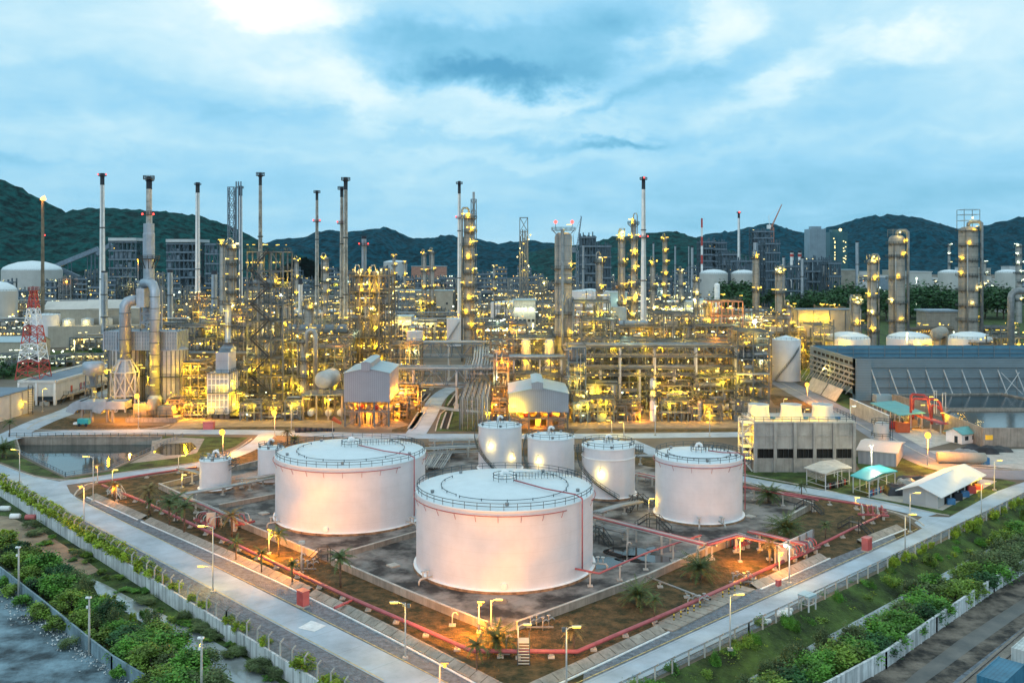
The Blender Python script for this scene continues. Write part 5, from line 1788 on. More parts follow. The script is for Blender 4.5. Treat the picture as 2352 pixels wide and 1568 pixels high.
def column(label, u, v_top, D, wpx, plats=4, mat='column_grey', group=None, k='y', side=1, pipe=True, cage=False, name='distillation_column', cat='distillation column', pw=1300, zlist=None, skirt=0, base_z=0, taper=None, lampn=2, seed=1, hood=0):
	r = random.Random(seed * 31 + int(u))
	x, y = XA(u, D), D
	R_ = wpx / 2 / F * D
	h = ZA(v_top, D)
	t = thing(name, label, cat, (x, y, base_z), group)
	prof = [(R_ * 1.02, base_z), (R_, base_z + .6)]
	if taper:
		fz, fr = taper
		prof += [(R_, h * fz), (R_ * fr, h * fz + R_)]
		Rt = R_ * fr
	else:
		Rt = R_
	prof += [(Rt, h - Rt * .6), (Rt * .92, h - Rt * .3), (Rt * .65, h - Rt * .08), (.01, h)]
	MB().lathe(x, y, prof, 28).build('shell', mat, t)
	rg = MB()
	nr = max(4, int(h / 5.5))
	for i in range(1, nr):
		z = h * i / nr
		rg.ring(x, y, z, (Rt if taper and z > h * taper[0] else R_) + .05, max(.14, D * .0003), 28)
	rg.build('stiffener_rings_frame', 'steel', t)
	zs = zlist or [h * (.3 + .68 * i / max(1, plats - 1)) - 1.0 for i in range(plats)]
	for i, z in enumerate(zs):
		rr = (Rt if taper and z > h * taper[0] else R_)
		full = i == len(zs) - 1 or r.random() < .4
		a0, a1 = (0, 2 * pi) if full else ((-2.4, .6) if side > 0 else (-.75 - pi + .2, -.2))
		p = MB().lathe(x, y, [(rr + .02, z), (rr + 1.5, z), (rr + 1.5, z + .14), (rr + .02, z + .14)], 24, a0, a1, False)
		for q in range(6):
			a = a0 + (a1 - a0) * (q + .5) / 6
			p.bar((x + rr * cos(a), y + rr * sin(a), z - 1.3), (x + (rr + 1.4) * cos(a), y + (rr + 1.4) * sin(a), z), .14, caps=False)
		pf = p.build('platform', 'dark_steel', t)
		q = MB()
		rail_ring(q, x, y, z + .14, rr + 1.45, 1.2, 24, a0, a1, max(.1, D * .00028), 14)
		q.build('railing_frame', 'dark_rail', pf)
		for j in range(lampn):
			a = (a0 + a1) / 2 + r.uniform(-.9, .9) if not full else -pi / 2 + r.uniform(-1.6, 1.6)
			lx, ly = x + (rr + 1.1) * cos(a), y + (rr + 1.1) * sin(a)
			lamp(pf, lx, ly, z + 2.3, k if r.random() < .85 else 'w', r.choice('ttb'), min(1.25, D / 430), r.uniform(-1, 1), pw * r.uniform(.7, 1.2) if j == 0 else 0, (-.5 * cos(a), -.5 * sin(a) - .2, -.5))
	lad = MB()
	a = -pi / 2 + side * .7
	for s in (-.25, .25):
		lad.bar((x + (R_ + .35) * cos(a) + s, y + (R_ + .35) * sin(a), 0), (x + (Rt + .35) * cos(a) + s, y + (Rt + .35) * sin(a), zs[-1]), .1, caps=False)
	lad.build('ladder_frame', 'dark_rail', t)
	if pipe:
		pr = max(.22, R_ * .2)
		a = pi / 2 + (pi / 2 + .35) * side
		px, py = x + (R_ + pr + .3) * cos(a), y - abs(R_ * .55)
		MB().tube([(x, y, h - .2), (x, y, h + 1.6), (x + (px - x) * .25, py * .25 + y * .75, h + 2.5), (x + (px - x) * .8, py * .8 + y * .2, h + 2.5), (px, py, h + 1.4), (px, py, h * .08)], pr, 9).build('overhead_pipe', 'pipe_grey', t)
		px2 = x - (px - x) * .5
		MB().tube([(px2, y - R_ * 1.02, h * .86), (px2, y - R_ - .5, h * .86), (px2, y - R_ - .5, h * .2)], pr * .45, 6).build('side_pipe', 'silver', t)
	if cage:
		c = MB()
		for s in ((-1, -1), (1, -1), (1, 1), (-1, 1)):
			c.bar((x + s[0] * R_ * .85, y + s[1] * R_ * .85, h - 1), (x + s[0] * R_ * .85, y + s[1] * R_ * .85, h + cage), .25, caps=False)
		for z in (h + cage * .35, h + cage * .7, h + cage):
			q = R_ * .85
			for a, b in (((-q, -q), (q, -q)), ((q, -q), (q, q)), ((q, q), (-q, q)), ((-q, q), (-q, -q))):
				c.bar((x + a[0], y + a[1], z), (x + b[0], y + b[1], z), .2, caps=False)
		c.build('top_frame', 'steel', t)
		lamp(t, x, y - R_, h + cage * .5, 'w', 'b', 1.2, power=pw * 1.5)
	return t


def chimney(label, u, v_top, v_black, D, w0, w1, group=None, mat='white_paint', plat=True, beacons=0, k_rings=2, strip=0, v_bot=None, name='chimney', mid=None, cat='chimney'):
	x, y = XA(u, D), D
	s = D / F
	h, hb = ZA(v_top, D), ZA(v_black, D)
	r0, r1 = w0 / 2 * s, w1 / 2 * s
	rb = r0 + (r1 - r0) * (h - hb) / h
	t = thing(name, label, cat, (x, y, 0), group)
	MB().lathe(x, y, [(r1, 0), (rb, hb)], 24).build('shaft', mat, t)
	MB().lathe(x, y, [(rb * 1.02, hb), (r0 * 1.04, h), (r0 * .8, h), (r0 * .75, h - 3), (.01, h - 3)], 24).build('black_top', 'stack_black', t)
	if plat:
		z = h - (h - hb) * .25
		p = MB().lathe(x, y, [(r0, z), (r0 + 1.3, z), (r0 + 1.3, z + .3), (r0, z + .3)], 20, smooth=False)
		rail_ring(p, x, y, z + .3, r0 + 1.25, 1.3, 20, w=.16, posts=10)
		p.build('top_platform', 'stack_black', t)
	for i in range(k_rings):
		z = h * (.38 + .3 * i)
		rr = r1 + (rb - r1) * z / hb
		p = MB().lathe(x, y, [(rr, z), (rr + .35, z), (rr + .35, z + .6), (rr, z + .6)], 20, smooth=False)
		p.build('band', 'dark_steel', t)
	ld = MB()
	for s_ in (-.3, .3):
		ld.bar((x + s_ + r1 * .4, y - r1 - .25, 0), (x + s_ + r0 * .4, y - r0 - .25, h - 2), .14, caps=False)
	ld.build('ladder_frame', 'dark_rail', t)
	if beacons:
		z = h - (h - hb) * .2
		for a in (pi, 0) if beacons > 1 else (-pi / 2,):
			lamp(t, x + (r0 + 1.3) * cos(a), y + (r0 + 1.3) * sin(a) - .3, z + .8, 'r', 'b', D / 520)
	if mid:
		z = ZA(mid, D)
		rr = r1 + (rb - r1) * z / hb
		p = MB().lathe(x, y, [(rr, z), (rr + 1.4, z), (rr + 1.4, z + .3), (rr, z + .3)], 20, smooth=False)
		rail_ring(p, x, y, z + .3, rr + 1.3, 1.2, 20, w=.16, posts=10)
		p.build('mid_platform', 'dark_steel', t)
		for a in (-2.6, -.5):
			lamp(t, x + (rr + 1.4) * cos(a), y + (rr + 1.4) * sin(a), z + 1.2, 'r', 'b', D / 560)
	return t


# ---- chimneys
chimney('leftmost tall white chimney with dark top and red beacons', 235, 398, 425, 600, 9, 15, beacons=2, k_rings=3)
chimney('white chimney with black cap close behind the furnace stack', 344, 410, 435, 620, 10, 12, k_rings=1)
chimney('white black-capped chimney standing alone before the dark hill', 454, 419, 443, 800, 9, 12, k_rings=1)
chimney('white black-capped chimney beside the blue lattice mast', 552, 427, 450, 800, 9, 11, k_rings=1)
chimney('slim stained chimney rising from behind the zigzag stair tower', 598, 397, 426, 450, 7, 12, mat='dirty_white', k_rings=3)
chimney('slim stained chimney with a red band, left of the twin chimneys', 728, 438, 460, 600, 6, 11, mat='dirty_white', k_rings=2, mid=510)
chimney('shorter stained chimney of the close twin pair', 785, 430, 453, 482, 7, 12, mat='dirty_white', k_rings=2, mid=515)
chimney('taller dark topped chimney of the close twin pair', 794, 408, 436, 478, 9, 9.5, mat='dirty_white', k_rings=3)
chimney('slim white chimney left of the tall lamp-lit column', 1055, 416, 445, 650, 6.5, 10, k_rings=2, mid=502)
chimney('tallest white chimney right of centre with a red light in its black top', 1478, 406, 435, 600, 8, 14.5, beacons=1, k_rings=2, mid=547)
chimney('small distant white chimney left of the orange crane', 1697, 486, 501, 1100, 5, 7.5, beacons=1, k_rings=1)
chimney('grey wrapped stack with black lip behind the tall yellow lit rack', 836, 542, 549, 500, 11, 12, mat='duct', k_rings=1, plat=False, mid=565)
chimney('short white stack with black top and flared base amid lower pipes', 690, 640, 653, 560, 9, 10, k_rings=0, plat=False)
chimney('grey stack left of the furnace, thick base of the leftmost chimney', 240, 622, 626, 590, 14, 15, mat='duct', k_rings=2, plat=False)
chimney('short grey stack right of the furnace elbow duct', 391, 619, 626, 560, 12, 13, mat='duct', k_rings=2, plat=False)
chimney('short grey stack with black top before the ribbed columns', 492, 622, 630, 520, 13, 14, mat='duct', k_rings=2, plat=False)
for u, D, lab in ((1819, 1000, 'left one of two short white stacks with red banded tops'), (1837, 1000, 'right one of two short white stacks with red banded tops')):
	t = chimney(lab, u, 576, 581, D, 8, 8.5, k_rings=0, plat=False, group='short red topped stacks')
	z = ZA(583, D)
	MB().lathe(XA(u, D), D, [(8.8 / 2 / F * D, z - 3), (8.8 / 2 / F * D, z)], 18).build('red_band', 'red_paint', t)
for u, v0, w, D, lab in ((1969, 553, 8, 900, 'grey wrapped stack behind trees, left of the middle tan column'), (1340, 560, 5, 800, 'thin grey stack right of the big pale column'), (1551, 562, 4, 1000, 'thin pale vent pipe, nearer the tallest white chimney'), (1590, 565, 6, 900, 'grey stack between thin pipes before the forested hill'),
					   (1492 + 9, 556, 4, 900, 'thin vent pipe just right of the tallest white chimney'), (1827 - 92, 553, 10, 950, 'grey stack by the far scaffold block'), (1800, 588, 7, 860, 'blue grey stack left of the short red topped pair'), (1843, 590, 7.5, 840, 'blue grey stack right before the short red topped pair'), (1582, 562, 2.5, 1000, 'hair thin vent pipe')):
	chimney(lab, u, v0, v0 + 4, D, w, w * 1.05, mat='duct', k_rings=2, plat=False, name='vent_stack', cat='stack')


# ---- columns
column('tall slender column with many lamp-lit platforms, left of centre', 1077, 490, 450, 25, 9, 'column_tan', k='y', zlist=None, taper=(.62, .93), lampn=3, pw=1200, seed=2)
c2 = column('fat pale ribbed column with red beacons on its top platform', 1294, 533, 400, 40, 5, 'column_grey', side=-1, zlist=[22, 31, 44, 50, 66.0], pipe=False, pw=1200, seed=5)
x, y = XA(1294, 400), 400
MB().tube([(x - .6, y - 4.6, 66.5), (x - .6, y - 4.6, 18), (x, y - 4.6, 16.5), (x + 10, y - 4.6, 16.5), (x + 11, y - 4.6, 15), (x + 11, y - 4.6, 4)], .75, 10).build('downcomer_pipe', 'pipe_grey', c2)
for q in (2.2, 3.0, 3.7):
	MB().tube([(x + q, y - 3.5, 40 - q), (x + q, y - 3.5, 6)], .25, 6).build('side_pipe', 'silver', c2)
for q in (-3.4, 3.5):
	lamp(c2, x + q, y - 3, 69.5, 'r', 'b', 1.7)
	MB().bar((x + q, y - 3, 67), (x + q, y - 3, 69.3), .2).build('beacon_pole', 'dark_rail', c2)
column('slim grey column, left of two beside the tallest white chimney', 1429, 540, 440, 13, 5, 'column_grey', k='y', cage=3, seed=3)
column('tallest slim lamp-dotted column touching the tallest white chimney', 1455, 503, 430, 12, 8, 'column_grey', k='y', side=-1, lampn=3, seed=4)
column('short slim column between the pale fat column and the slim pair', 1378, 592, 430, 13, 4, 'column_grey', k='y', seed=6)
column('slim lamp dotted column in the far plant, right of the tallest chimney', 1528, 545, 640, 9, 7, 'column_tan', lampn=3, seed=7)
column('second tallest tan column on the right with bent overhead pipe', 2060, 540, 520, 36, 5, 'column_tan', pw=600, lampn=1, side=-1, zlist=[20, 30, 43, 55, 62], seed=8, cage=3)
column('tallest tan column at the right with railed cage on top', 2224, 520, 520, 42, 7, 'column_tan', side=-1, lampn=1, pw=600, cage=9, seed=9)
column('medium tan column just left of the second tallest tan column', 2003, 595, 510, 21, 5, 'column_tan', side=-1, cage=2.5, seed=10)
column('short tan column with lamps up its left side', 1789, 620, 520, 17, 4, 'column_tan', side=-1, lampn=3, cage=2, seed=11)
column('slim bare tan column right of the domed grey tanks', 1737, 585, 560, 13, 3, 'column_tan', seed=12)
column('stubby tan column with pipe hoops below the medium tan column', 1965, 690, 500, 22, 3, 'column_tan', cage=3, seed=13)
column('slim plain grey column left of the stair tower, no lamps at top', 511, 551, 430, 13, 2, 'column_grey', pipe=False, seed=14)
column('lamp lit column beside the slim plain grey one, left part', 534, 560, 440, 18, 7, 'column_tan', lampn=3, pw=1500, seed=15)
column('narrow column with great hooped pipe, front row right of the stair tower', 699, 780, 342, 20, 4, 'column_tan', side=1, seed=16, pw=900, zlist=[6, 12, 18, 24.5])
x, y = XA(699, 342), 342
t = thing('hooped_pipe', 'big silver hooped pipe arching over the narrow front column', 'pipe', (XA(721, 340), 340, 0))
MB().tube([(x + 1.2, 340, 21), (x + 1.2, 340, 27.5), (x + 1.7, 340, 28.6), (x + 2.8, 340, 29.2), (x + 3.9, 340, 28.6), (x + 4.4, 340, 27.3), (x + 4.4, 340, 8)], .85, 12).build('pipe', 'silver', t)
column('white column standing clear at the front of the long block', 1500, 868, 322, 15, 3, 'tank_white', pipe=False, zlist=[8, 10.5, 15.0], seed=17, pw=700)
column('short grey column with ball head at the front of the long block', 1608, 920, 322, 13, 1, 'column_grey', pipe=False, zlist=[8.5], seed=18, pw=700)
column('vertical grey vessel with flat lamp crown behind low pipe hoops', 654, 690, 480, 26, 3, 'column_grey', seed=19)
column('narrow lit column in front of the cream tanks, left centre', 884 - 4 - 170, 700, 440, 22, 3, 'column_grey', seed=20, pipe=True)
column('thin grey column right of the slim lamp-dotted pair', 1500, 600, 500, 9, 4, 'column_grey', seed=21)
column('pinkish lit column inside the orange frames, right of the fan hood', 1627, 695, 420, 15, 4, 'column_tan', lampn=3, k='y', seed=22)
column('narrow column right behind the fan hood', 1432, 690, 415, 15, 3, 'column_grey', seed=23)
column('grey column in the tower rack at the right end of the long block', 1720, 790, 342, 15, 4, 'column_grey', seed=24, pw=900)
for (u, v, D, w, n, lab) in ((975, 580, 760, 9, 4, 'left one of two far hoop-piped columns, left of the tall slender column'), (993, 576, 760, 9, 4, 'right one of two far hoop-piped columns, left of the tall slender column'), (905, 585, 820, 7, 6, 'lamp studded far column left of the two hoop-piped columns'), (682, 595, 700, 8, 4, 'lamp studded far column left of the stained slim chimney'),
							 (748, 590, 640, 14, 6, 'lamp studded column under the stained slim chimney'), (930, 600, 900, 6, 4, 'small lamp studded far column right of the grey wrapped stack'), (1135, 610, 900, 6, 4, 'small far column right of the slender column'), (1600, 640, 640, 12, 4, 'lamp lit column in the yellow crowd right of tallest chimney'),
							 (1812, 700, 520, 16, 3, 'tan column behind long tan shed, right'), (1455 + 110, 620, 700, 9, 4, 'lamp lit column below the forested hill'), (2180, 560, 1000, 6, 6, 'far white lit column left of the tallest tan column'), (2340, 560, 800, 14, 7, 'green white lit column at the right picture edge'),
							 (2262, 600, 1000, 6, 4, 'far white lit column right of the tallest tan column')):
	column(lab, u, v, D, w, n, 'column_grey', lampn=2, k='g' if u > 2100 else 'y', pw=900, seed=int(u), pipe=D < 800)


def lattice(name, label, u, v_top, D, w0, w1, m, base=0, nsec=9, cat='lattice mast', cols=None, group=None, th=None, platform=None):
	x, y = XA(u, D), D
	h = ZA(v_top, D)
	t = thing(name, label, cat, (x, y, base), group)
	s = D / F
	th = th or max(.22, D * .0007)
	for k in range(nsec):
		mb = MB()
		z0, z1 = base + (h - base) * k / nsec, base + (h - base) * (k + 1) / nsec
		f = lambda z: (w1 + (w0 - w1) * (z - base) / (h - base)) * s / 2
		a, b = f(z0), f(z1)
		c = ((-1, -1), (1, -1), (1, 1), (-1, 1))
		for i in range(4):
			p, q = c[i], c[(i + 1) % 4]
			mb.bar((x + p[0] * a, y + p[1] * a, z0), (x + p[0] * b, y + p[1] * b, z1), th, caps=False)
			mb.bar((x + p[0] * a, y + p[1] * a, z0), (x + q[0] * b, y + q[1] * b, z1), th * .7, caps=False)
			mb.bar((x + q[0] * a, y + q[1] * a, z0), (x + p[0] * b, y + p[1] * b, z1), th * .7, caps=False)
			mb.bar((x + p[0] * b, y + p[1] * b, z1), (x + q[0] * b, y + q[1] * b, z1), th * .8, caps=False)
		mb.build('lattice_section', cols[k % len(cols)] if cols else m, t)
	if platform:
		z = h
		q = w0 * s / 2 * 1.7
		mb = MB()
		mb.box(x - q, x + q, y - q, y + q, z, z + .25)
		rail_box(mb, x - q, x + q, y - q, y + q, z + .25, 1.2, .15)
		mb.build('top_platform', platform, t)
	return t


lattice('radio_mast', 'red and white lattice tower above the white walled building, left', 77, 668, 368, 10, 56, 'red_paint', 8.4, 10, cols=['red_paint', 'red_paint', 'white_paint', 'white_paint', 'red_paint', 'red_paint', 'white_paint', 'white_paint', 'red_paint', 'red_paint'], platform='red_paint', th=.3)
x_, D_ = XA(538, 720), 720
t = lattice('lattice_mast', 'blue lattice mast with bundled flare pipes, left part of the skyline', 532, 430, 720, 14, 14, 'blue_steel', nsec=12)
for dx in (1.5, 3.2, 5.0):
	MB().cyl((x_ + dx, 720, 0), (x_ + dx, 720, ZA(417, 720)), .55, n=8).build('flare_pipe', 'blue_steel', t)
t = lattice('flare_mast', 'slim flare mast with a burning orange flame before the left hill', 98, 462, 640, 3, 5, 'tan_steel', nsec=12, cat='flare')
x = XA(98, 640)
MB().cyl((x, 640, 0), (x, 640, ZA(456, 640)), .5, n=8).build('flare_pipe', 'tan_steel', t)
fl = MB()
for i in range(3):
	fl.lathe(x + i * .9 - .6, 640, [(.05, ZA(461, 640)), (1.0, ZA(459, 640)), (1.1, ZA(457, 640)), (.5, ZA(454, 640) + i * .4), (.05, ZA(452, 640) + i * .5)], 8)
fl.build('flame', 'glow_flame', t)
light(t, x, 636, ZA(456, 640), 'o', 3000)
lamp(t, x + 2, 639, ZA(540, 640), 'r', 'b', 1.0)
t = lattice('flare_mast', 'thin lattice vent mast behind the tall slender lamp-lit column', 1088, 458, 470, 12, 12, 'blue_steel', nsec=12)
MB().cyl((XA(1088, 470), 470, 0), (XA(1088, 470), 470, ZA(441, 470)), .6, n=8).build('vent_pipe', 'silver', t)
t = lattice('derrick_frame', 'open square lattice derrick with pipes inside, centre skyline', 1203, 500, 700, 18, 22, 'steel', nsec=8, cat='derrick')
for dx in (-2.4, -.8, .9, 2.4):
	MB().cyl((XA(1203, 700) + dx, 700, 0), (XA(1203, 700) + dx, 700, ZA(520 + abs(dx) * 9, 700)), .5, n=8).build('riser', 'pipe_grey', t)
for i in range(9):
	lamp(t, XA(1203, 700) + rng.uniform(-5, 5), 694, ZA(540 + i * 10, 700), 'yw'[i % 2], 'b', 1.2, power=1500 if i % 4 == 0 else 0)
lattice('radio_mast', 'thin far radio mast with red beacons before the right hills', 1612, 502, 1000, 2, 3, 'red_paint', nsec=10, cols=['white_paint', 'red_paint'])

# ---- cranes
for lab, u0, vb, vt, u1, vtip, D, m in (('orange tower crane with long raised jib before the right hills', 1773, 610, 522, 1796, 470, 1200, 'crane_paint'), ('grey crawler crane jib beyond the fat pale column', 1326, 600, 575, 1336, 497, 900, 'blue_steel')):
	t = thing('tower_crane', lab, 'crane', (XA(u0, D), D, 0))
	x = XA(u0, D)
	zt = ZA(vt, D)
	mb = MB()
	s = 1.8 if D > 1000 else .9
	for a in ((-s, -s), (s, -s), (s, s), (-s, s)):
		mb.bar((x + a[0], D + a[1], 0), (x + a[0], D + a[1], zt), .8)
	for i in range(14):
		mb.bar((x - s, D - s, zt * i / 14), (x + s, D - s, zt * (i + 1) / 14), .6)
	mb.build('mast_frame', m, t)
	mb = MB()
	p, q = Vector((x, D, zt)), Vector((XA(u1, D), D, ZA(vtip, D)))
	for o in ((0, -.9, 0), (0, .9, 0), (-1.3, 0, .8)):
		mb.bar(p + Vector(o), q, .55)
	for i in range(12):
		a = p.lerp(q, i / 12)
		mb.bar(a + Vector((0, -.8, 0)), p.lerp(q, (i + 1) / 12) + Vector((-1, 0, .6)), .4)
	mb.build('jib_frame', m, t)
	mb = MB()
	mb.box(x - 6, x - 1.5, D - 2, D + 2, zt - 2, zt + 3)
	mb.bar((x - 3, D, zt + 2), (x - 4, D, zt + 14), .5)
	mb.bar((x - 4, D, zt + 14), q, .2)
	mb.build('counterweight', 'white_paint' if D > 1000 else m, t)
# ------------------------------------------------------------------ the two furnaces
def furnace():
	D = 345
	s = D / F
	X = lambda u: XA(u, D)
	Z = lambda v: ZA(v, D)
	t = thing('process_furnace', 'huge grey furnace with twin elbow ducts and central stack, left', 'furnace', (X(325), D + 8, 0))
	# two ribbed round cells
	for c, u0, u1 in ((0, 235, 316), (1, 337, 418)):
		r = (u1 - u0) / 2 * s
		x = X((u0 + u1) / 2)
		y = D + r
		MB().lathe(x, y, [(r, 1.2), (r, Z(805)), (r * .7, Z(800)), (.01, Z(800))], 28, smooth=False).build('firing_cell', 'furnace_wall', t)
		mb = MB()
		for i in range(14):
			a = -pi * i / 13
			mb.bar((x + (r + .1) * cos(a), y + (r + .1) * sin(a), 1), (x + (r + .1) * cos(a), y + (r + .1) * sin(a), Z(806)), .3, caps=False)
		mb.build('cell_rib', 'steel', t)
		mb = MB()
		for z in (Z(866), Z(925)):
			mb.lathe(x, y, [(r, z), (r + 1.3, z), (r + 1.3, z + .15), (r, z + .15)], 28, smooth=False)
			rail_ring(mb, x, y, z + .15, r + 1.25, 1.2, 28, w=.1, posts=20)
		mb.build('walkway_frame', 'dark_rail', t)
	# convection box with square ribs
	mb = MB()
	mb.box(X(236), X(404), D + 1, D + 13, Z(805), Z(762))
	mb.build('convection_box', 'ribbed', t)
	mb = MB()
	for i in range(30):
		u = 236 + i * 168 / 29
		mb.bar((X(u), D + .9, Z(805)), (X(u), D + .9, Z(762)), .26 if i % 5 else .5, caps=False)
	for v in (762, 770, 778, 786, 794, 804):
		mb.bar((X(236), D + .86, Z(v)), (X(404), D + .86, Z(v)), .22, caps=False)
	for i in range(8):
		mb.bar((X(404) + .05, D + 1 + i * 1.7, Z(805)), (X(404) + .05, D + 1 + i * 1.7, Z(762)), .25, caps=False)
	mb.build('rib_lattice', 'duct', t)
	mb = MB()
	rail_box(mb, X(236), X(404), D + 1, D + 13, Z(762), 1.2, .12)
	mb.build('roof_railing', 'dark_rail', t)
	# lattice centre carrying the stack
	mb = MB()
	y0, y1 = D + 4, D + 10
	for u in (313, 348):
		for yy in (y0, y1):
			mb.bar((X(u), yy, Z(762)), (X(u), yy, Z(660)), .5)
	for i in range(5):
		v0, v1 = 762 - i * 20, 742 - i * 20
		mb.bar((X(313), y0, Z(v0)), (X(348), y0, Z(v1)), .34)
		mb.bar((X(348), y0, Z(v0)), (X(313), y0, Z(v1)), .34)
		mb.bar((X(313), y0, Z(v1)), (X(348), y0, Z(v1)), .4)
	mb.build('support_frame', 'duct', t)
	xc, yc = X(325), D + 7
	w = 13 * s
	mb = MB().lathe(xc, yc, [(w, Z(745)), (w, Z(660)), (w * .95, Z(640)), (w * .95, Z(600)), (w * 1.0, Z(595))], 16)
	mb.build('flue', 'duct', t)
	mb = MB().lathe(xc, yc, [(w * 1.1, Z(595)), (w * 1.1, Z(536)), (w * 1.0, Z(534)), (w * 1.0, Z(512)), (w * .5, Z(512))], 8, smooth=False)
	mb.build('stack_casing', 'duct', t)
	r = 6 * s
	MB().lathe(xc, yc, [(r * 1.05, Z(514)), (r, Z(431))], 20).build('stack', 'dirty_white', t)
	MB().lathe(xc, yc, [(r, Z(431)), (r, Z(402)), (r * .7, Z(402)), (r * .7, Z(406)), (.01, Z(406))], 20).build('black_top', 'stack_black', t)
	for v, rr in ((595, w * 1.9), (409, r + 1.1), (492, r + 1.1)):
		mb = MB().lathe(xc, yc, [(rr * .3, Z(v)), (rr, Z(v)), (rr, Z(v) + .25), (rr * .3, Z(v) + .25)], 20, smooth=False)
		rail_ring(mb, xc, yc, Z(v) + .25, rr - .1, 1.2, 20, w=.14, posts=14)
		if v == 595:
			for i in range(10):
				a = i * 2 * pi / 10
				mb.bar((xc + w * cos(a), yc + w * sin(a), Z(v) - 3.5), (xc + rr * .95 * cos(a), yc + rr * .95 * sin(a), Z(v)), .22)
		mb.build('ring_platform', 'dark_steel', t)
	for a in (-2.7, -.45):
		lamp(t, xc + (r + 1.3) * cos(a), yc + (r + 1.3) * sin(a), Z(490), 'r', 'b', .9)
	# the two big elbow ducts
	yd = D - 1.5
	rd = 12.5 * s

	def duct(pts, r_, nm='elbow_duct'):
		MB().tube(pts, r_, 18).build(nm, 'duct', t)
		mb = MB()
		for a, b in zip(pts, pts[1:]):
			a, b = Vector(a), Vector(b)
			k = int((b - a).length / 4)
			for i in range(k):
				p = a.lerp(b, (i + .5) / k)
				d = (b - a).normalized() * .12
				mb.cyl(p - d, p + d, r_ + .14, n=18)
		if mb.v:
			mb.build('duct_flange_rib', 'steel', t)
	xl, xr = X(291), X(359)
	duct([(X(322), yd + 3, Z(690)), (X(305), yd + 1, Z(690)), (X(297), yd, Z(693)), (xl, yd, Z(703)), (xl, yd, Z(825))], rd)
	duct([(X(320), yd + 5, Z(652)), (X(340), yd + 3, Z(650)), (X(352), yd + 1, Z(653)), (xr, yd, Z(668)), (xr, yd, Z(905)), ], 11 * s)
	MB().lathe(xr, yd, [(11 * s, Z(905)), (16 * s, Z(912)), (15 * s, Z(922)), (15 * s, Z(950))], 18).build('duct_foot', 'duct', t)
	mb = MB()
	mb.box(X(318), X(336), D - 2, D + 4, Z(705), Z(662))
	mb.build('duct_plenum', 'duct', t)
	# hopper in its truss under the left duct
	mb = MB()
	yh = D - 3
	prof = ((825, 11), (852, 30), (858, 31))
	MB().lathe(xl, yd, [(12.5 * s, Z(825)), (25 * s, Z(852)), (26 * s, Z(905))], 8, smooth=False).build('hopper', 'furnace_wall', t)
	q = MB()
	ring = [(xl + 30 * s * cos(pi / 4 * i + pi / 8), yd + 30 * s * sin(pi / 4 * i + pi / 8)) for i in range(8)]
	top = [(xl + 14 * s * cos(pi / 4 * i + pi / 8), yd + 14 * s * sin(pi / 4 * i + pi / 8)) for i in range(8)]
	for i in range(8):
		a, b = ring[i], ring[(i + 1) % 8]
		c, d = top[i], top[(i + 1) % 8]
		q.bar((*c, Z(825)), (*a, Z(852)), .45)
		q.bar((*a, Z(852)), (*a, 0), .5)
		q.bar((*a, Z(852)), (*b, Z(852)), .45)
		q.bar((*c, Z(825)), (*d, Z(825)), .4)
		q.bar((*a, Z(905)), (*b, Z(905)), .45)
		q.bar((*a, Z(905)), (*b, Z(856)), .36)
		q.bar((*b, Z(905)), (*a, Z(856)), .36)
		if i % 2:
			q.bar((*a, Z(945)), (*b, Z(908)), .36)
	q.build('hopper_frame', 'light_rail', t)
	# inlet duct to the lower left with two drooping mouths
	ya = 318
	X = lambda u: XA(u, 320)
	Z = lambda v: ZA(v, 320)
	mb = MB()
	mb.box(X(190), X(292), ya, ya + 6, Z(938), Z(920))
	mb.build('air_duct', 'duct', t)
	for u0, u1 in ((166, 190), (226, 250)):
		mb = MB()
		for i in range(5):
			a0, a1 = i / 5 * 1.3, (i + 1) / 5 * 1.3
			p = lambda a, rr: (X(u1) - rr * sin(a) * 1.0, Z(938) - 2 + rr * cos(a))
			mb.add([(p(a0, 5)[0], ya - .1, p(a0, 5)[1]), (p(a1, 5)[0], ya - .1, p(a1, 5)[1]), (p(a1, 5)[0], ya + 6, p(a1, 5)[1]), (p(a0, 5)[0], ya + 6, p(a0, 5)[1]),
					(p(a0, 2)[0], ya - .1, p(a0, 2)[1]), (p(a1, 2)[0], ya - .1, p(a1, 2)[1]), (p(a1, 2)[0], ya + 6, p(a1, 2)[1]), (p(a0, 2)[0], ya + 6, p(a0, 2)[1])],
				   [(0, 1, 2, 3), (7, 6, 5, 4), (4, 5, 1, 0), (3, 2, 6, 7)])
		mb.build('duct_mouth', 'duct', t)
	q = MB()
	for u in (192, 214, 250, 262):
		MB().bar((X(u), ya + 1, 0), (X(u), ya + 1, Z(938)), .7).build('duct_leg', 'concrete', t)
	# orange lit fan at the foot
	x = X(346)
	yf = 322
	MB().cyl((x - 1.2, yf, 4.4), (x + 1.8, yf, 4.4), 2.9, n=22).build('fan_casing', 'pipe_tan', t)
	MB().box(x - 6, x - 1, yf - 1.5, yf + 2, 2.2, 6).build('fan_box', 'pipe_tan', t)
	MB().box(x + 2, x + 7, yf - 1.5, yf + 2, 2, 5).build('fan_box', 'pipe_tan', t)
	mb = MB()
	mb.box(x - 8, x + 9, yf - 3, yf + 3, .0, 1.4)
	mb.build('fan_plinth', 'concrete', t)
	mb = MB()
	rail_box(mb, x - 7, x + 10, yf - 3.4, yf + 3.4, 1.4, 2.6, .12, 2)
	mb.build('fan_railing', 'dark_rail', t)
	light(t, x - 5, yf - 7, 6, 'o', 6000)
	light(t, x - 13, yf + 1, 4, 'o', 4500)
	light(t, x + 9, yf + 2, 4, 'o', 4500)
	X = lambda u: XA(u, D)
	Z = lambda v: ZA(v, D)
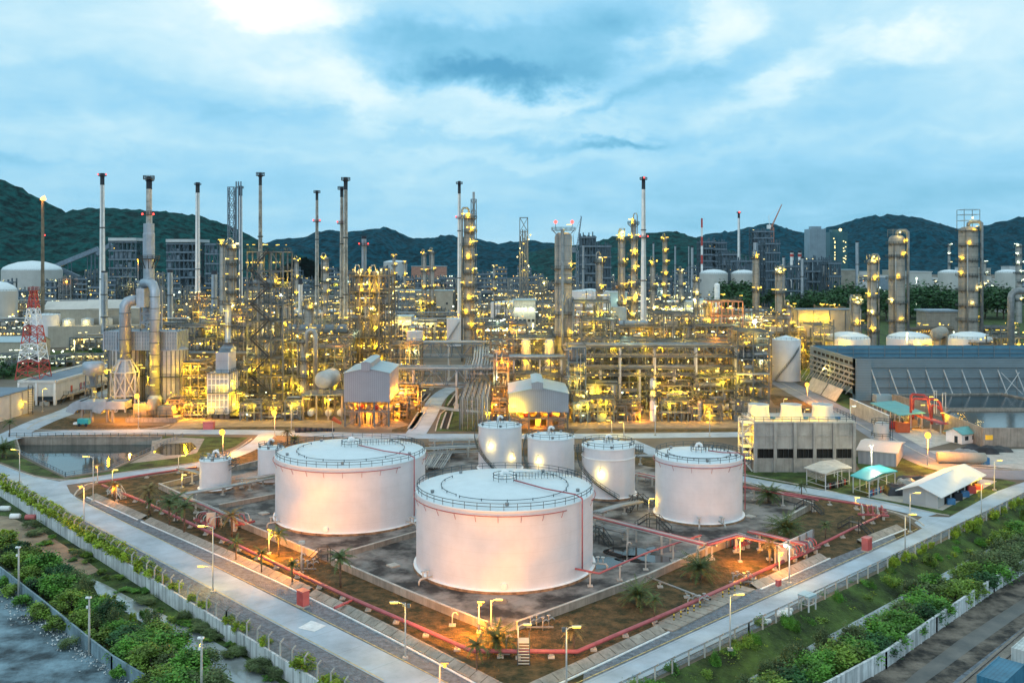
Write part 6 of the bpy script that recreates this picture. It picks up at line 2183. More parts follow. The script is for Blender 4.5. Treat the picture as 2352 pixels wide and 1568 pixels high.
	for u, v, yy, pw in ((255, 848, D - 1, 1800), (247, 912, D - 1, 1500), (333, 843, D - 1, 2600), (365, 850, D - 3.5, 1300), (408, 912, D - 1, 3000), (362, 880, D - 4, 1200), (422, 848, D + 2, 2600), (322, 838, D + 1, 800)):
		lamp(t, X(u), yy - 1, Z(v), 'y', 't', 1.0, power=pw * .5, dl=(.3, -.8, -.6))


furnace()


def small_furnace():
	D = 326
	X = lambda u: XA(u, D)
	Z = lambda v: ZA(v, D)
	t = thing('process_furnace', 'smaller boxy furnace with ribbed walls on short piers, right of the huge furnace', 'furnace', (X(510), D + 6, 0))
	mb = MB()
	mb.box(X(477), X(524), D, D + 13, Z(950), Z(857))
	mb.build('lower_box', 'furnace_wall', t)
	mb = MB()
	mb.box(X(489), X(518), D + 3, D + 12, Z(857), Z(812))
	mb.build('upper_box', 'furnace_wall', t)
	mb = MB()
	mb.box(X(493), X(520), D + 5, D + 12, Z(812), Z(803))
	mb.build('hood', 'blue_steel', t)
	mb = MB()
	for u in (477, 486, 496, 505, 515, 524):
		mb.bar((X(u), D - .1, Z(950)), (X(u), D - .1, Z(857)), .3)
	for v in (857, 870, 884, 905, 918, 934, 950):
		mb.bar((X(477), D - .08, Z(v)), (X(524), D - .08, Z(v)), .26)
	for i in range(7):
		mb.bar((X(524) + .1, D + i * 2.1, Z(950)), (X(524) + .1, D + i * 2.1, Z(857)), .3)
		mb.bar((X(518) + .1, D + 3 + i * 1.4, Z(857)), (X(518) + .1, D + 3 + i * 1.4, Z(812)), .2)
	mb.build('rib_lattice', 'white_paint', t)
	mb = MB()
	for v, a, b in ((902, 474, 545), (953, 470, 548), (857, 474, 530)):
		mb.box(X(a), X(b), D - 1.6, D - .2, Z(v), Z(v) + .12)
		mb.box(X(524) + .2, X(b), D - .2, D + 14, Z(v), Z(v) + .12)
		rail_box(mb, X(a), X(b), D - 1.6, D + 14, Z(v) + .12, 1.2, .12, 2.2, 'flr')
	mb.build('walkway_frame', 'dark_rail', t)
	mb = MB()
	for u in (480, 494, 508, 521):
		for yy in (D + 1, D + 11):
			mb.box(X(u) - .7, X(u) + .7, yy - .7, yy + .7, 0, Z(950))
	mb.build('pier', 'concrete', t)
	for u in (487, 509):
		MB().cyl((X(u), D - .8, 2.6), (X(u), D + .5, 2.6), 1.1, n=16).build('burner_drum', 'pipe_white', t)
	r = 1.1
	x, y = X(508), D + 8
	MB().lathe(x, y, [(r * 2.2, Z(803)), (r, Z(790)), (r, Z(700))], 18).build('stack', 'duct', t)
	for v in (702, 752, 792):
		q = MB().lathe(x, y, [(r, Z(v)), (r + 2.2, Z(v)), (r + 2.2, Z(v) + .2), (r, Z(v) + .2)], 16, smooth=False)
		rail_ring(q, x, y, Z(v) + .2, r + 2.1, 1.2, 16, w=.12, posts=10)
		q.build('ring_platform', 'dark_steel', t)
	for u, v, yy, pw in ((512, 888, D - 1.5, 1500), (480, 930, D - 1.5, 1500), (527, 880, D + 6, 2500), (528, 930, D + 8, 2500), (505, 745, D + 4, 1200), (512, 715, D + 4, 1200), (545, 905, D + 3, 1500)):
		lamp(t, X(u), yy - .8, Z(v), 'y', 't', 1.0, power=pw)


small_furnace()
# blue grey cyclone and dust hopper left of the furnace
x, y = XA(215, 338), 338
t = thing('cyclone_hopper', 'grey cyclone drum on legs left of the huge furnace', 'hopper', (x, y, 0))
MB().lathe(x, y, [(.5, 6), (1.6, 13), (3.6, 14), (3.7, 17.5), (3.2, 18), (.01, 18)], 20).build('drum', 'duct', t)
mb = MB()
for a in range(4):
	mb.bar((x + 3 * cos(a * pi / 2 + .7), y + 3 * sin(a * pi / 2 + .7), 0), (x + 2.6 * cos(a * pi / 2 + .7), y + 2.6 * sin(a * pi / 2 + .7), 14), .3)
for z in (5, 9.5):
	mb.box(x - 3.4, x + 3.4, y - 3.4, y + 3.4, z, z + .1)
	rail_box(mb, x - 3.4, x + 3.4, y - 3.4, y + 3.4, z, 1.2, .12)
mb.build('leg_frame', 'steel', t)
lamp(t, x + 2, y - 3.6, 8, 'y', 't', .8, power=700)

# ------------------------------------------------------------------ sheds on legs
def legged_shed(label, u0, u1, D, v_eave, v_bot, rise, dep, mon, glow):
	X = lambda u: XA(u, D)
	Z = lambda v: ZA(v, D)
	x0, x1, z0, z1 = X(u0), X(u1), Z(v_bot), Z(v_eave)
	t = thing('compressor_shed', label, 'shed', ((x0 + x1) / 2, D + dep / 2, 0))
	xm = (x0 + x1) / 2
	zr = z1 + rise
	mb = MB()
	mb.add([(x0, D, z0), (x1, D, z0), (x1, D, z1), (xm, D, zr), (x0, D, z1)], [(0, 1, 2, 3, 4)])
	mb.add([(x0, D + dep, z0), (x1, D + dep, z0), (x1, D + dep, z1), (xm, D + dep, zr), (x0, D + dep, z1)], [(4, 3, 2, 1, 0)])
	mb.add([(x1, D, z0), (x1, D + dep, z0), (x1, D + dep, z1), (x1, D, z1)], [(0, 1, 2, 3)])
	mb.add([(x0, D, z0), (x0, D + dep, z0), (x0, D + dep, z1), (x0, D, z1)], [(3, 2, 1, 0)])
	mb.build('wall', 'shed_wall', t)
	mb = MB()
	for a, b in ((x0 - .25, xm), (x1 + .25, xm)):
		za = z1 - .03
		mb.add([(a, D - .3, za), (b, D - .3, zr + .02), (b, D + dep + .3, zr + .02), (a, D + dep + .3, za), (a, D - .3, za + .16), (b, D - .3, zr + .18), (b, D + dep + .3, zr + .18), (a, D + dep + .3, za + .16)],
			   [(0, 1, 2, 3), (7, 6, 5, 4), (0, 4, 5, 1), (1, 5, 6, 2), (2, 6, 7, 3), (3, 7, 4, 0)])
	mb.build('roof', 'shed_roof', t)
	m0, m1, mz = mon
	mb = MB()
	a, b = X(m0), X(m1)
	c = (a + b) / 2
	mb.add([(a, D - .35, zr - .8), (b, D - .35, zr - .8), (b, D - .35, zr + mz), (c, D - .35, zr + mz + .4), (a, D - .35, zr + mz)], [(0, 1, 2, 3, 4)])
	for q in (a, b):
		mb.add([(q, D - .35, zr - .8), (q, D + dep * .9, zr - .8), (q, D + dep * .9, zr + mz), (q, D - .35, zr + mz)], [(0, 1, 2, 3) if q == b else (3, 2, 1, 0)])
	mb.build('ridge_monitor', 'shed_wall', t)
	mb = MB()
	for q in (a - .2, b + .2):
		mb.add([(q, D - .55, zr + mz - .02), (c, D - .55, zr + mz + .44), (c, D + dep * .9, zr + mz + .44), (q, D + dep * .9, zr + mz - .02)], [(0, 1, 2, 3) if q < c else (3, 2, 1, 0)])
	mb.build('monitor_roof', 'shed_roof', t)
	mb = MB()
	n = 4
	for yy in (D + .2, D + dep / 2, D + dep - .2):
		for i in range(n):
			px = x0 + .3 + (x1 - x0 - .6) * i / (n - 1)
			mb.bar((px, yy, 0), (px, yy, z0), .5)
			if i < n - 1 and yy < D + 1 and i % 2 == 0:
				qx = x0 + .3 + (x1 - x0 - .6) * (i + 1) / (n - 1)
				mb.bar((px, yy, z0), (qx, yy, z0 * .4), .26)
				mb.bar((px, yy, .3), (qx, yy, z0 * .45), .26)
				mb.bar((px, yy, z0 * .5), (qx, yy, z0 * .5), .26)
	mb.build('leg_frame', 'steel', t)
	mb = MB()
	mb.box(x0 + .5, x1 - .5, D + 1.5, D + dep - 1, z0 * .55, z0 * .62)
	mb.build('floor_slab', 'concrete', t)
	r = random.Random(int(u0))
	for i in range(5):
		px = x0 + 2 + (x1 - x0 - 4) * i / 4
		mb = MB().cyl((px, D + 4, z0 * .62), (px, D + 4, z0 * .62 + r.uniform(1.2, 2.4)), r.uniform(.6, 1.2), n=12)
		mb.build('compressor', 'red_paint' if i % 2 else 'pipe_tan', t)
		mb = MB()
		mb.box(px - 1, px + 1, D + 5, D + 7, 0, z0 * .55)
		mb.build('foundation_block', 'concrete', t)
		MB().tube([(px + .8, D + 2.5, .2), (px + .8, D + 2.5, z0 * .7), (px + 1.6, D + 4, z0 * .7)], .22, 6).build('pipe', 'pipe_tan', t)
	light(t, xm - (x1 - x0) * .22, D + 5, z0 * .92, 'o', 4200)
	light(t, xm + (x1 - x0) * .25, D + 9, z0 * .92, 'o', 4200)
	light(t, xm, D + 3, z0 * .42, 'o', 2500)
	for (px, py, pz, kk, pw) in glow(x0, x1, D, dep, z0, z1):
		lamp(t, px, py, pz, kk, 't', 1.0, power=pw, dl=(0, 0, .5))
	return t


legged_shed('tall blue grey gabled shed on steel legs, orange light under it', 790, 895, 310, 857, 923, 1.6, 25, (830, 851, 1.8), lambda x0, x1, D, dep, z0, z1: [(x1 + 1.4, D + 9, z0 + .5, 'o', 1800), (x1 + 1.4, D + 19, z0 + 1, 'o', 3000), (x1 + 2, D + 4, z0 - 2, 'o', 1200)])
legged_shed('wide gabled shed with its front wall washed yellow orange', 1168, 1306, 306, 904, 946.6, 2.0, 25, (1222, 1247, 1.5), lambda x0, x1, D, dep, z0, z1: [(x0 + 1.6, D - 1.2, z0 + 1.4, 'y', 3300), (x0 + 3.2, D - 1.6, z0 + .3, 'y', 1500)])

# ------------------------------------------------------------------ near process structures
Rk = rack
Rk('stair_tower', 'tallest open steel tower with dark zigzag stairs, left of centre', 568, 650, 345, 57, 14, 9, 3, 2, 101, 'g', 30, 8, ves=10, pipes=18, stairs='f', lvl=[6, 12.5, 19, 25.5, 32, 38, 44, 50, 57])
Rk('process_rack', 'steel rack with lit vessels between stair tower and narrow hooped column', 652, 694, 350, 24, 12, 4, 2, 2, 102, 'g', 18, 6)
Rk('process_rack', 'front rack behind the white round drum, left of blue grey shed', 705, 790, 350, 22, 14, 4, 4, 2, 103, 'g', 24, 7, ves=8, pipes=18)
Rk('process_rack', 'crowded yellow lit rack between the two furnaces', 420, 474, 345, 17, 16, 4, 3, 2, 104, 't', 26, 8, ves=8, pipes=20)
Rk('process_rack', 'narrow rack at the back right of the boxy furnace', 546, 568, 338, 16, 12, 4, 1, 2, 105, 'g', 10, 4)
Rk('process_rack', 'dark blue framed rack at the right edge of the pink lit shed', 1306, 1345, 328, 24, 10, 5, 2, 1, 106, 'b', 14, 5, stairs='')
Rk('process_rack', 'rack with exchanger deck just right of the dark blue frame', 1346, 1420, 332, 11, 13, 2, 3, 2, 107, 'g', 16, 6, ves=7, pipes=10)
Rk('process_rack', 'tall pipe laden rack behind the exchanger deck, long block', 1345, 1425, 348, 25, 14, 5, 4, 2, 108, 'g', 24, 8, ves=8, pipes=22)
Rk('process_rack', 'pipe laden rack behind the clear white column, long block', 1425, 1505, 346, 25, 14, 5, 4, 2, 109, 'g', 24, 8, ves=8, pipes=22)
Rk('process_rack', 'low yellow glowing rack right of the clear white column', 1508, 1590, 336, 10, 10, 2, 3, 2, 110, 'g', 20, 7, ves=6, pipes=12)
Rk('process_rack', 'tall rack behind the low yellow glowing one, long block', 1508, 1600, 350, 24, 14, 5, 4, 2, 111, 'g', 22, 8, ves=8, pipes=20)
Rk('process_rack', 'rack with white exchanger ends beneath a wide deck', 1603, 1690, 334, 13, 12, 3, 3, 2, 112, 'g', 18, 6, ves=8, pipes=12)
Rk('process_rack', 'tall rack behind the wide exchanger deck', 1603, 1690, 352, 24, 14, 5, 4, 2, 113, 't', 22, 8, ves=8, pipes=18)
Rk('stair_tower', 'square stair tower at the right end of the long block', 1694, 1766, 336, 29, 14, 6, 2, 2, 114, 'g', 20, 6, ves=8, pipes=14)
Rk('stair_tower', 'orange lit stair frame left of the pink lit shed', 1135, 1168, 335, 20, 10, 4, 1, 1, 115, 't', 12, 5, ves=3, k='o')
for u, vv in ((1660, 936), (1675, 936), (1660, 954), (1675, 954)):
	x = XA(u, 331)
	z = ZA(vv, 331)
	o = single(MB().cyl((x, 330.5, z), (x, 333.6, z), 1.05, n=16, dome=.35), 'exchanger_shell', 'pipe_white', 'white round exchanger end under the wide deck' + (', upper row' if vv < 945 else ', lower row'), 'heat exchanger', 'white exchanger ends')
# white drum on its table
x, y = XA(744, 326), 326
t = thing('drum_table', 'big white round drum on a blue grey table platform beside the shed', 'drum', (x, y, 0))
mb = MB()
mb.box(x - 7, x + 7, y - 3, y + 9, 8.2, 8.6)
mb.build('deck', 'blue_steel', t)
mb = MB()
for a in (-6.6, -2, 2, 6.6):
	for b in (-2.6, 8.6):
		mb.bar((x + a, y + b, 0), (x + a, y + b, 8.2), .55)
rail_box(mb, x - 7, x + 7, y - 3, y + 9, 8.6, 1.2, .12)
mb.build('table_frame', 'concrete', t)
MB().cyl((x, y - 1, 13.2), (x + 1.4, y + 8, 13.2), 3.1, n=24, dome=1.4).build('drum', 'pipe_white', t)
mb = MB()
for a in (-2, 0, 2):
	mb.bar((x + a, y, 8.6), (x + a, y, 11), .4)
mb.build('saddle_frame', 'pipe_grey', t)
for a in (-4, 2, 6):
	MB().cyl((x + a, y - 2.5, 2.4), (x + a, y + 1, 2.4), 1.2, n=16, dome=.4).build('exchanger', 'pipe_white', t)
for a in (-5, 3):
	lamp(t, x + a, y - 3.2, 7.2, 'y', 't', 1.1, power=1400)
# low equipment skids along the front edge
for i, (u0, u1, D, h, sty, lab) in enumerate(((552, 600, 322, 6, 'g', 'low skid in front of the zigzag stair tower'), (604, 648, 324, 5, 't', 'low skid right of the zigzag stair tower foot'), (655, 690, 322, 7, 'g', 'low skid before the narrow hooped column'), (425, 470, 328, 5, 'g', 'low skid before the crowded yellow rack'), (1318, 1350, 318, 7, 'b', 'low skid at the foot of the dark blue frame'),
											  (1355, 1410, 319, 8, 'g', 'low skid in front of the exchanger deck'), (1416, 1470, 322, 6, 't', 'low skid left of the clear white column'), (1520, 1580, 321, 7, 'g', 'low skid right of the clear white column'), (1588, 1602, 322, 5, 'g', 'tiny skid beside the short ball headed column'), (1618, 1655, 320, 6, 't', 'low skid left of the white exchanger ends'), (1690, 1740, 320, 7, 'g', 'low skid before the square stair tower'),
											  (1130, 1165, 318, 7, 't', 'low skid before the orange lit stair frame'), (900, 935, 325, 6, 't', 'low skid right of the tall blue grey shed'), (385, 420, 330, 6, 't', 'low skid at the right foot of the huge furnace'))):
	Rk('equipment_skid', lab, u0, u1, D, h, 9, 2, max(2, int((u1 - u0) / 14)), 2, 400 + i, sty, 9, 3, 'o' if u0 in (1130, 900, 385) else 'y', ves=8, pipes=14, cat='equipment skid', lp=1100)
# infill between the first and second rows
for i, (u0, u1, D, h, sty, lab) in enumerate(((420, 500, 396, 27, 'g', 'rack behind the crowded yellow one between the furnaces'), (500, 570, 390, 31, 'g', 'tall rack right behind the boxy furnace'), (648, 722, 374, 25, 't', 'rack behind the narrow hooped column'), (722, 800, 371, 23, 'g', 'rack behind the white round drum, below the cooler boxes'), (1126, 1180, 376, 22, 't', 'rack left of the two yellow cylinders'),
											  (1336, 1420, 370, 31, 'g', 'rack behind the exchanger deck, taller than the long bridge'), (1420, 1500, 373, 28, 't', 'rack under the fan hood, behind the clear white column'), (1500, 1595, 376, 33, 'g', 'rack between long block and cross braced rack'), (1595, 1700, 378, 28, 'g', 'rack in front of the pink frame'), (1700, 1768, 372, 24, 't', 'rack behind the square stair tower'),
											  (240, 330, 420, 22, 'g', 'rack half hidden behind the huge furnace, left part'), (340, 425, 415, 26, 'g', 'rack half hidden behind the huge furnace, right part'), (1180, 1290, 352, 12, 'g', 'low rack behind the pink lit shed'), (905, 960, 345, 9, 't', 'low rack beside the tall blue grey shed'))):
	Rk('process_rack', lab, u0, u1, D, h, 12, max(2, int(h / 5)), max(2, int((u1 - u0) / 22)), 2, 300 + i, sty, int((u1 - u0) * .3), 5, 'o' if u0 in (1126, 905) else 'y', ves=9, pipes=26)
# second row
Rk('process_rack', 'rack with a line of blue cooler boxes above the white drum', 652, 798, 402, 23, 18, 4, 6, 2, 120, 'g', 34, 9, ves=10, pipes=26, fan=5)
Rk('process_rack', 'tall yellow lit rack holding two upright vessels, left of the centre road', 803, 894, 420, 47, 18, 7, 4, 2, 121, 't', 44, 12, ves=10, pipes=24, open_top=4, lvl=[6, 13, 20, 27, 34, 40, 47])
for u in (826, 862):
	x = XA(u, 426)
	t = column('left upright vessel within the tall yellow lit rack' if u == 826 else 'right upright vessel within the tall yellow lit rack', u, 622, 426, 15, 5, 'column_tan', k='y', pw=2200, seed=u, lampn=2)
Rk('process_rack', 'orange lit rack right behind the tall blue grey shed', 898, 962, 372, 21, 16, 4, 3, 2, 122, 't', 26, 8, ves=6, pipes=22, k='y')
Rk('process_rack', 'rack holding two yellow cylinders left of the fat pale column', 1172, 1272, 392, 22, 14, 4, 4, 2, 123, 'g', 26, 8, ves=2, pipes=20)
for u in (1208, 1262):
	x = XA(u, 386)
	t = thing('vertical_vessel', ('left' if u < 1230 else 'right') + ' yellow lit cylinder in the rack left of the fat pale column', 'vessel', (x, 386, 0))
	MB().cyl((x, 386, 5), (x, 386, 21), 1.9, n=20, dome=1).build('shell', 'pipe_white', t)
	mb = MB()
	for a in (-1.4, 1.4):
		mb.bar((x + a, 386, 0), (x + a, 386, 6), .4)
	mb.build('leg_frame', 'steel', t)
	for z in (21.5, 14.5):
		lamp(t, x, 382.8, z, 'y', 't', 1.2, power=1900, dl=(0, .2, -.8))
Rk('process_rack', 'tall portal framed rack right of the fat pale column', 1318, 1402, 392, 37, 16, 5, 3, 2, 124, 'b', 30, 9, ves=9, pipes=24)
Rk('process_rack', 'rack carrying the big dark fan hood', 1404, 1500, 400, 23, 16, 4, 4, 2, 125, 'g', 26, 8, ves=6, pipes=22)
D_ = 396
x0, x1 = XA(1402, D_), XA(1492, D_)
t = thing('fan_hood', 'long dark blue ribbed fan hood with square chimney on top of a rack', 'hood', ((x0 + x1) / 2, D_, 24))
mb = MB()
for i in range(3):
	a, b = x0 + (x1 - x0) * i / 3 + .2, x0 + (x1 - x0) * (i + 1) / 3 - .2
	mb.prism([(a, D_ - 4), (b, D_ - 4), (b, D_ + 6), (a, D_ + 6)], 24.2, 26.2)
	mb.add([(a, D_ - 4, 26.2), (b, D_ - 4, 26.2), (b, D_ - 1.5, 28.6), (a, D_ - 1.5, 28.6), (b, D_ + 6, 28.6), (a, D_ + 6, 28.6), (a, D_ + 6, 26.2), (b, D_ + 6, 26.2)], [(0, 1, 2, 3), (3, 2, 4, 5), (1, 7, 4, 2), (0, 3, 5, 6)])
mb.build('hood_casing', 'ribbed', t)
mb = MB()
mb.box(x0 + 1, x0 + 6.5, D_, D_ + 6, 28.6, 34.2)
mb.build('hood_chimney', 'ribbed', t)
Rk('process_rack', 'rack with pale cross bracing right of the fan hood', 1502, 1590, 408, 30, 16, 5, 3, 2, 126, 'g', 32, 9, ves=8, pipes=22)
Rk('process_rack', 'pink painted open frame rack right of the cross braced rack', 1634, 1706, 412, 36, 16, 6, 3, 2, 127, 'p', 30, 9, ves=6, pipes=18)
Rk('process_rack', 'rack between the cross braced and the pink frames', 1590, 1634, 405, 26, 14, 4, 2, 2, 128, 'g', 20, 7, ves=5, pipes=14)
Rk('process_rack', 'rack at the right of the pink frame by the small white tank', 1706, 1772, 400, 21, 14, 4, 3, 2, 129, 't', 24, 8, ves=6, pipes=16)
# ------------------------------------------------------------------ pipe bridges in the centre
def bridge(label, u0, u1, D, z0, z1, npipe, dep=5.0, legs=(), m='blue_steel', top_only=False):
	x0, x1 = XA(u0, D), XA(u1, D)
	t = thing('pipe_bridge', label, 'pipe bridge', ((x0 + x1) / 2, D, 0))
	mb = MB()
	k = max(3, int((x1 - x0) / 4.2))
	for yy in (D, D + dep):
		for z in (z0, z1):
			mb.bar((x0, yy, z), (x1, yy, z), .42)
		for i in range(k):
			a, b = x0 + (x1 - x0) * i / k, x0 + (x1 - x0) * (i + 1) / k
			mb.bar((a, yy, z0), (a, yy, z1), .25)
			mb.bar((a, yy, z1 if i % 2 else z0), (b, yy, z0 if i % 2 else z1), .25)
	mb.build('truss_frame', m, t)
	for u in legs:
		px = XA(u, D)
		q = MB()
		for yy in (D + .4, D + dep - .4):
			q.bar((px, yy, 0), (px, yy, z1), .6)
			q.box(px - .8, px + .8, yy - .8, yy + .8, 0, .9)
		q.build('leg_frame', 'light_rail', t)
	r = random.Random(int(u0 * 3 + D))
	for i in range(npipe):
		rr = r.choice((.18, .25, .35, .5))
		top = i % 2 == 0
		yy = D + dep * (i + .5) / npipe
		z = (z1 + .25 + rr) if top else (z0 + .25 + rr)
		MB().tube([(x0 - r.uniform(0, 3), yy, z), (x1 + r.uniform(0, 3), yy, z)], rr, 8).build('pipe', r.choice(['silver', 'pipe_white', 'pipe_grey'] if m == 'blue_steel' else ['pipe_tan', 'pipe_grey', 'silver']), t)
	return t


bridge('silver pipe bridge with trussed sides crossing the centre road', 915, 1132, 347, 8, 14.2, 10, 6, (948, 1048))
bridge('rear pipe bridge crossing behind the nearer trussed one', 915, 1110, 425, 10.5, 16.5, 9, 6, (925, 1030))
bridge('long pipe bridge passing behind the pink lit shed to the long block', 1128, 1320, 352, 11, 17.5, 9, 6, (1180, 1240, 1290), 'steel')
bridge('long pipe bridge along the top front of the long block', 1310, 1700, 341, 19.5, 23, 5, 4, (1345, 1425, 1505, 1600, 1690), 'steel')
bridge('middle level pipe bridge at the front of the long block', 1345, 1695, 343, 12.5, 15, 5, 4, (1380, 1470, 1550, 1650), 'steel')
bridge('pipe bridge in the rear of the left racks, above furnace level', 545, 800, 392, 12, 15, 10, 5, (560, 640, 720, 790), 'steel')
bridge('pipe bridge between huge furnace and stair tower', 420, 570, 372, 13, 17, 8, 5, (430, 500, 560), 'tan_steel')
bridge('high pipe bridge behind the fan hood', 1500, 1770, 432, 17, 20, 8, 5, (1520, 1600, 1680, 1760), 'tan_steel')
bridge('pipe bridge by the orange lit rack before the rear bridge', 900, 1000, 395, 6, 9, 6, 5, (905, 990), 'tan_steel')
# trestle of pipes dropping to the ground
x0, x1 = XA(1064, 318), XA(1122, 318)
t = thing('pipe_trestle', 'trestle of many thin pipes bending down to the ground, centre', 'pipe rack', ((x0 + x1) / 2, 322, 0))
mb = MB()
for yy in (306, 316, 326, 340):
	for px in (x0 - .5, x1 + .5):
		mb.bar((px, yy, 0), (px, yy, 10.6), .4)
	mb.bar((x0 - .5, yy, 9.4), (x1 + .5, yy, 9.4), .4)
	mb.bar((x0 - .5, yy, 5), (x1 + .5, yy, 5), .3)
mb.build('trestle_frame', 'steel', t)
for i in range(17):
	px = x0 + (x1 - x0) * i / 16
	rr = .13 if i < 11 else .22
	dz = (i % 3) * .35
	MB().tube([(px, 346, 9.8 + dz), (px, 305.5 - dz, 9.8 + dz), (px, 304.2 - dz, 9.0 + dz), (px, 304 - dz, .2)], rr, 7).build('pipe', ['silver', 'pipe_white', 'pipe_tan'][i % 3], t)
lamp(t, x1 + .3, 305, 5.5, 'y', 't', 1.1, power=1600)
pipe_way('pipe_rack', 'wide bundle of big silver pipes leading back from the trestle, elbowed left', [(XA(1108, 346), 346), (XA(1112, 380), 380), (XA(1112, 428), 428)], 14.4, 8, 1.15, .36, ['silver', 'pipe_white'], 14, px=False, two=2.0)
pipe_way('pipe_rack', 'grey deck of pipes under the big silver bundle', [(XA(1086, 346), 346), (XA(1084, 380), 380), (XA(1090, 418), 418)], 11, 7, 1.0, .25, ['pipe_grey', 'silver'], 14, px=False)
# road-side drains beside the centre road
for pts, lab in ((((945, 985), (968, 948)), 'stone drain trench on the left of the centre road'), (((1020, 985), (1032, 948)), 'pale drain trench right of the centre road, near end'), (((1035, 932), (1052, 905)), 'pale drain trench right of the centre road, far end'), (((965, 925), (982, 905)), 'short drain trench left of the centre road, far end')):
	A, B = Vector((*G(*pts[0]), 0)), Vector((*G(*pts[1]), 0))
	d = (B - A).normalized()
	q = Vector((-d.y, d.x, 0))
	mb, mc = MB(), MB()
	for s in (-1, 1):
		mb.bar(A + q * s * 1.1 + Vector((0, 0, .2)), B + q * s * 1.1 + Vector((0, 0, .2)), .5, .4)
	mc.add([tuple(A + q * .85 + Vector((0, 0, .12))), tuple(A - q * .85 + Vector((0, 0, .12))), tuple(B - q * .85 + Vector((0, 0, .12))), tuple(B + q * .85 + Vector((0, 0, .12)))], [(0, 1, 2, 3)])
	o = single(mb, 'drain_trench', 'pale_concrete', lab, 'drain')
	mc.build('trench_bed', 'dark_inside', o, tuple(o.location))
# windsock
x, y = G(766, 1000)
x, y = G(764, 1010)
t = thing('windsock', 'orange red windsock on a thin pole behind the wide tank', 'windsock', (x, y, 0))
MB().cyl((x, y, 0), (x, y, ZA(962, y)), .08, n=6).build('pole', 'light_rail', t)
MB().cyl((x, y, ZA(960, y)), (x + 2.6, y, ZA(972, y)), .75, .4, n=12, cap=False).build('sock', 'orange_paint', t)
mb = MB()
for i in range(7):
	mb.cyl((XA(678 + i * 13, 300), 300, .9), (XA(690 + i * 13, 300), 300, .9), .8 - .06 * i, n=12)
single(mb, 'black_pipe_rack', 'stack_black', 'black pipe sections lying beside the yellow lit lamp pole', 'pipes')
x, y = G(480, 985)
o = single(MB().box(x - 1.6, x + 1.6, y - 1, y + 1, 0, 2.2), 'kiosk_box', 'pink_box', 'small red brown kiosk box beside the boxy furnace road', 'kiosk')
MB().box(x - 1.75, x + 1.75, y - 1.15, y + 1.15, 2.2, 2.4).build('lid', 'pink_box', o, tuple(o.location))

# ------------------------------------------------------------------ buildings on the left
def white_building():
	xa, ya, L_, W, hh = -170, 357, 56, 14.0, 8.6
	t = thing('substation', 'long low white building with dark flat roof and raised side gallery, left', 'building', (-176, 380, 0))
	x1, x0, y0, y1 = -169.6, -183.3, 356, 412
	mb = MB()
	mb.box(x0, x1, y0, y1, 1.6, hh)
	for px in (x0 + .5, x0 + 4.8, x0 + 9.2, x1 - .5):
		for yy in (y0 + .6, y0 + 14, y0 + 28, y0 + 42, y1 - .6):
			mb.box(px - .5, px + .5, yy - .5, yy + .5, 0, 1.6)
	mb.build('wall', 'cream_paint', t)
	MB().box(x0 + .4, x1 - .4, y0 + .4, y1 - .4, hh, hh + .12).build('roof', 'grey_roof', t)
	mb = MB()
	for a, b in (((x0, y0), (x1, y0)), ((x1, y0), (x1, y1)), ((x1, y1), (x0, y1)), ((x0, y1), (x0, y0))):
		mb.bar((*a, hh + .1), (*b, hh + .1), 1.0, .9)
	mb.build('parapet', 'cream_paint', t)
	for px in (x0 - .01, x0 + 6.6, x1 - .3):
		MB().box(px - .35, px + .35, y0 - .35, y0 + .02, 0, hh - .3).build('pilaster', 'white_paint', t)
	mb = MB()
	mb.box(x0 + 6.8, x1 - 1, y0 - .06, y0, 1.7, 3.2)
	mb.build('lower_opening', 'window_dark', t)
	for yy in (y0 + 12, y0 + 20, y0 + 23):
		MB().box(x1, x1 + .06, yy, yy + 1.6, 3.1, 5.6).build('door', 'red_paint', t)
	mb = MB()
	mb.box(x1, x1 + 2, y0 + 6, y0 + 40, 2.9, 3.1)
	mb.build('gallery_deck', 'pale_concrete', t)
	mb = MB()
	rail_box(mb, x1, x1 + 2, y0 + 6, y0 + 40, 3.1, 1.1, .1, 3, 'fr')
	for k in range(2):
		mb.bar((x1 + .2 + k * 1.4, y0 + 6, 3), (x1 + .2 + k * 1.4, y0 + 1, 0), .12, .3)
	mb.build('gallery_railing', 'dark_rail', t)
	for px in (x0 + 8.6, x0 + 10.6):
		MB().box(px, px + 1.3, y0 - 2, y0 - 1, 0, 1.4).build('air_conditioner', 'pipe_white', t)
	lamp(t, x1 + .6, y0 + 46, 7.5, 'y', 't', .7, power=500)


white_building()
x1, y0, y1 = -170.8, 318, 342
t = thing('warehouse', 'pale walled warehouse cut by the left picture edge', 'building', (-190, 330, 0))
MB().box(-230, x1, y0 - 40, y1, 0, 8.2).build('wall', 'cream_paint', t)
MB().box(-230, x1 + .3, y0 - 40, y1 + .3, 8.2, 8.5).build('roof', 'grey_roof', t)
for yy in (y0 - 12, y0, y0 + 8, y0 + 16, y1 - .5):
	MB().box(x1, x1 + .25, yy - .3, yy + .3, 0, 8.1).build('pilaster', 'pale_concrete', t)
x, y = XA(70, 335), 335
t = thing('ladder_mast', 'dark ladder mast with yellow lamp beside the left warehouse', 'lamp mast', (x, y, 0))
mb = MB()
for s in (-.8, .8):
	mb.bar((x + s, y, 0), (x + s, y, ZA(885, 335)), .2)
for i in range(12):
	mb.bar((x - .8, y, 1 + i * .85), (x + .8, y, 1 + i * .85), .12)
mb.build('mast_frame', 'dark_steel', t)
lamp(t, x - 2, y - .5, ZA(922, 335), 'y', 't', 1.2, power=900)


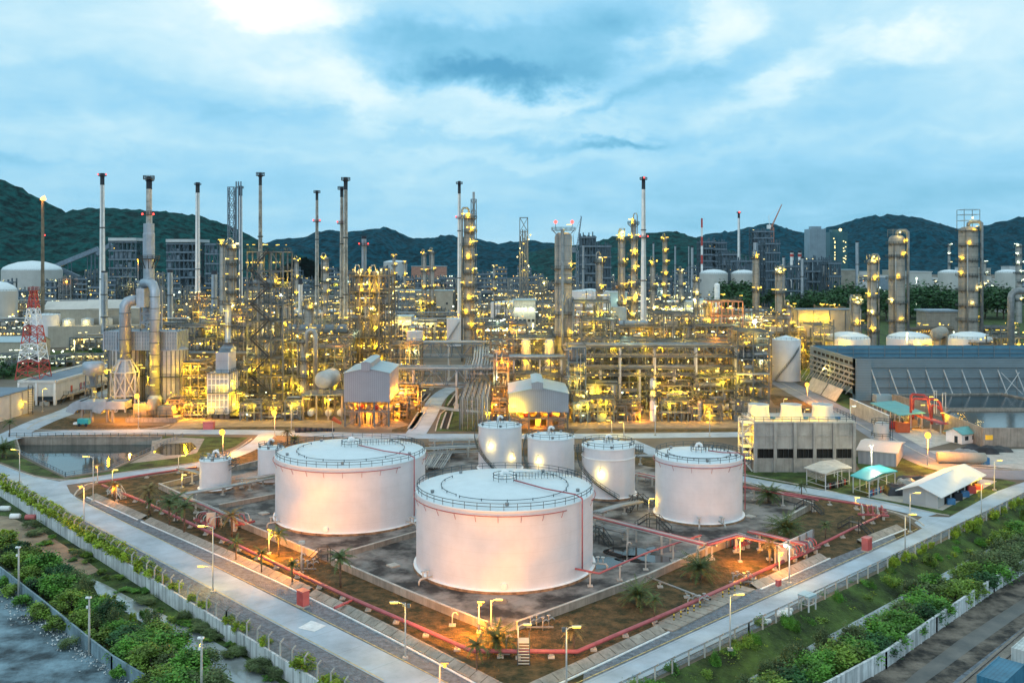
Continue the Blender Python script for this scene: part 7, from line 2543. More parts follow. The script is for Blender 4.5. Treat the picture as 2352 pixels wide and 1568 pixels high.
def gable_hall(name, label, px, py, rot, L_, W, z0, z1, rise, wm_='tan_wall', rm='tan_roof', cat='hall', over=.4, openf=False, door=None):
	T = Matrix.Translation((px, py, 0)) @ Matrix.Rotation(rot, 4, 'Z')
	t = thing(name, label, cat, (px, py, 0))
	mb = MB(T)
	mb.add([(0, 0, z0), (0, W, z0), (0, W, z1), (0, W / 2, z1 + rise), (0, 0, z1)], [(4, 3, 2, 1, 0)])
	mb.add([(L_, 0, z0), (L_, W, z0), (L_, W, z1), (L_, W / 2, z1 + rise), (L_, 0, z1)], [(0, 1, 2, 3, 4)])
	mb.add([(0, 0, z0), (L_, 0, z0), (L_, 0, z1), (0, 0, z1)], [(0, 1, 2, 3)])
	mb.add([(0, W, z0), (L_, W, z0), (L_, W, z1), (0, W, z1)], [(3, 2, 1, 0)])
	mb.build('wall', wm_, t)
	for s in (0, 1):
		y_e, z_e = (-over, z1 - over * rise / (W / 2)) if s == 0 else (W + over, z1 - over * rise / (W / 2))
		q = MB(T)
		q.add([(-over, y_e, z_e + .03), (L_ + over, y_e, z_e + .03), (L_ + over, W / 2, z1 + rise + .03), (-over, W / 2, z1 + rise + .03),
			   (-over, y_e, z_e + .2), (L_ + over, y_e, z_e + .2), (L_ + over, W / 2, z1 + rise + .2), (-over, W / 2, z1 + rise + .2)],
			  [(0, 1, 2, 3), (7, 6, 5, 4), (0, 4, 5, 1), (1, 5, 6, 2), (2, 6, 7, 3), (3, 7, 4, 0)])
		q.build('roof', rm, t)
	return t, T


t, T = gable_hall('tan_hall', 'tan gabled hall with pale roof, right of two behind the white tank', XA(195, 600), 600, radians(12), 32, 22, 0, ZA(709, 600), 5)
for v in (712, 730):
	MB(T).box(0, 32, -.3, -.05, ZA(v, 600) - .3, ZA(v, 600)).build('wall_trim', 'pale_concrete', t)
MB(T).box(-18, 34, -14, -.4, 0, ZA(748, 590)).build('annex', 'tan_wall', t)
for i in range(4):
	c = T @ Vector((-8 + i * 11, -7, 0))
	q = thing('roof_tank', ('first', 'second', 'third', 'fourth')[i] + ' small lit tank from the left on the tan hall annex', 'tank', (c.x, c.y, ZA(748, 590)))
	MB().lathe(c.x, c.y, [(3.6, ZA(748, 590)), (3.6, ZA(748, 590) + 4), (.01, ZA(748, 590) + 4.8)], 18).build('shell', 'far_tank', q)
	lamp(q, c.x + 1, c.y - 4.4, ZA(748, 590) + 3.2, 'w', 't', 1.2, power=1100)
gable_hall('tan_hall', 'tan gabled hall with pale roof, left of two behind the red white tower', XA(100, 640), 640, radians(12), 34, 22, 0, ZA(711, 640), 5)
big_tank('storage_tank', 'white tank right behind the red and white tower, left', 76, 136, 590, ZA(722, 590), stairs=(-1.2, .3, 16), vent=False, base=False, roofpipe=False)
big_tank('storage_tank', 'huge domed white tank below the left hill', 10, 138, 1250, ZA(620, 1250), dome=True, rise=.24, vent=False, base=False, roofpipe=False, shell='far_tank')
big_tank('storage_tank', 'large grey domed tank cut by the left picture edge', -45, 36, 760, ZA(668, 760), dome=True, rise=.4, vent=False, base=False, roofpipe=False, shell='far_tank')
t, T = gable_hall('small_shed', 'low shed with blue roof at the left picture edge', XA(-40, 520), 520, radians(4), 30, 14, 0, ZA(800 - 14, 520), 2.5, 'tan_wall', 'shed_roof', 'shed')
# conveyor and dark steel blocks before the left hill
t = thing('conveyor_gallery', 'sloping blue grey conveyor gallery on trestles before the left hill', 'conveyor', (XA(180, 1300), 1300, 0))
mb = MB()
P0, P1, P2 = [Vector((XA(u, 1300), 1300, ZA(v, 1300))) for u, v in ((128, 611), (226, 571), (256, 560))]
mb.bar(P0, P1, 4.5, 6)
mb.build('gallery', 'blue_steel', t)
mb = MB().bar(P1 + Vector((-2, 0, -8)), P2, 3.5, 5)
mb.build('upper_gallery', 'blue_steel', t)
mb = MB()
mb.bar(Vector((XA(135, 1290), 1290, ZA(617, 1290))), Vector((XA(182, 1290), 1290, ZA(638, 1290))), 4, 6)
mb.build('lower_gallery', 'blue_steel', t)
mb = MB()
for u in (160, 205, 222, 215):
	for s in (-2.5, 2.5):
		mb.bar((XA(u, 1300) + s, 1300, 0), (XA(u, 1300) + s, 1300, ZA(600 - (u - 160) * .35, 1300)), .9)
mb.build('trestle_frame', 'far_steel', t)
Rk('steel_block', 'dark blue boiler frame with flat white roof left of the furnace stack', 252, 312, 1150, ZA(556, 1150), 40, 7, 6, 2, 201, 'f', 3, 0, ves=4, pipes=10)
Rk('steel_block', 'dark blue boiler frame with curved white roof right of the furnace stack', 384, 452, 1150, ZA(560, 1150), 40, 7, 7, 2, 202, 'f', 5, 0, ves=4, pipes=12)
Rk('steel_block', 'small dark frame right of the lone black-capped chimney', 473, 500, 1150, ZA(561, 1150), 30, 6, 3, 2, 203, 'f', 2, 0, ves=2, pipes=6)
for u0, u1, v in ((250, 313, 555), (382, 453, 558)):
	x0, x1 = XA(u0, 1148), XA(u1, 1148)
	z = ZA(v, 1148)
	o = single(MB().box(x0, x1, 1146, 1195, z + 1, z + 4.5), 'roof_slab', 'city_white', 'white flat roof on the dark blue boiler frame ' + ('left' if u0 < 300 else 'right') + ' of the furnace stack', 'roof')

# ------------------------------------------------------------------ right side: cooling towers, basins, huts
def louvre_tower():
	x0, y0, y1, hh = 131.6, 367, 423, 16.0
	x1 = 235
	t = thing('louvred_cooling_tower', 'huge grey louvred cooling tower with slanting struts, right edge', 'cooling tower', ((x0 + x1) / 2, 395, 0))
	mb = MB()
	mb.box(x0, x0 + .5, y0, y1, 2.2, hh)
	mb.box(x0 + .5, x0 + 6.0, y0 - .4, y0 + .2, 0, hh)
	mb.box(x0, x0 + .52, y0 - .2, y0 + 3, 0, hh - .01)
	mb.build('end_wall', 'louvre', t)
	# front louvre bands leaning outwards to the top
	bands = [(hh, hh - 3.4, 0), (hh - 3.4, hh - 5.4, .7), (hh - 5.4, hh - 7.4, .35), (hh - 7.4, hh - 9.2, .75), (hh - 9.2, hh - 11, .4), (hh - 11, hh - 12.6, .8), (hh - 12.6, .8, .5)]
	mb = MB()
	for zt, zb, dy in bands:
		lean = (hh - zt) * .0
		mb.box(x0 + 6.0, x1, y0 + dy, y0 + dy + .3, zb + .12, zt)
	mb.build('front_louvre_panel', 'louvre', t)
	mb = MB()
	for zt, zb, dy in bands[1:]:
		mb.box(x0 + 6.0, x1, y0 + dy - .2, y0 + dy + .5, zb, zb + .14)
		for i in range(14):
			px = x0 + 6.2 + i * 7.0
			mb.bar((px, y0 + dy - .05, zb + .1), (px, y0 + dy - .05, zt), .22)
	mb.build('louvre_frame', 'pipe_grey', t)
	mb = MB()
	for i in range(15):
		px = x0 + 6 + i * 6.9
		mb.bar((px, y0 - .5, hh - 4.2), (px + 2.2, y0 - 4.5, 1.5), .3)
	mb.bar((x0 + 55, y0 - 1.5, hh - 5), (x0 + 62, y0 - 4, 3), .2)
	mb.bar((x0 + 62, y0 - 1.5, hh - 5), (x0 + 55, y0 - 4, 3), .2)
	mb.build('strut_frame', 'light_rail', t)
	# side: window rows and braces, skirt panels
	mb = MB()
	for r_, (za, zb) in enumerate(((14.4, 13.2), (11.6, 10.6), (9.4, 8.6), (7.4, 6.6), (5.4, 4.6))):
		k = 9
		for i in range(k):
			a = y0 + 2.5 + (y1 - y0 - 6) * i / k
			mb.box(x0 - .06, x0, a, a + (y1 - y0) / k * .62, zb, za)
	mb.build('window_frame', 'dark_inside', t)
	mb = MB()
	for i in range(9):
		a = y0 + 3 + i * 5.8
		mb.bar((x0 - .3, a, 11), (x0 - 5.8, a, 2.2), .22)
		mb.bar((x0 - .3, a, 5), (x0 - 2.8, a, 2.2), .2)
	for z in (11.9, 9.8, 7.8, 5.8):
		mb.box(x0 - .35, x0, y0 + 1, y1, z, z + .35)
	mb.build('side_brace_frame', 'pale_concrete', t)
	for a, b in ((y0 - 4, y0 + 13), (y0 + 14, y0 + 33)):
		mb = MB()
		mb.add([(x0 - 6, a, 4.8), (x0 - 9.0, a, .2), (x0 - 9.0, b, .2), (x0 - 6, b, 4.8)], [(0, 1, 2, 3)])
		mb.add([(x0 - 5.9, a, 4.8), (x0 - 8.9, a, .2), (x0 - 8.9, b, .2), (x0 - 5.9, b, 4.8)], [(3, 2, 1, 0)])
		mb.build('skirt_panel', 'pale_concrete', t)
	# rear inner wall in two tiers
	mb = MB()
	mb.box(x0 + .5, x1, y1 - .5, y1, 2, hh)
	mb.box(x0 + .5, x1, y1 - 10, y1 - 9.6, 2, hh - 4.2)
	mb.build('inner_wall', 'blue_louvre', t)
	mb = MB()
	for i in range(15):
		px = x0 + 5 + i * 6.9
		mb.box(px, px + .3, y1 - 10.3, y1 - 10, 6, hh - 4.2)
		mb.box(px, px + .3, y1 - .8, y1 - .5, 8, hh)
	for z in (hh - 1.6, hh - 3.4):
		mb.box(x0 + .5, x1, y1 - .9, y1 - .5, z, z + .25)
	for z in (hh - 4.4, hh - 5.6, hh - 7):
		mb.box(x0 + .5, x1, y1 - 10.5, y1 - 10, z, z + .25)
	mb.build('inner_frame', 'louvre', t)
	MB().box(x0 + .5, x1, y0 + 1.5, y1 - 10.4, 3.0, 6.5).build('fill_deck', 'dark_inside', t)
	MB().box(x0 + 6.2, x0 + 12.4, y0 - 5, y0 - .6, 0, 2.8).build('corner_box', 'shed_roof', t)
	lamp(t, x0 - 1.2, y0 + 32, 8.5, 'w', 't', 1.0, power=900, dl=(-.5, -.5, 0))


louvre_tower()


def basin(label, corners, h, m='concrete', wm_='basin_water'):
	L = [Vector((*G(u, v, h), 0)) for u, v in corners]
	t = thing('water_basin', label, 'basin', (L[0].x, L[0].y, 0))
	mb = MB()
	n = len(L)
	for i in range(n):
		a, b = L[i], L[(i + 1) % n]
		mb.bar((a.x, a.y, h / 2), (b.x, b.y, h / 2), .5 - .004 * (i % 2), h - .006 * (i % 2))
	mb.build('wall', m, t)
	q = MB()
	q.poly([(p.x, p.y, h - .55) for p in L])
	q.build('water', wm_, t)
	return t


basin('dark square water basin in front of the louvred cooling tower', [(2056, 905), (2090, 902), (2290, 901), (2420, 935), (2470, 930), (2470, 936), (2170, 936), (2090, 916)][:0] or [(2050, 905), (2300, 902), (2440, 930), (2440, 936), (2178, 936)], 3.6)
basin('second water basin with blue surface nearer the camera, right edge', [(2182, 940), (2440, 940), (2440, 982), (2258, 982), (2170, 948)], 5.5, wm_='basin_water')


def fan_tower():
	D = 245
	X = lambda u: XA(u, D)
	hh = 12.6
	x0, x1 = X(1735), X(1961)
	dep = 13
	t = thing('concrete_cooling_tower', 'concrete cooling tower with three round fan stacks on its deck', 'cooling tower', ((x0 + x1) / 2, D + 6, 0))
	MB().box(x0, x1, D, D + dep, 6.2, hh).build('upper_wall', 'tower_concrete', t)
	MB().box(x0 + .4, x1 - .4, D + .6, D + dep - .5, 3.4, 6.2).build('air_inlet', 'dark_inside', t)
	MB().box(x0, x1, D - .05, D + dep, 0, 3.4).build('basin_wall', 'tower_concrete', t)
	mb = MB()
	n = 5
	for i in range(n + 1):
		px = x0 + (x1 - x0) * i / n
		mb.box(px - .4, px + .4, D - .5, D + .1, 0, hh + .03)
	for z in (9.2, 6.0, 3.3):
		mb.box(x0, x1, D - .22, D, z, z + .3)
	mb.build('pilaster_frame', 'tower_concrete', t)
	mb = MB()
	for i in range(n):
		px = x0 + (x1 - x0) * (i + .5) / n
		for k in range(3):
			mb.box(px - 1.6 + k * 1.3, px - 1.6 + k * 1.3 + .07, D + .2, D + .6, 3.4, 6.0)
	mb.build('inlet_slat', 'dark_steel', t)
	MB().box(x0 - .4, x1 + .4, D - .5, D + dep + .4, hh + .03, hh + .35).build('deck', 'pale_concrete', t)
	mb = MB()
	rail_box(mb, x0 - .3, x1 + .3, D - .4, D + dep + .3, hh + .35, 1.2, .1, 2.2)
	mb.build('deck_railing', 'dark_rail', t)
	for u in (1757, 1834, 1908):
		cx_, cy_ = X(u), D + 6.5
		r = 2.6
		MB().lathe(cx_, cy_, [(r + .5, hh + .35), (r + .12, hh + 1.6), (r, hh + 3.0), (r + .12, hh + 3.8), (r - .15, hh + 3.8), (r - .2, hh + 1.2), (.01, hh + 1.0)], 32).build('fan_stack', 'cream_paint', t)
		mb = MB()
		for k in range(5):
			a = k * 2 * pi / 5
			mb.bar((cx_, cy_, hh + 2.6), (cx_ + (r - .4) * cos(a), cy_ + (r - .4) * sin(a), hh + 2.65), .4, .06)
		mb.build('fan_blade', 'dark_steel', t)
		mb = MB().cyl((cx_ + 2, cy_ - 4.2, hh + .9), (cx_ + 3.2, cy_ - 4.2, hh + .9), .35, n=10)
		mb.build('motor', 'crate_blue', t)
		light(t, cx_ - 3.4, cy_ - 4.8, hh + 3.5, 'y', 1500)
	# yellow lit stair end on the left
	mb = MB()
	xs0, xs1 = X(1705), X(1732)
	for px in (xs0, xs1):
		for yy in (D - .3, D + 4):
			mb.bar((px, yy, 0), (px, yy, hh + .8), .32)
	for i, z in enumerate((3.2, 6.3, 9.4, 12.4)):
		mb.box(xs0, xs1, D - .3, D + 4, z, z + .12)
		rail_box(mb, xs0, xs1, D - .3, D + 4, z + .12, 1.1, .09, 2)
		a, b = (xs0 + .3, xs1 - .3) if i % 2 else (xs1 - .3, xs0 + .3)
		mb.bar((a, D + .6, z - 3.1), (b, D + .6, z), .2, .4)
	mb.build('end_stair_frame', 'cream_paint', t)
	for z in (4.6, 8.2, 11.6):
		lamp(t, (xs0 + xs1) / 2, D + 2.8, z, 'y', 't', .9, power=900)
	return t


fan_tower()
# white wall
A, B = Vector((*G(1953, 948), 0)), Vector((*G(2041, 991), 0))
mb = MB()
mb.bar(A + Vector((0, 0, 2.55)), B + Vector((0, 0, 2.55)), .4, 5.1)
o = single(mb, 'screen_wall', 'pale_concrete', 'long tall white wall beside the plant road, right', 'wall')
mb = MB()
mb.bar(A + Vector((0, 0, 5.15)), B + Vector((0, 0, 5.15)), .55, .12)
mb.build('coping', 'white_paint', o, tuple(o.location))


def canopy(label, corners, z, m, posts_to=0.0, thick=.22, cat='shelter', name='open_shelter', rise=0.0, contents=None, postm='light_rail', ridge=None):
	"""A roof on posts; corners are pixels of the roof corners at height z (near-left, near-right, far-right, far-left)."""
	L = [Vector((*G(u, v, z), z)) for u, v in corners]
	c = sum(L, Vector()) / 4
	t = thing(name, label, cat, (c.x, c.y, 0))
	mb = MB()
	if rise:
		m0, m1 = (L[0] + L[1]) / 2 + Vector((0, 0, rise)), (L[3] + L[2]) / 2 + Vector((0, 0, rise))
		up = Vector((0, 0, thick))
		for a, b, c_, d in ((L[0], m0, m1, L[3]), (m0, L[1], L[2], m1)):
			mb.add([tuple(q) for q in (a, b, c_, d)] + [tuple(q + up) for q in (a, b, c_, d)], [(0, 1, 2, 3), (7, 6, 5, 4), (0, 4, 5, 1), (1, 5, 6, 2), (2, 6, 7, 3), (3, 7, 4, 0)])
	else:
		mb.prism([(p.x, p.y) for p in L], z, z + thick)
	mb.build('roof', m, t)
	ins = [c + (p - c) * .88 for p in L]
	mb = MB()
	for a, b in zip(ins, ins[1:] + ins[:1]):
		k = max(1, int((b - a).length / 3.5))
		for i in range(k):
			p = a.lerp(b, i / k)
			mb.bar((p.x, p.y, 0), (p.x, p.y, z + .05), .2)
	for a, b in zip(ins, ins[1:] + ins[:1]):
		mb.bar((a.x, a.y, 1.0), (b.x, b.y, 1.0), .1)
		mb.bar((a.x, a.y, z - .15), (b.x, b.y, z - .15), .16)
	mb.build('post_frame', postm, t)
	return t, ins, c


t, ins, c = canopy('large flat teal roofed pump shelter by the white wall', [(2067, 955), (2126, 949), (2056, 921), (1998, 926)], 5.2, 'teal_roof')
for k, (u, v, m, w, hh, lab) in enumerate(((2073, 993, 'orange_paint', 1.9, 3.2, 'bright orange red cabinet under the teal pump shelter'), (2050, 985, 'red_paint', 1.2, 2.6, 'dark red pump set under the teal pump shelter'), (2095, 980, 'pipe_tan', 1.4, 2.4, 'tan pump set at the right under the teal pump shelter'))):
	x, y = G(u, v)
	o = single(MB().box(x - w, x + w, y - 1, y + 1, .15, hh), 'pump_set', m, lab, 'pump')
	MB().box(x - w * .8, x + w * .8, y - 1.08, y - 1.0, .5, hh - .4).build('door', m, o, tuple(o.location))
	MB().cyl((x, y, hh), (x, y, hh + .8), .3, n=8).build('exhaust_pipe', 'dark_steel', o, tuple(o.location))
light(t, *(G(2085, 985)), 4.2, 'o', 1500)
lamp(t, *(G(2075, 972)), 4.7, 'y', 't', .8, power=900)
lamp(t, *(G(2050, 965)), 4.7, 'y', 't', .8, power=900)
pipe_way('pipe_rack', 'bundle of red pipes sloping behind the teal pump shelter', [(2060, 935), (2110, 955), (2170, 975)], 3.4, 4, .7, .28, [RP, RP, 'red_paint'], 6)
t = thing('red_pipe_loop', 'big red pipe loop rising from the dark basin', 'pipe', (*G(2110, 952), 0))
for k, (u0, u1, v) in enumerate(((2092, 2122, 905), (2097, 2150, 915), (2140, 2152, 930))):
	D = 305 + k * 6
	MB().tube([(XA(u0, D), D, 0), (XA(u0, D), D, ZA(v, D) - .6), (XA(u0 + 4, D), D, ZA(v, D)), (XA(u1 - 6, D), D - 2, ZA(v, D)), (XA(u1, D), D - 3, ZA(v + 8, D)), (XA(u1 + 6, D), D - 4, 2.5)], .42, 9).build('pipe', 'red_paint', t)
mb = MB()
for u in (2146, 2151, 2165, 2172):
	mb.bar((XA(u, 312), 312, 4), (XA(u, 312), 312, ZA(896 if u < 2160 else 902, 312)), .22)
mb.bar((XA(2146, 312), 312, ZA(897, 312)), (XA(2151, 312), 312, ZA(897, 312)), .2)
mb.bar((XA(2165, 312), 312, ZA(903, 312)), (XA(2172, 312), 312, ZA(903, 312)), .2)
mb.build('gate_frame', 'light_rail', t)
for u, v in ((2139, 911), (2150, 918), (2120, 930), (2165, 948)):
	lamp(t, XA(u, 303), 303, ZA(v, 303), 'y', 't', .8, power=700)
# huts
t, ins, c = canopy('tan roofed gas bottle shelter before the concrete cooling tower', [(1895, 1090), (1957, 1075), (1918, 1056), (1846, 1075)], 4.0, 'pale_concrete', rise=.5)
mb = MB()
for i in range(5):
	a, b = ins[3], ins[0]
	p = a.lerp(b, .1 + .8 * i / 4)
	mb.bar((a.x, a.y, 2.3 + i * .32), (b.x, b.y, 2.3 + i * .32), .08, .2)
mb.build('louvre_slat', 'tan_wall', t)


def bottles(lab, ins, n, cols, s0=.1):
	k = 0
	for i in range(n):
		p = ins[0].lerp(ins[1], s0 + (.95 - s0) * i / (n - 1)) + (ins[3] - ins[0]).normalized() * .5
		m = cols[i % len(cols)]
		cn = {'crate_blue': 'blue', 'red_paint': 'red', 'stack_black': 'black', 'pipe_grey': 'grey', 'yellow_paint': 'yellow'}[m]
		o = single(MB().cyl((p.x, p.y, .05), (p.x, p.y, 1.35), .2, n=10), 'gas_bottle', m, f'{cn} gas bottle standing in the {lab}', 'gas bottle', f'{cn} gas bottles in the {lab}')
		MB().cyl((p.x, p.y, 1.35), (p.x, p.y, 1.6), .12, .07, n=8).build('valve', 'steel', o, tuple(o.location))


bottles('tan roofed shelter', ins, 12, ['stack_black', 'pipe_grey', 'red_paint', 'stack_black'])
t, ins, c = canopy('bright teal roofed gas bottle shelter glaring with light', [(1995, 1105), (2062, 1083), (2020, 1068), (1953, 1093)], 4.0, 'bright_teal', rise=.6)
bottles('teal roofed shelter', ins, 16, ['crate_blue', 'crate_blue', 'red_paint', 'pipe_grey', 'crate_blue'])
lamp(t, c.x, c.y, 3.4, 'y', 't', .8, power=500)
# white roofed store: gable end faces lower left
p0, p1, p2 = Vector(G(2076, 1152)), Vector(G(2154, 1167)), Vector(G(2250, 1116))
ax = (p2 - p1)
rot = atan2(ax.y, ax.x)
W_ = (p0 - p1).length
t, T = gable_hall('white_roofed_store', 'long store with pale gabled roof, grey sheet gable and open bays, right', p1.x, p1.y, rot, ax.length, W_, 0, 3.0, 1.5, 'grey_sheet', 'white_roof', 'store', 1.2)
for i in range(5):
	MB(T).box(4 + i * 4.6, 7.6 + i * 4.6, -.05, -.01, .1, 2.6).build('bay_shade_panel', 'dark_inside', t)  # near-black panel on the closed wall, painted shade for the bay's inside
for i, m in enumerate(('crate_blue', 'stack_black', 'crate_blue', 'red_paint', 'red_paint')):
	c = T @ Vector((5.5 + i * 4.6, -.8, 0))
	single(MB().box(c.x - .9, c.x + .9, c.y - .6, c.y + .6, .05, 1.3 + .4 * (i % 2)), 'storage_crate', m, ('first', 'second', 'third', 'fourth', 'fifth')[i] + ' crate from the near end along the open bays of the store', 'crate')
lamp(t, *(T @ Vector((24, -1.0, 2.7))), 'y', 't', .9, power=900)
light(t, *(T @ Vector((24, 2.0, 7.0))), 'y', 1100)
# tarpaulined heaps beside the store
for u, v, a, b, hh, m, lab in ((2062, 1133, 3.2, 2.6, 2.3, 'black_tarp', 'dark tarpaulin covered heap left of the white roofed store'), (2100, 1102, 4.2, 1.6, 1.2, 'black_tarp', 'long dark covered heap behind the white roofed store'), (2085, 1112, 2.2, 1.8, 1.5, 'pipe_grey', 'grey covered heap behind the store gable'),
							   (2245, 1040, 5.5, 2.2, 2.4, 'black_tarp', 'black tarpaulin heap by the basin wall'), (2290, 1036, 4, 2, 1.6, 'dark_steel', 'dark scrap pile before the basin wall, right edge'), (2215, 1046, 4, 2, 2.0, 'pipe_grey', 'grey covered pile near the teal hut')):
	x, y = G(u, v)
	mb = MB()
	n1, n2 = 10, 10
	vs = []
	for i in range(n1 + 1):
		for j in range(n2 + 1):
			p, q = i / n1 * 2 - 1, j / n2 * 2 - 1
			e = max(0, (1 - p ** 6)) * max(0, (1 - q ** 6))
			vs.append((x + p * a, y + q * b, hh * (e ** .6) * (.8 + .35 * noise.noise((p * 2 + u, q * 2, 1)))))
	mb.add(vs, [(i * (n2 + 1) + j, (i + 1) * (n2 + 1) + j, (i + 1) * (n2 + 1) + j + 1, i * (n2 + 1) + j + 1) for i in range(n1) for j in range(n2)], True)
	single(mb, 'tarpaulin_heap', m, lab, 'heap')
x, y = G(2208, 1064)
T2 = Matrix.Translation((x, y, 0)) @ Matrix.Rotation(-.12, 4, 'Z')
single(MB(T2).cyl((-6, 0, 1.5), (6, 0, 1.5), 1.5, n=18, dome=.3), 'covered_roll', 'tan_wall', 'long tan covered roll lying on the yard, right', 'roll')
x, y = G(2263, 1066)
single(MB().cyl((x, y, 0), (x, y, 1.7), 1.1, n=12, dome=.3), 'blue_bundle', 'crate_blue', 'blue wrapped bundle at the end of the tan roll', 'bundle')
# small hut with teal roof
p1 = G(2210, 1020)
t, T = gable_hall('guard_hut', 'small white hut with teal roof below the basin wall', p1[0], p1[1], radians(28), 8, 5.5, 0, 3.0, 1.2, 'white_paint', 'teal_roof', 'hut', .6)
for px in (1.2, 4.5):
	MB(T).box(px, px + 1.5, -.06, -.01, 1.0, 2.2).build('window', 'window_dark', t)
MB(T).box(-.05, 0, 1.5, 2.6, .1, 2.1).build('door', 'window_dark', t)
# shed with pale roof between tower and road
p1 = G(2052, 1066)
t, T = gable_hall('pale_shed', 'pale roofed shed between the concrete cooling tower and the plant road', p1[0] - 9, p1[1] + 1, radians(-28), 9.5, 17, 0, 3.6, 1.0, 'shed_wall', 'tan_roof', 'shed', .5)
x, y = G(2024, 1040)
t = thing('vertical_tank', 'small grey vertical vessel with dark ladder beside the pale shed', 'vessel', (x, y, 0))
MB().cyl((x, y, 2), (x, y, 8), 2.0, n=18, dome=.9).build('shell', 'far_tank', t)
mb = MB()
for a in (-1.4, 1.4):
	mb.bar((x + a, y, 0), (x + a, y, 3), .3)
rail_ring(mb, x, y, 8.2, 2.6, 1.2, 18, w=.12)
rail_ring(mb, x, y, 4.6, 2.6, 1.2, 18, w=.12)
for s in (2.2, 2.8):
	mb.bar((x + s, y - 1, 0), (x + s, y - 1, 10), .12)
mb.build('ladder_frame', 'dark_rail', t)
# yellow sign plate on the basin wall
x, y = G(2268, 1010, 2.0)
single(MB().box(XA(2262, 258), XA(2279, 258), 257.6, 257.7, ZA(1005, 258) - .5, ZA(1005, 258) + .8), 'yellow_plate', 'yellow_paint', 'blank yellow plate on the concrete basin wall', 'plate')
# drums and bags on the near right verge
for i, (u, v) in enumerate(((1796, 1411), (1804, 1409), (1812, 1405), (1800, 1416), (1809, 1412), (1790, 1416), (1762, 1430), (1754, 1434))):
	x, y = G(u, v)
	single(MB().cyl((x - .5, y, .3), (x + .5, y, .3), .34, n=10, dome=.18), 'white_sack', 'white_paint', 'bulging white sack stacked under the little sheet roof by the fence' if i < 6 else 'white sack lying by the fence, away from the little roof', 'sack', 'white sacks by the right fence')
t, ins, c = canopy('little corrugated roof on posts at the fence of the right road', [(1912, 1390), (1958, 1370), (1965, 1376), (1925, 1398)][:0] or [(1832, 1366), (1858, 1374), (1876, 1366), (1848, 1357)], 2.2, 'shed_roof')
# small blue excavator-like welding set at left and cars
x, y = G(193, 978)
t = thing('welding_generator', 'small turquoise generator trailer on the furnace verge', 'generator', (x, y, 0))
mb = MB().box(x - 1.8, x + 1.8, y - 1, y + 1, .7, 2.4)
mb.build('body', 'bright_teal', t)
for s in (-1.1, 1.1):
	MB().cyl((x + s, y - 1.1, .5), (x + s, y - .9, .5), .5, n=12).build('wheel', 'stack_black', t)
MB().box(x - 3.2, x - 1.8, y - .8, y + .8, .6, 1.2).build('hitch_box', 'white_paint', t)
# rubbish and debris on the bare lot
r = random.Random(5)
mb = MB()
for i in range(620):
	tt = r.random()
	u, v = 20 + tt * 300, 1378 + tt * 190
	u += r.gauss(0, 18)
	v += r.gauss(4, 12)
	x, y = GO(u, max(1340, v))
	s = r.uniform(.05, .24)
	a = r.uniform(0, 3)
	mb.add([(x + s * cos(a), y + s * sin(a), -2.3), (x - s * sin(a), y + s * cos(a), -2.25 + r.uniform(0, .25)), (x - s * cos(a), y - s * sin(a), -2.28), (x + s * sin(a), y - s * cos(a), -2.2 + r.uniform(0, .2))], [(0, 1, 2, 3)])
o = mb.build('litter_scatter', 'litter')
o['kind'] = 'stuff'
for u, v, m, lab in ((70, 1192, 'pink_box', 'red and white object dumped beside the dirt track'), (35, 1190, 'white_paint', 'pale block on the dirt track'), (12, 1172, 'white_paint', 'white sack on the dirt track, far left')):
	x, y = GO(u, v)
	single(MB().cyl((x - 1, y, -1.8), (x + 1, y, -1.8), .6, n=8, dome=.2), 'dumped_bag', m, lab, 'bag')
# railway and containers
A, B = Vector((*G(2215, 1582, -2.1), 0)), Vector((*G(2420, 1405, -2.1), 0))
d = (B - A).normalized()
q = Vector((-d.y, d.x, 0))
t = thing('railway_track', 'single railway track at the bottom right corner', 'railway track', (A.x, A.y, -2.3))
for s in (-.75, .75):
	MB().bar(A + q * s + Vector((0, 0, -1.98)), B + q * s + Vector((0, 0, -1.98)), .12, .2).build('rail', 'track_steel', t)
mb = MB()
for i in range(90):
	p = A.lerp(B, i / 90)
	mb.bar(p + q * -1.3 + Vector((0, 0, -2.16)), p + q * 1.3 + Vector((0, 0, -2.16)), .28, .18)
mb.build('sleeper_slat', 'concrete', t)
for u, v, m, lab in ((2300, 1568, 'container_blue', 'blue corrugated container at the bottom right corner'), (2375, 1505, 'container_white', 'rusty white container behind the blue one')):
	x, y = G(u, v, -1.0)
	T = Matrix.Translation((x, y, -2.3)) @ Matrix.Rotation(atan2(d.y, d.x), 4, 'Z')
	t = thing('freight_container', lab, 'container', (x, y, -2.3))
	MB(T).box(-4, 4, -1.6, 1.6, .5, 3.1).build('body', m, t)
	mb = MB(T)
	for a in (-4, 4):
		for b in (-1.6, 1.6):
			mb.box(a - .1, a + .1, b - .1, b + .1, 0, 3.18)
	for b in (-1.6, 1.6):
		mb.box(-4, 4, b - .09, b + .09, 3.05, 3.17)
	mb.build('corner_frame', m, t)
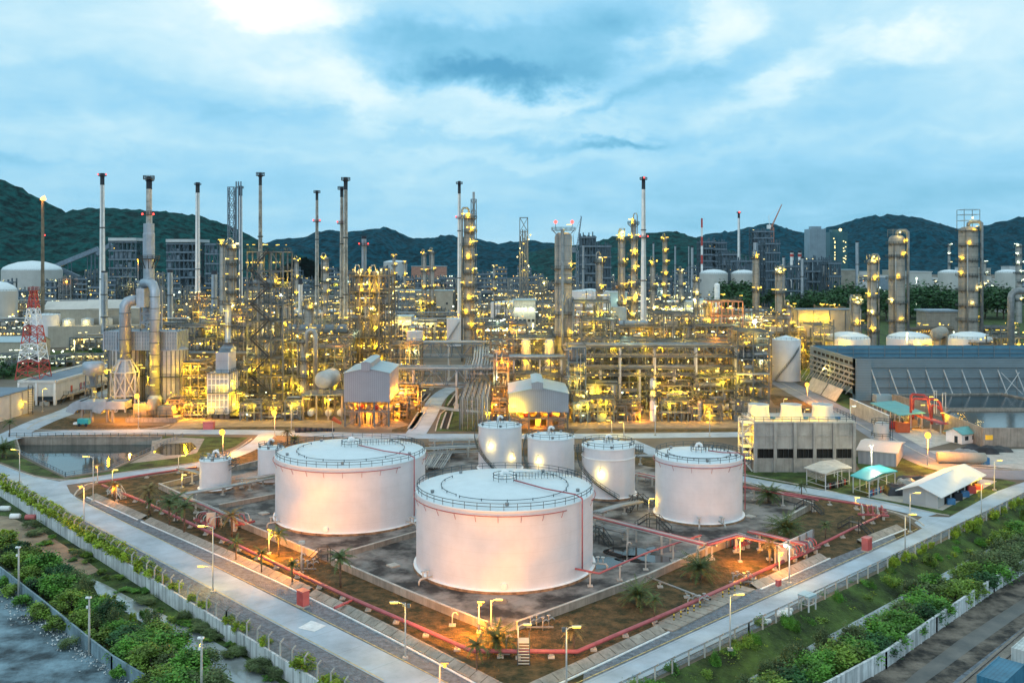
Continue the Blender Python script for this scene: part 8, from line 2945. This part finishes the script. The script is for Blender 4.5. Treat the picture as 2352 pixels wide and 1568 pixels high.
# ------------------------------------------------------------------ the plant behind, row after row
MARKS = [(98, 'the flare mast'), (235, 'the leftmost tall chimney'), (325, 'the furnace stack'), (391, 'the short grey stack'), (454, 'the lone black-capped chimney'), (511, 'the slim plain column'), (552, 'the blue lattice mast'), (610, 'the stair tower'), (690, 'the short black topped stack'),
		 (728, 'the slim stained chimney'), (789, 'the twin chimneys'), (836, 'the grey wrapped stack'), (905, 'the lamp studded far column'), (984, 'the two hoop-piped columns'), (1055, 'the slim white chimney'), (1077, 'the tall slender column'), (1203, 'the open derrick'), (1294, 'the fat pale column'),
		 (1378, 'the short slim column'), (1440, 'the slim column pair'), (1478, 'the tallest white chimney'), (1528, 'the lamp dotted slim column'), (1590, 'the grey vent stack'), (1640, 'the domed grey tanks'), (1697, 'the distant white chimney'), (1737, 'the bare tan column'), (1775, 'the orange crane'), (1828, 'the red topped stacks'),
		 (1878, 'the pale high-rise'), (1925, 'the teal high-rise'), (2003, 'the medium tan column'), (2060, 'the second tallest tan column'), (2140, 'the long white wall shed'), (2224, 'the tallest tan column'), (2300, 'the right edge trees')]
ROWS = [(500, 'first rear row'), (600, 'second rear row'), (720, 'third rear row'), (860, 'fourth rear row'), (1050, 'fifth rear row'), (1400, 'farthest row'), (99999, 'near the hills')]


def where(u, D):
	m = min(MARKS, key=lambda q: abs(q[0] - u))
	du = u - m[0]
	rel = 'straight below' if abs(du) <= 9 else 'left of' if du < 0 else 'right of'
	if abs(du) > 26:
		rel = 'well ' + rel
	row = next(s for d, s in ROWS if D <= d)
	return f'{rel} {m[1]}, {row}'


USED = {}


def uniq(base, u, D, group):
	lab = f'{base} {where(u, D)}'
	if lab in USED:
		for alt in ('another', 'smaller', 'third', 'narrow', 'last'):
			l2 = f'{alt} {lab}'
			if l2 not in USED:
				lab = l2
				break
	USED[lab] = 1
	return lab


r = random.Random(99)
fill = []
rows = [(455, 420, 1880, 15, 26, 46, 16, 5, 'y', 8), (530, 380, 1960, 14, 28, 42, 14, 4, 'y', 8), (630, 360, 1760, 12, 27, 36, 12, 2, 'y', 7), (760, 20, 1660, 10, 26, 30, 11, 2, 'y', 6), (920, -20, 1640, 10, 28, 26, 10, 1, 'w', 5), (1120, 0, 1700, 12, 32, 24, 8, 1, 'w', 4), (1350, 140, 1980, 14, 40, 22, 7, 0, 'w', 4)]
seed = 500
for D, ua, ub, h0, h1, wpx, nl, li, k, pp in rows:
	u = ua
	while u < ub:
		w = wpx * r.uniform(.6, 1.35)
		h = r.uniform(h0, h1)
		skip = r.random() < .08
		# the tank and substation clearing in the centre, the far left sheds, the tree belt on the right
		if 915 < u + w / 2 < 1140 and D < 700:
			h = r.uniform(5, 9)
			skip = skip or D < 540
		if u < 420 and D < 1000:
			h = r.uniform(6, 12)
		if 1600 < u and 600 < D < 1000:
			skip = True
		if u > 1900:
			h = min(h, 16) if D < 700 else h
		if not skip:
			seed += 1
			dd = D + r.uniform(-25, 25)
			sty = r.choice('ggttbg') if D < 1000 else r.choice('gfff')
			hot = .5 if u < 420 else 1.0
			kk = k if r.random() < .8 else r.choice('gwy')
			if 1330 < u < 1600 and D > 520:
				kk = r.choice('gwg')
			tall = 'tall' if h > 24 else 'low' if h < 12 else ''
			col = {'g': 'grey', 't': 'tan', 'b': 'blue grey', 'f': 'dark blue', 'p': 'pink'}[sty]
			lab = uniq(f'{tall} {col} pipe rack'.strip(), u + w / 2, dd, None)
			rack('process_rack', lab, u, u + w, dd, h, r.uniform(10, 20), max(2, int(h / 5.5)), max(2, int(w * dd / F / 4.5)) if D < 800 else 3, 1, seed, sty, max(2, int(1.5 * nl * hot * w / wpx * (.8 + h / 40))), li if hot == 1 else 1, kk, ves=pp // 2 + 1, pipes=pp + 2, group='racks of the rear plant', open_top=3 if D < 800 else 5, rail=D < 800, lp=1500 if D < 600 else 3200)
		u += w + r.uniform(0, wpx * .35)
# right hand process area between the tree belt and the louvred tower
for i, (u0, u1, D, h, sty) in enumerate(((1770, 1845, 470, 13, 't'), (1850, 1900, 480, 11, 'g'), (1905, 1990, 460, 10, 't'), (1990, 2040, 455, 9, 'g'), (2085, 2150, 460, 12, 't'), (2150, 2196, 470, 9, 'g'), (2250, 2300, 450, 14, 't'), (2300, 2380, 440, 18, 'g'), (1830, 1960, 540, 16, 't'), (2090, 2190, 545, 14, 't'), (2255, 2340, 560, 14, 'g'))):
	rack('process_rack', uniq({'t': 'tan', 'g': 'grey'}[sty] + ' low pipe rack', (u0 + u1) / 2, D, None), u0, u1, D, h, 14, 3, max(2, int((u1 - u0) / 20)), 2, 800 + i, sty, int((u1 - u0) * .22), 4, 'y', ves=6, pipes=14, group='racks below the tan columns', lp=1900)
# long tan shed with lit panels, grey curved roof shed
x0, x1, D = XA(1832, 520), XA(1978, 520), 520
t = thing('long_tan_shed', 'long tan shed wall with three yellow lit panels, right', 'shed', ((x0 + x1) / 2, D, 0))
MB().box(x0, x1, D, D + 12, 0, ZA(712, D)).build('wall', 'tan_wall', t)
MB().box(x0 - .5, x1 + .5, D - .5, D + 12.5, ZA(712, D), ZA(712, D) + .4).build('roof', 'grey_roof', t)
for i in range(5):
	MB().box(x0 + (x1 - x0) * i / 4 - .25, x0 + (x1 - x0) * i / 4 + .25, D - .3, D, 0, ZA(713, D)).build('wall_rib', 'steel', t)
for u in (1850, 1872, 1900):
	lamp(t, XA(u, D - 2), D - 2, ZA(733, D), 'y', 't', 1.2, power=2500, dl=(0, .6, .6))
x0, x1, D = XA(2128, 560), XA(2200, 560), 560
t = thing('grey_barrel_shed', 'grey ribbed shed between the two tallest tan columns', 'shed', ((x0 + x1) / 2, D, 0))
MB().box(x0, x1, D, D + 14, 0, ZA(716, D)).build('wall', 'column_tan', t)
MB().box(x0 - 1, x1 + 1, D - 1, D + 15, ZA(716, D), ZA(712, D)).build('roof', 'ribbed', t)
# big elbow duct far right
t = thing('elbow_duct', 'fat pale elbow duct at the right picture edge', 'duct', (XA(2325, 430), 430, 0))
D = 430
MB().tube([(XA(2322, D), D, 0), (XA(2322, D), D, ZA(685, D)), (XA(2324, D), D, ZA(676, D)), (XA(2330, D), D, ZA(670, D)), (XA(2340, D), D, ZA(668, D)), (XA(2370, D), D, ZA(668, D))], 1.5, 16).build('duct', 'pipe_grey', t)
t = thing('sphere_drum', 'fat grey horizontal drum seen end-on between tan columns', 'drum', (XA(2160, 440), 440, 0))
MB().cyl((XA(2150, 440), 440, ZA(768, 440)), (XA(2178, 440), 446, ZA(765, 440)), 2.9, n=20, dome=1.6).build('drum', 'column_tan', t)
mb = MB()
mb.box(XA(2155, 440), XA(2158, 440), 439, 445, 0, ZA(772, 440))
mb.box(XA(2172, 440), XA(2175, 440), 439, 445, 0, ZA(772, 440))
mb.build('saddle', 'concrete', t)

# ------------------------------------------------------------------ tanks of the middle and far distance
for lab, u0, u1, D, v, dome, kw in (('white tank in the middle of the plant with stair on its right', 1127, 1212, 700, 694, False, dict(stairs=(-1.1, .2, 20), rise=.1)), ('small white tank, rear of a close pair left of the slender column', 940, 982, 640, 750, False, {}), ('small white tank, front of the close pair left of the slender column', 934, 972, 600, 760, False, {}),
									('white tank directly left of the foot of the slender column', 1026, 1066, 590, 731, False, dict(stairs=(3.6, 5.2, 15))), ('grey domed tank with green on its roof behind the dark trees', 1607, 1671, 980, 628, True, dict(rise=.22)), ('grey domed tank right of the green topped one', 1680, 1736, 980, 628, True, dict(rise=.22)),
									('white tank with cone roof left of the louvred cooling tower', 1774, 1838, 425, 779, False, dict(rise=.28, stairs=(3.7, 5.3, 15))), ('first white domed tank from the left behind the louvred cooling tower', 1898, 1996, 470, 776, True, dict(rise=.22)), ('middle white domed tank behind the louvred cooling tower', 2039, 2137, 470, 776, True, dict(rise=.22)),
									('rightmost white domed tank behind the louvred cooling tower', 2180, 2279, 470, 776, True, dict(rise=.22)), ('far white tank with zigzag shadow left of the tallest tan column', 2156, 2206, 950, 626, True, dict(rise=.2)), ('far pale tank right of the tallest tan column', 2288, 2340, 950, 626, True, dict(rise=.2)),
									('white roofed tank behind the stair tower racks', 655, 745, 640, 717, True, dict(rise=.16)), ('white roofed tank left of the tall yellow lit rack', 738, 812, 650, 716, True, dict(rise=.16)), ('pale tank behind the fat pale column', 1310, 1400, 700, 668, False, dict(rise=.12)),
									('far pale tank roof behind the twin chimneys', 905 - 24, 935, 1500, 602, True, dict(rise=.12))):
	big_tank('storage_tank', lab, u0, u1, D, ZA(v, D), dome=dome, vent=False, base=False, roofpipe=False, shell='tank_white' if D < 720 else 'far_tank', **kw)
t = thing('white_bullet_tank', 'white upright capsule tank in front of the dark trees', 'tank', (XA(1647, 700), 700, 0))
MB().cyl((XA(1647, 700), 700, 6), (XA(1647, 700), 700, ZA(655, 700)), 6.3 / F * 700, n=20, dome=1.8).build('shell', 'white_paint', t)
MB().cyl((XA(1647, 700), 700, 0), (XA(1647, 700), 700, 6), 1.2, n=12).build('skirt', 'concrete', t)
# lamps with their own poles glaring in the middle distance
for u, v, D, k, pw, lab in ((171, 784, 520, 'w', 5000, 'glaring warm flood lamp by the left tank yard'), (317, 597, 900, 'o', 3000, 'orange lamp beside the leftmost chimney'), (1595, 688, 640, 'w', 8000, 'glaring white flood lamp among the yellow crowd'), (1735, 737, 470, 'f', 5000, 'glaring white lamp left of the cone roofed tank'), (2083, 767, 450, 'w', 3500, 'glaring lamp behind the middle domed tank'),
							(925, 740, 600, 'o', 5000, 'orange lamp left of the close pair of small tanks'), (1053, 724, 600, 'o', 2500, 'orange lamp by the tank left of the slender column'), (862, 728, 470, 'w', 3000, 'glaring lamp right of the ribbed vessel'), (650, 640, 900, 'o', 2500, 'orange lamp right of the stair tower far behind'), (2105, 640, 900, 'g', 5000, 'white flood lamp before the far right plant'),
							(2000, 640, 900, 'w', 4000, 'warm lamp below the teal high-rise'), (1250 - 26, 745, 480, 'w', 3000, 'white lamp on the tank edge left of the fat pale column'), (547, 740, 420, 'g', 2500, 'greenish lamp by the lamp lit column')):
	x = XA(u, D)
	z = ZA(v, D)
	t = thing('flood_lamp', lab, 'flood light', (x, D, 0))
	MB().cyl((x, D, 0), (x, D, z), .2, n=6).build('pole', 'light_rail', t)
	lamp(t, x, D - .4, z + .3, k, 'b', max(1.2, D / 420), power=pw)
# orange lit yards at the far left
for i, (u0, u1, D, h) in enumerate(((-20, 70, 600, 8), (75, 160, 640, 7), (160, 235, 560, 8), (-20, 60, 470, 7), (130, 232, 480, 6), (0, 120, 700, 9), (120, 250, 720, 9), (60, 150, 480, 5))):
	rack('pipe_rack', uniq('low grey pipe rack', (u0 + u1) / 2, D, None), u0, u1, D, h, 10, 2, 5, 1, 900 + i, 'g', 12, 2, 'g' if i % 2 else 'w', ves=4, pipes=14, group='low racks of the left yard', lp=1800, rail=False)
for i, (v, D, u0, u1, z, n) in enumerate(((668, 900, -40, 240, 14, 8), (676, 850, 60, 250, 12, 7), (688, 780, -40, 240, 11, 8), (700, 700, -40, 90, 10, 6), (660, 950, 560, 1060, 16, 8), (690, 720, 600, 1060, 13, 8), (702, 680, 960, 1180, 11, 8), (640, 1100, 900, 1250, 16, 7), (655, 960, 1130, 1270, 14, 7), (710, 640, 1330, 1600, 11, 7), (668, 860, 1100, 1300, 12, 6))):
	pipe_way('pipe_rack', uniq('long level run of silver pipes', (u0 + u1) / 2, D, None), [(XA(u0, D), D), (XA((u0 + u1) / 2, D), D), (XA(u1, D), D)], z, n, 1.1, .32, ['silver', 'pipe_grey', 'pipe_white'], 16, px=False, two=2.2, group='long pipe runs of the rear plant', postm='steel')
# low white substations and sheds in the middle
for i, (u0, u1, v0, D, m, lab) in enumerate(((1128 - 560, 640, 748, 600, 'cream_paint', 'low white shed behind the stair tower'), (895, 945, 728, 660, 'city_white', 'white substation building right of the tall yellow lit rack'), (945, 1000, 735, 690, 'city_white', 'low white control building before the fenced switchyard'), (905, 1040, 668, 900, 'tan_wall', 'long flat building behind the switchyard'),
											 (1340, 1440, 672, 760, 'shed_roof', 'blue white workshop roof amid the white lamps'), (1180, 1230, 690, 640, 'pale_concrete', 'lamp washed white building right of the middle tank'), (1535, 1600, 694, 700, 'pale_concrete', 'lamp washed yellow building below the flood lamp'), (1600, 1640, 690, 720, 'cream_paint', 'small white block with dark windows left of the capsule tank'),
											 (1690, 1760, 715, 620, 'shed_roof', 'blue grey shed roof below the dark trees'), (1905, 1965, 620, 1000, 'column_tan', 'dark grey shed with louvre base beyond the trees'), (2080, 2140, 625, 1000, 'far_tank', 'long pale shed beyond the trees between tan columns'), (945, 1025, 612, 1500, 'pink_steel', 'long brown shed at the foot of the middle hills'))):
	x0, x1, z = XA(u0, D), XA(u1, D), ZA(v0, D)
	t = thing('utility_building', lab, 'building', ((x0 + x1) / 2, D, 0))
	MB().box(x0, x1, D, D + 16, 0, z).build('wall', m, t)
	MB().box(x0 - .8, x1 + .8, D - .8, D + 16.8, z, z + .7).build('roof', 'shed_roof' if i % 2 else 'city_white', t)
	for j in range(5):
		px = x0 + (x1 - x0) * (j + .5) / 5
		MB().box(px - .9, px + .9, D - .1, D, z * .45, z * .45 + 1.8).build('window', 'window_dark', t)
	if D < 800:
		for j in range(3):
			lamp(t, x0 + (x1 - x0) * (j + .5) / 3, D - 1.5, z * .8, 'g' if u0 > 1100 else 'w', 't', 1.3, power=1000)
# far dark plants and the city
for i, (u0, u1, v0, D, nl) in enumerate(((1335, 1368, 545, 1000, 8), (1372, 1402, 566, 1000, 6), (1610, 1640, 556, 1250, 9), (1640, 1668, 558, 1250, 9), (1733, 1775, 532, 1150, 11), (1760, 1790, 560, 1050, 7), (1845, 1905, 600, 950, 5), (1905, 1930, 605, 900, 4), (1800, 1850, 612, 900, 4), (1660, 1700, 585, 1150, 5), (1680, 1735, 600, 1050, 4))):
	rack('steel_block', uniq('dark blue scaffold block', (u0 + u1) / 2, D, None), u0, u1, D, ZA(v0, D), 24, nl, 5, 2, 950 + i, 'f', 4, 0, 'w', ves=8, pipes=16, group='dark far scaffold blocks', open_top=6)


def high_rise(label, u0, u1, v, D, m, lit, fins):
	x0, x1, z = XA(u0, D), XA(u1, D), ZA(v, D)
	t = thing('high_rise', label, 'high-rise', ((x0 + x1) / 2, D, 0))
	MB().box(x0, x1, D, D + 45, 0, z).build('body', m, t)
	mb = MB()
	for i in range(fins + 1):
		px = x0 + (x1 - x0) * i / fins
		mb.box(px - .5, px + .5, D - 1.2, D, 0, z + 2)
	for i in range(24):
		mb.box(x0, x1, D - .7, D, z * i / 24, z * i / 24 + .9)
	mb.build('facade_frame', 'glass_tower' if m != 'teal_tower' else 'teal_tower', t)
	MB().box(x0 + (x1 - x0) * .2, x1 - (x1 - x0) * .2, D + 8, D + 34, z, z + 7).build('roof_house', m, t)
	mb = MB()
	rr = random.Random(u0)
	for i in range(lit):
		px, pz = rr.choice([.22, .28, .78, .84, .9]) * (x1 - x0) + x0, z * rr.uniform(.3, .9)
		mb.box(px - 1.3, px + 1.3, D - 1.4, D - 1.25, pz, pz + 2)
	if lit:
		mb.build('lit_window_pattern', 'glow_warm', t)
	return t


high_rise('pale ribbed high-rise before the right hill', 1860, 1896, 526, 2400, 'glass_tower', 0, 9)
t = high_rise('dark teal high-rise pair with lit windows and a bright roof lamp', 1906, 1946, 533, 2500, 'teal_tower', 26, 5)
lamp(t, XA(1930, 2490), 2490, ZA(528, 2490), 'w', 'b', 9)
r = random.Random(3)
for i in range(34):
	u0 = r.uniform(1930, 2340)
	D = r.uniform(1300, 1900)
	w = r.uniform(12, 46)
	h = r.uniform(10, 26) if r.random() < .8 else r.uniform(26, 38)
	x0, x1 = XA(u0, D), XA(u0 + w, D)
	m = r.choice(['city_white', 'city_white', 'far_tank', 'ribbed', 'tan_wall', 'cream_paint'])
	cn = {'city_white': 'white', 'far_tank': 'grey', 'ribbed': 'blue', 'tan_wall': 'tan', 'cream_paint': 'cream'}[m]
	t = thing('town_block', uniq(f'{cn} town block', u0 + w / 2, D, None), 'building', ((x0 + x1) / 2, D, 0), 'blocks of the far town')
	MB().box(x0, x1, D, D + 30, 0, h).build('wall', m, t)
	MB().box(x0 - .6, x1 + .6, D - .6, D + 30.6, h, h + .8).build('roof', 'far_tank', t)
	for j in range(max(1, int(h / 5))):
		MB().box(x0 + 1, x1 - 1, D - .2, D, 2 + j * 4.5, 3.6 + j * 4.5).build('window_band', 'window_dark', t)
	lamp(t, x0 + r.uniform(0, 1) * (x1 - x0), D - 2, r.uniform(2, h + 3), r.choice('gwwo'), 'b', 2.2)
# loose lamp posts of the far streets
for i in range(150):
	u, D = (r.uniform(250, 1750), r.uniform(650, 1500)) if i < 60 else (r.uniform(1760, 2345), r.uniform(800, 1700)) if i < 120 else (r.uniform(-10, 330), r.uniform(650, 1100))
	x = XA(u, D)
	h = r.uniform(6, 14)
	kk = r.choice('wyg' if u < 1760 else 'ggw')
	cn = {'w': 'warm', 'y': 'yellow', 'g': 'greenish white'}[kk]
	t = thing('street_lamp', uniq(f'{cn} lamp post', u, D, None), 'street lamp', (x, D, 0), 'lamp posts of the far streets')
	MB().cyl((x, D, 0), (x, D, h), .18, n=5).build('pole', 'steel', t)
	lamp(t, x, D - .3, h + .3, kk, 'b', max(1.2, D / 520) * r.uniform(.8, 1.3))
for i in range(46):
	u, D = (r.uniform(1740, 2360), r.uniform(1000, 1500)) if i < 28 else (r.uniform(250, 1100), r.uniform(1450, 1900))
	plant('tree', uniq('small dark tree', u, D, None), 'tree', XA(u, D), D, 0, r.uniform(1.0, 1.8), group='trees of the far town', trunk=False)


# ------------------------------------------------------------------ hills
def hill(name, prof, D, front, back, m, cell, seed, amp=6.0, steep=1.0):
	"""A forested ridge whose crest follows prof (u, v) at distance D."""
	us = [p[0] for p in prof]
	x0, x1 = XA(us[0], D), XA(us[-1], D)
	nx = int((x1 - x0) / cell)
	ny = int((front + back) / cell)
	vs = []
	for j in range(ny + 1):
		s = j / ny * (front + back) - front
		for i in range(nx + 1):
			x = x0 + (x1 - x0) * i / nx
			u = x / D * F + CX
			k = max(0, min(len(prof) - 2, next((q for q in range(len(prof) - 1) if u <= prof[q + 1][0]), len(prof) - 2)))
			f = (u - prof[k][0]) / (prof[k + 1][0] - prof[k][0])
			f = max(0, min(1, f))
			f = f * f * (3 - 2 * f) * .5 + f * .5
			zc = ZA(prof[k][1] + (prof[k + 1][1] - prof[k][1]) * f, D)
			t = 1 - abs(s) / (front if s < 0 else back)
			sh = t ** steep
			z = zc * sh
			n_ = noise.noise((x / 170 + seed, s / 170, 0)) * .22 + noise.noise((x / 60 + seed, s / 75, 3)) * .10
			z += zc * n_ * sin(pi * min(1, t)) * (1 if s < -5 else .3)
			z += amp * (noise.noise((x / 14, s / 14, seed)) + .7 * noise.noise((x / 6.5, s / 6.5, seed))) * min(1, t * 4)
			vs.append((x, D + s, max(-3, z)))
	mb = MB().add(vs, [(j * (nx + 1) + i, j * (nx + 1) + i + 1, (j + 1) * (nx + 1) + i + 1, (j + 1) * (nx + 1) + i) for j in range(ny) for i in range(nx)], True)
	struct(mb, name, m)


hill('left_hill', [(-220, 380), (-80, 392), (0, 412), (40, 428), (80, 450), (120, 470), (150, 488), (180, 480), (210, 477), (260, 478), (310, 481), (360, 484), (410, 489), (450, 495), (500, 508), (540, 524), (580, 545), (620, 566), (660, 583), (700, 590)], 2000, 620, 500, 'forest', 9, 1, 5)
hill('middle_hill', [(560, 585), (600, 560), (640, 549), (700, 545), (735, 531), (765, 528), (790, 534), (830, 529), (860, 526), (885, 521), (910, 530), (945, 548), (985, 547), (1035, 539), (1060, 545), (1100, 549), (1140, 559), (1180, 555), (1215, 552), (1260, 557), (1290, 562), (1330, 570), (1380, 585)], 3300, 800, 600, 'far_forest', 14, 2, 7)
hill('right_hill', [(1200, 582), (1290, 566), (1350, 560), (1390, 548), (1420, 543), (1460, 540), (1490, 535), (1530, 531), (1560, 533), (1590, 542), (1620, 552), (1680, 575), (1720, 590)], 2700, 600, 500, 'forest', 12, 3, 6)
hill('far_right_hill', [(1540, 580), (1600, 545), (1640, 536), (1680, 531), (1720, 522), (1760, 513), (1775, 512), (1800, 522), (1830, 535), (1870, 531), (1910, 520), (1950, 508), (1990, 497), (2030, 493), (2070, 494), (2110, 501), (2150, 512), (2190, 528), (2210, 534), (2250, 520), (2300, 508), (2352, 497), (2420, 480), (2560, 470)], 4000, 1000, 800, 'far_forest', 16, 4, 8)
# ------------------------------------------------------------------ haze
HAZE = 0.000012
if HAZE:
	m = bpy.data.materials.new('haze_air')
	m.use_nodes = True
	nt = m.node_tree
	nt.nodes.clear()
	v = nt.nodes.new('ShaderNodeVolumePrincipled')
	v.inputs['Color'].default_value = (.55, .85, 1.0, 1)
	v.inputs['Density'].default_value = HAZE
	o = nt.nodes.new('ShaderNodeOutputMaterial')
	nt.links.new(v.outputs[0], o.inputs['Volume'])
	MAT['haze_air'] = m
	ob = MB().box(-7000, 7000, -600, 6500, -3.6, 520).build('haze', 'haze_air')
	ob['kind'] = 'stuff'
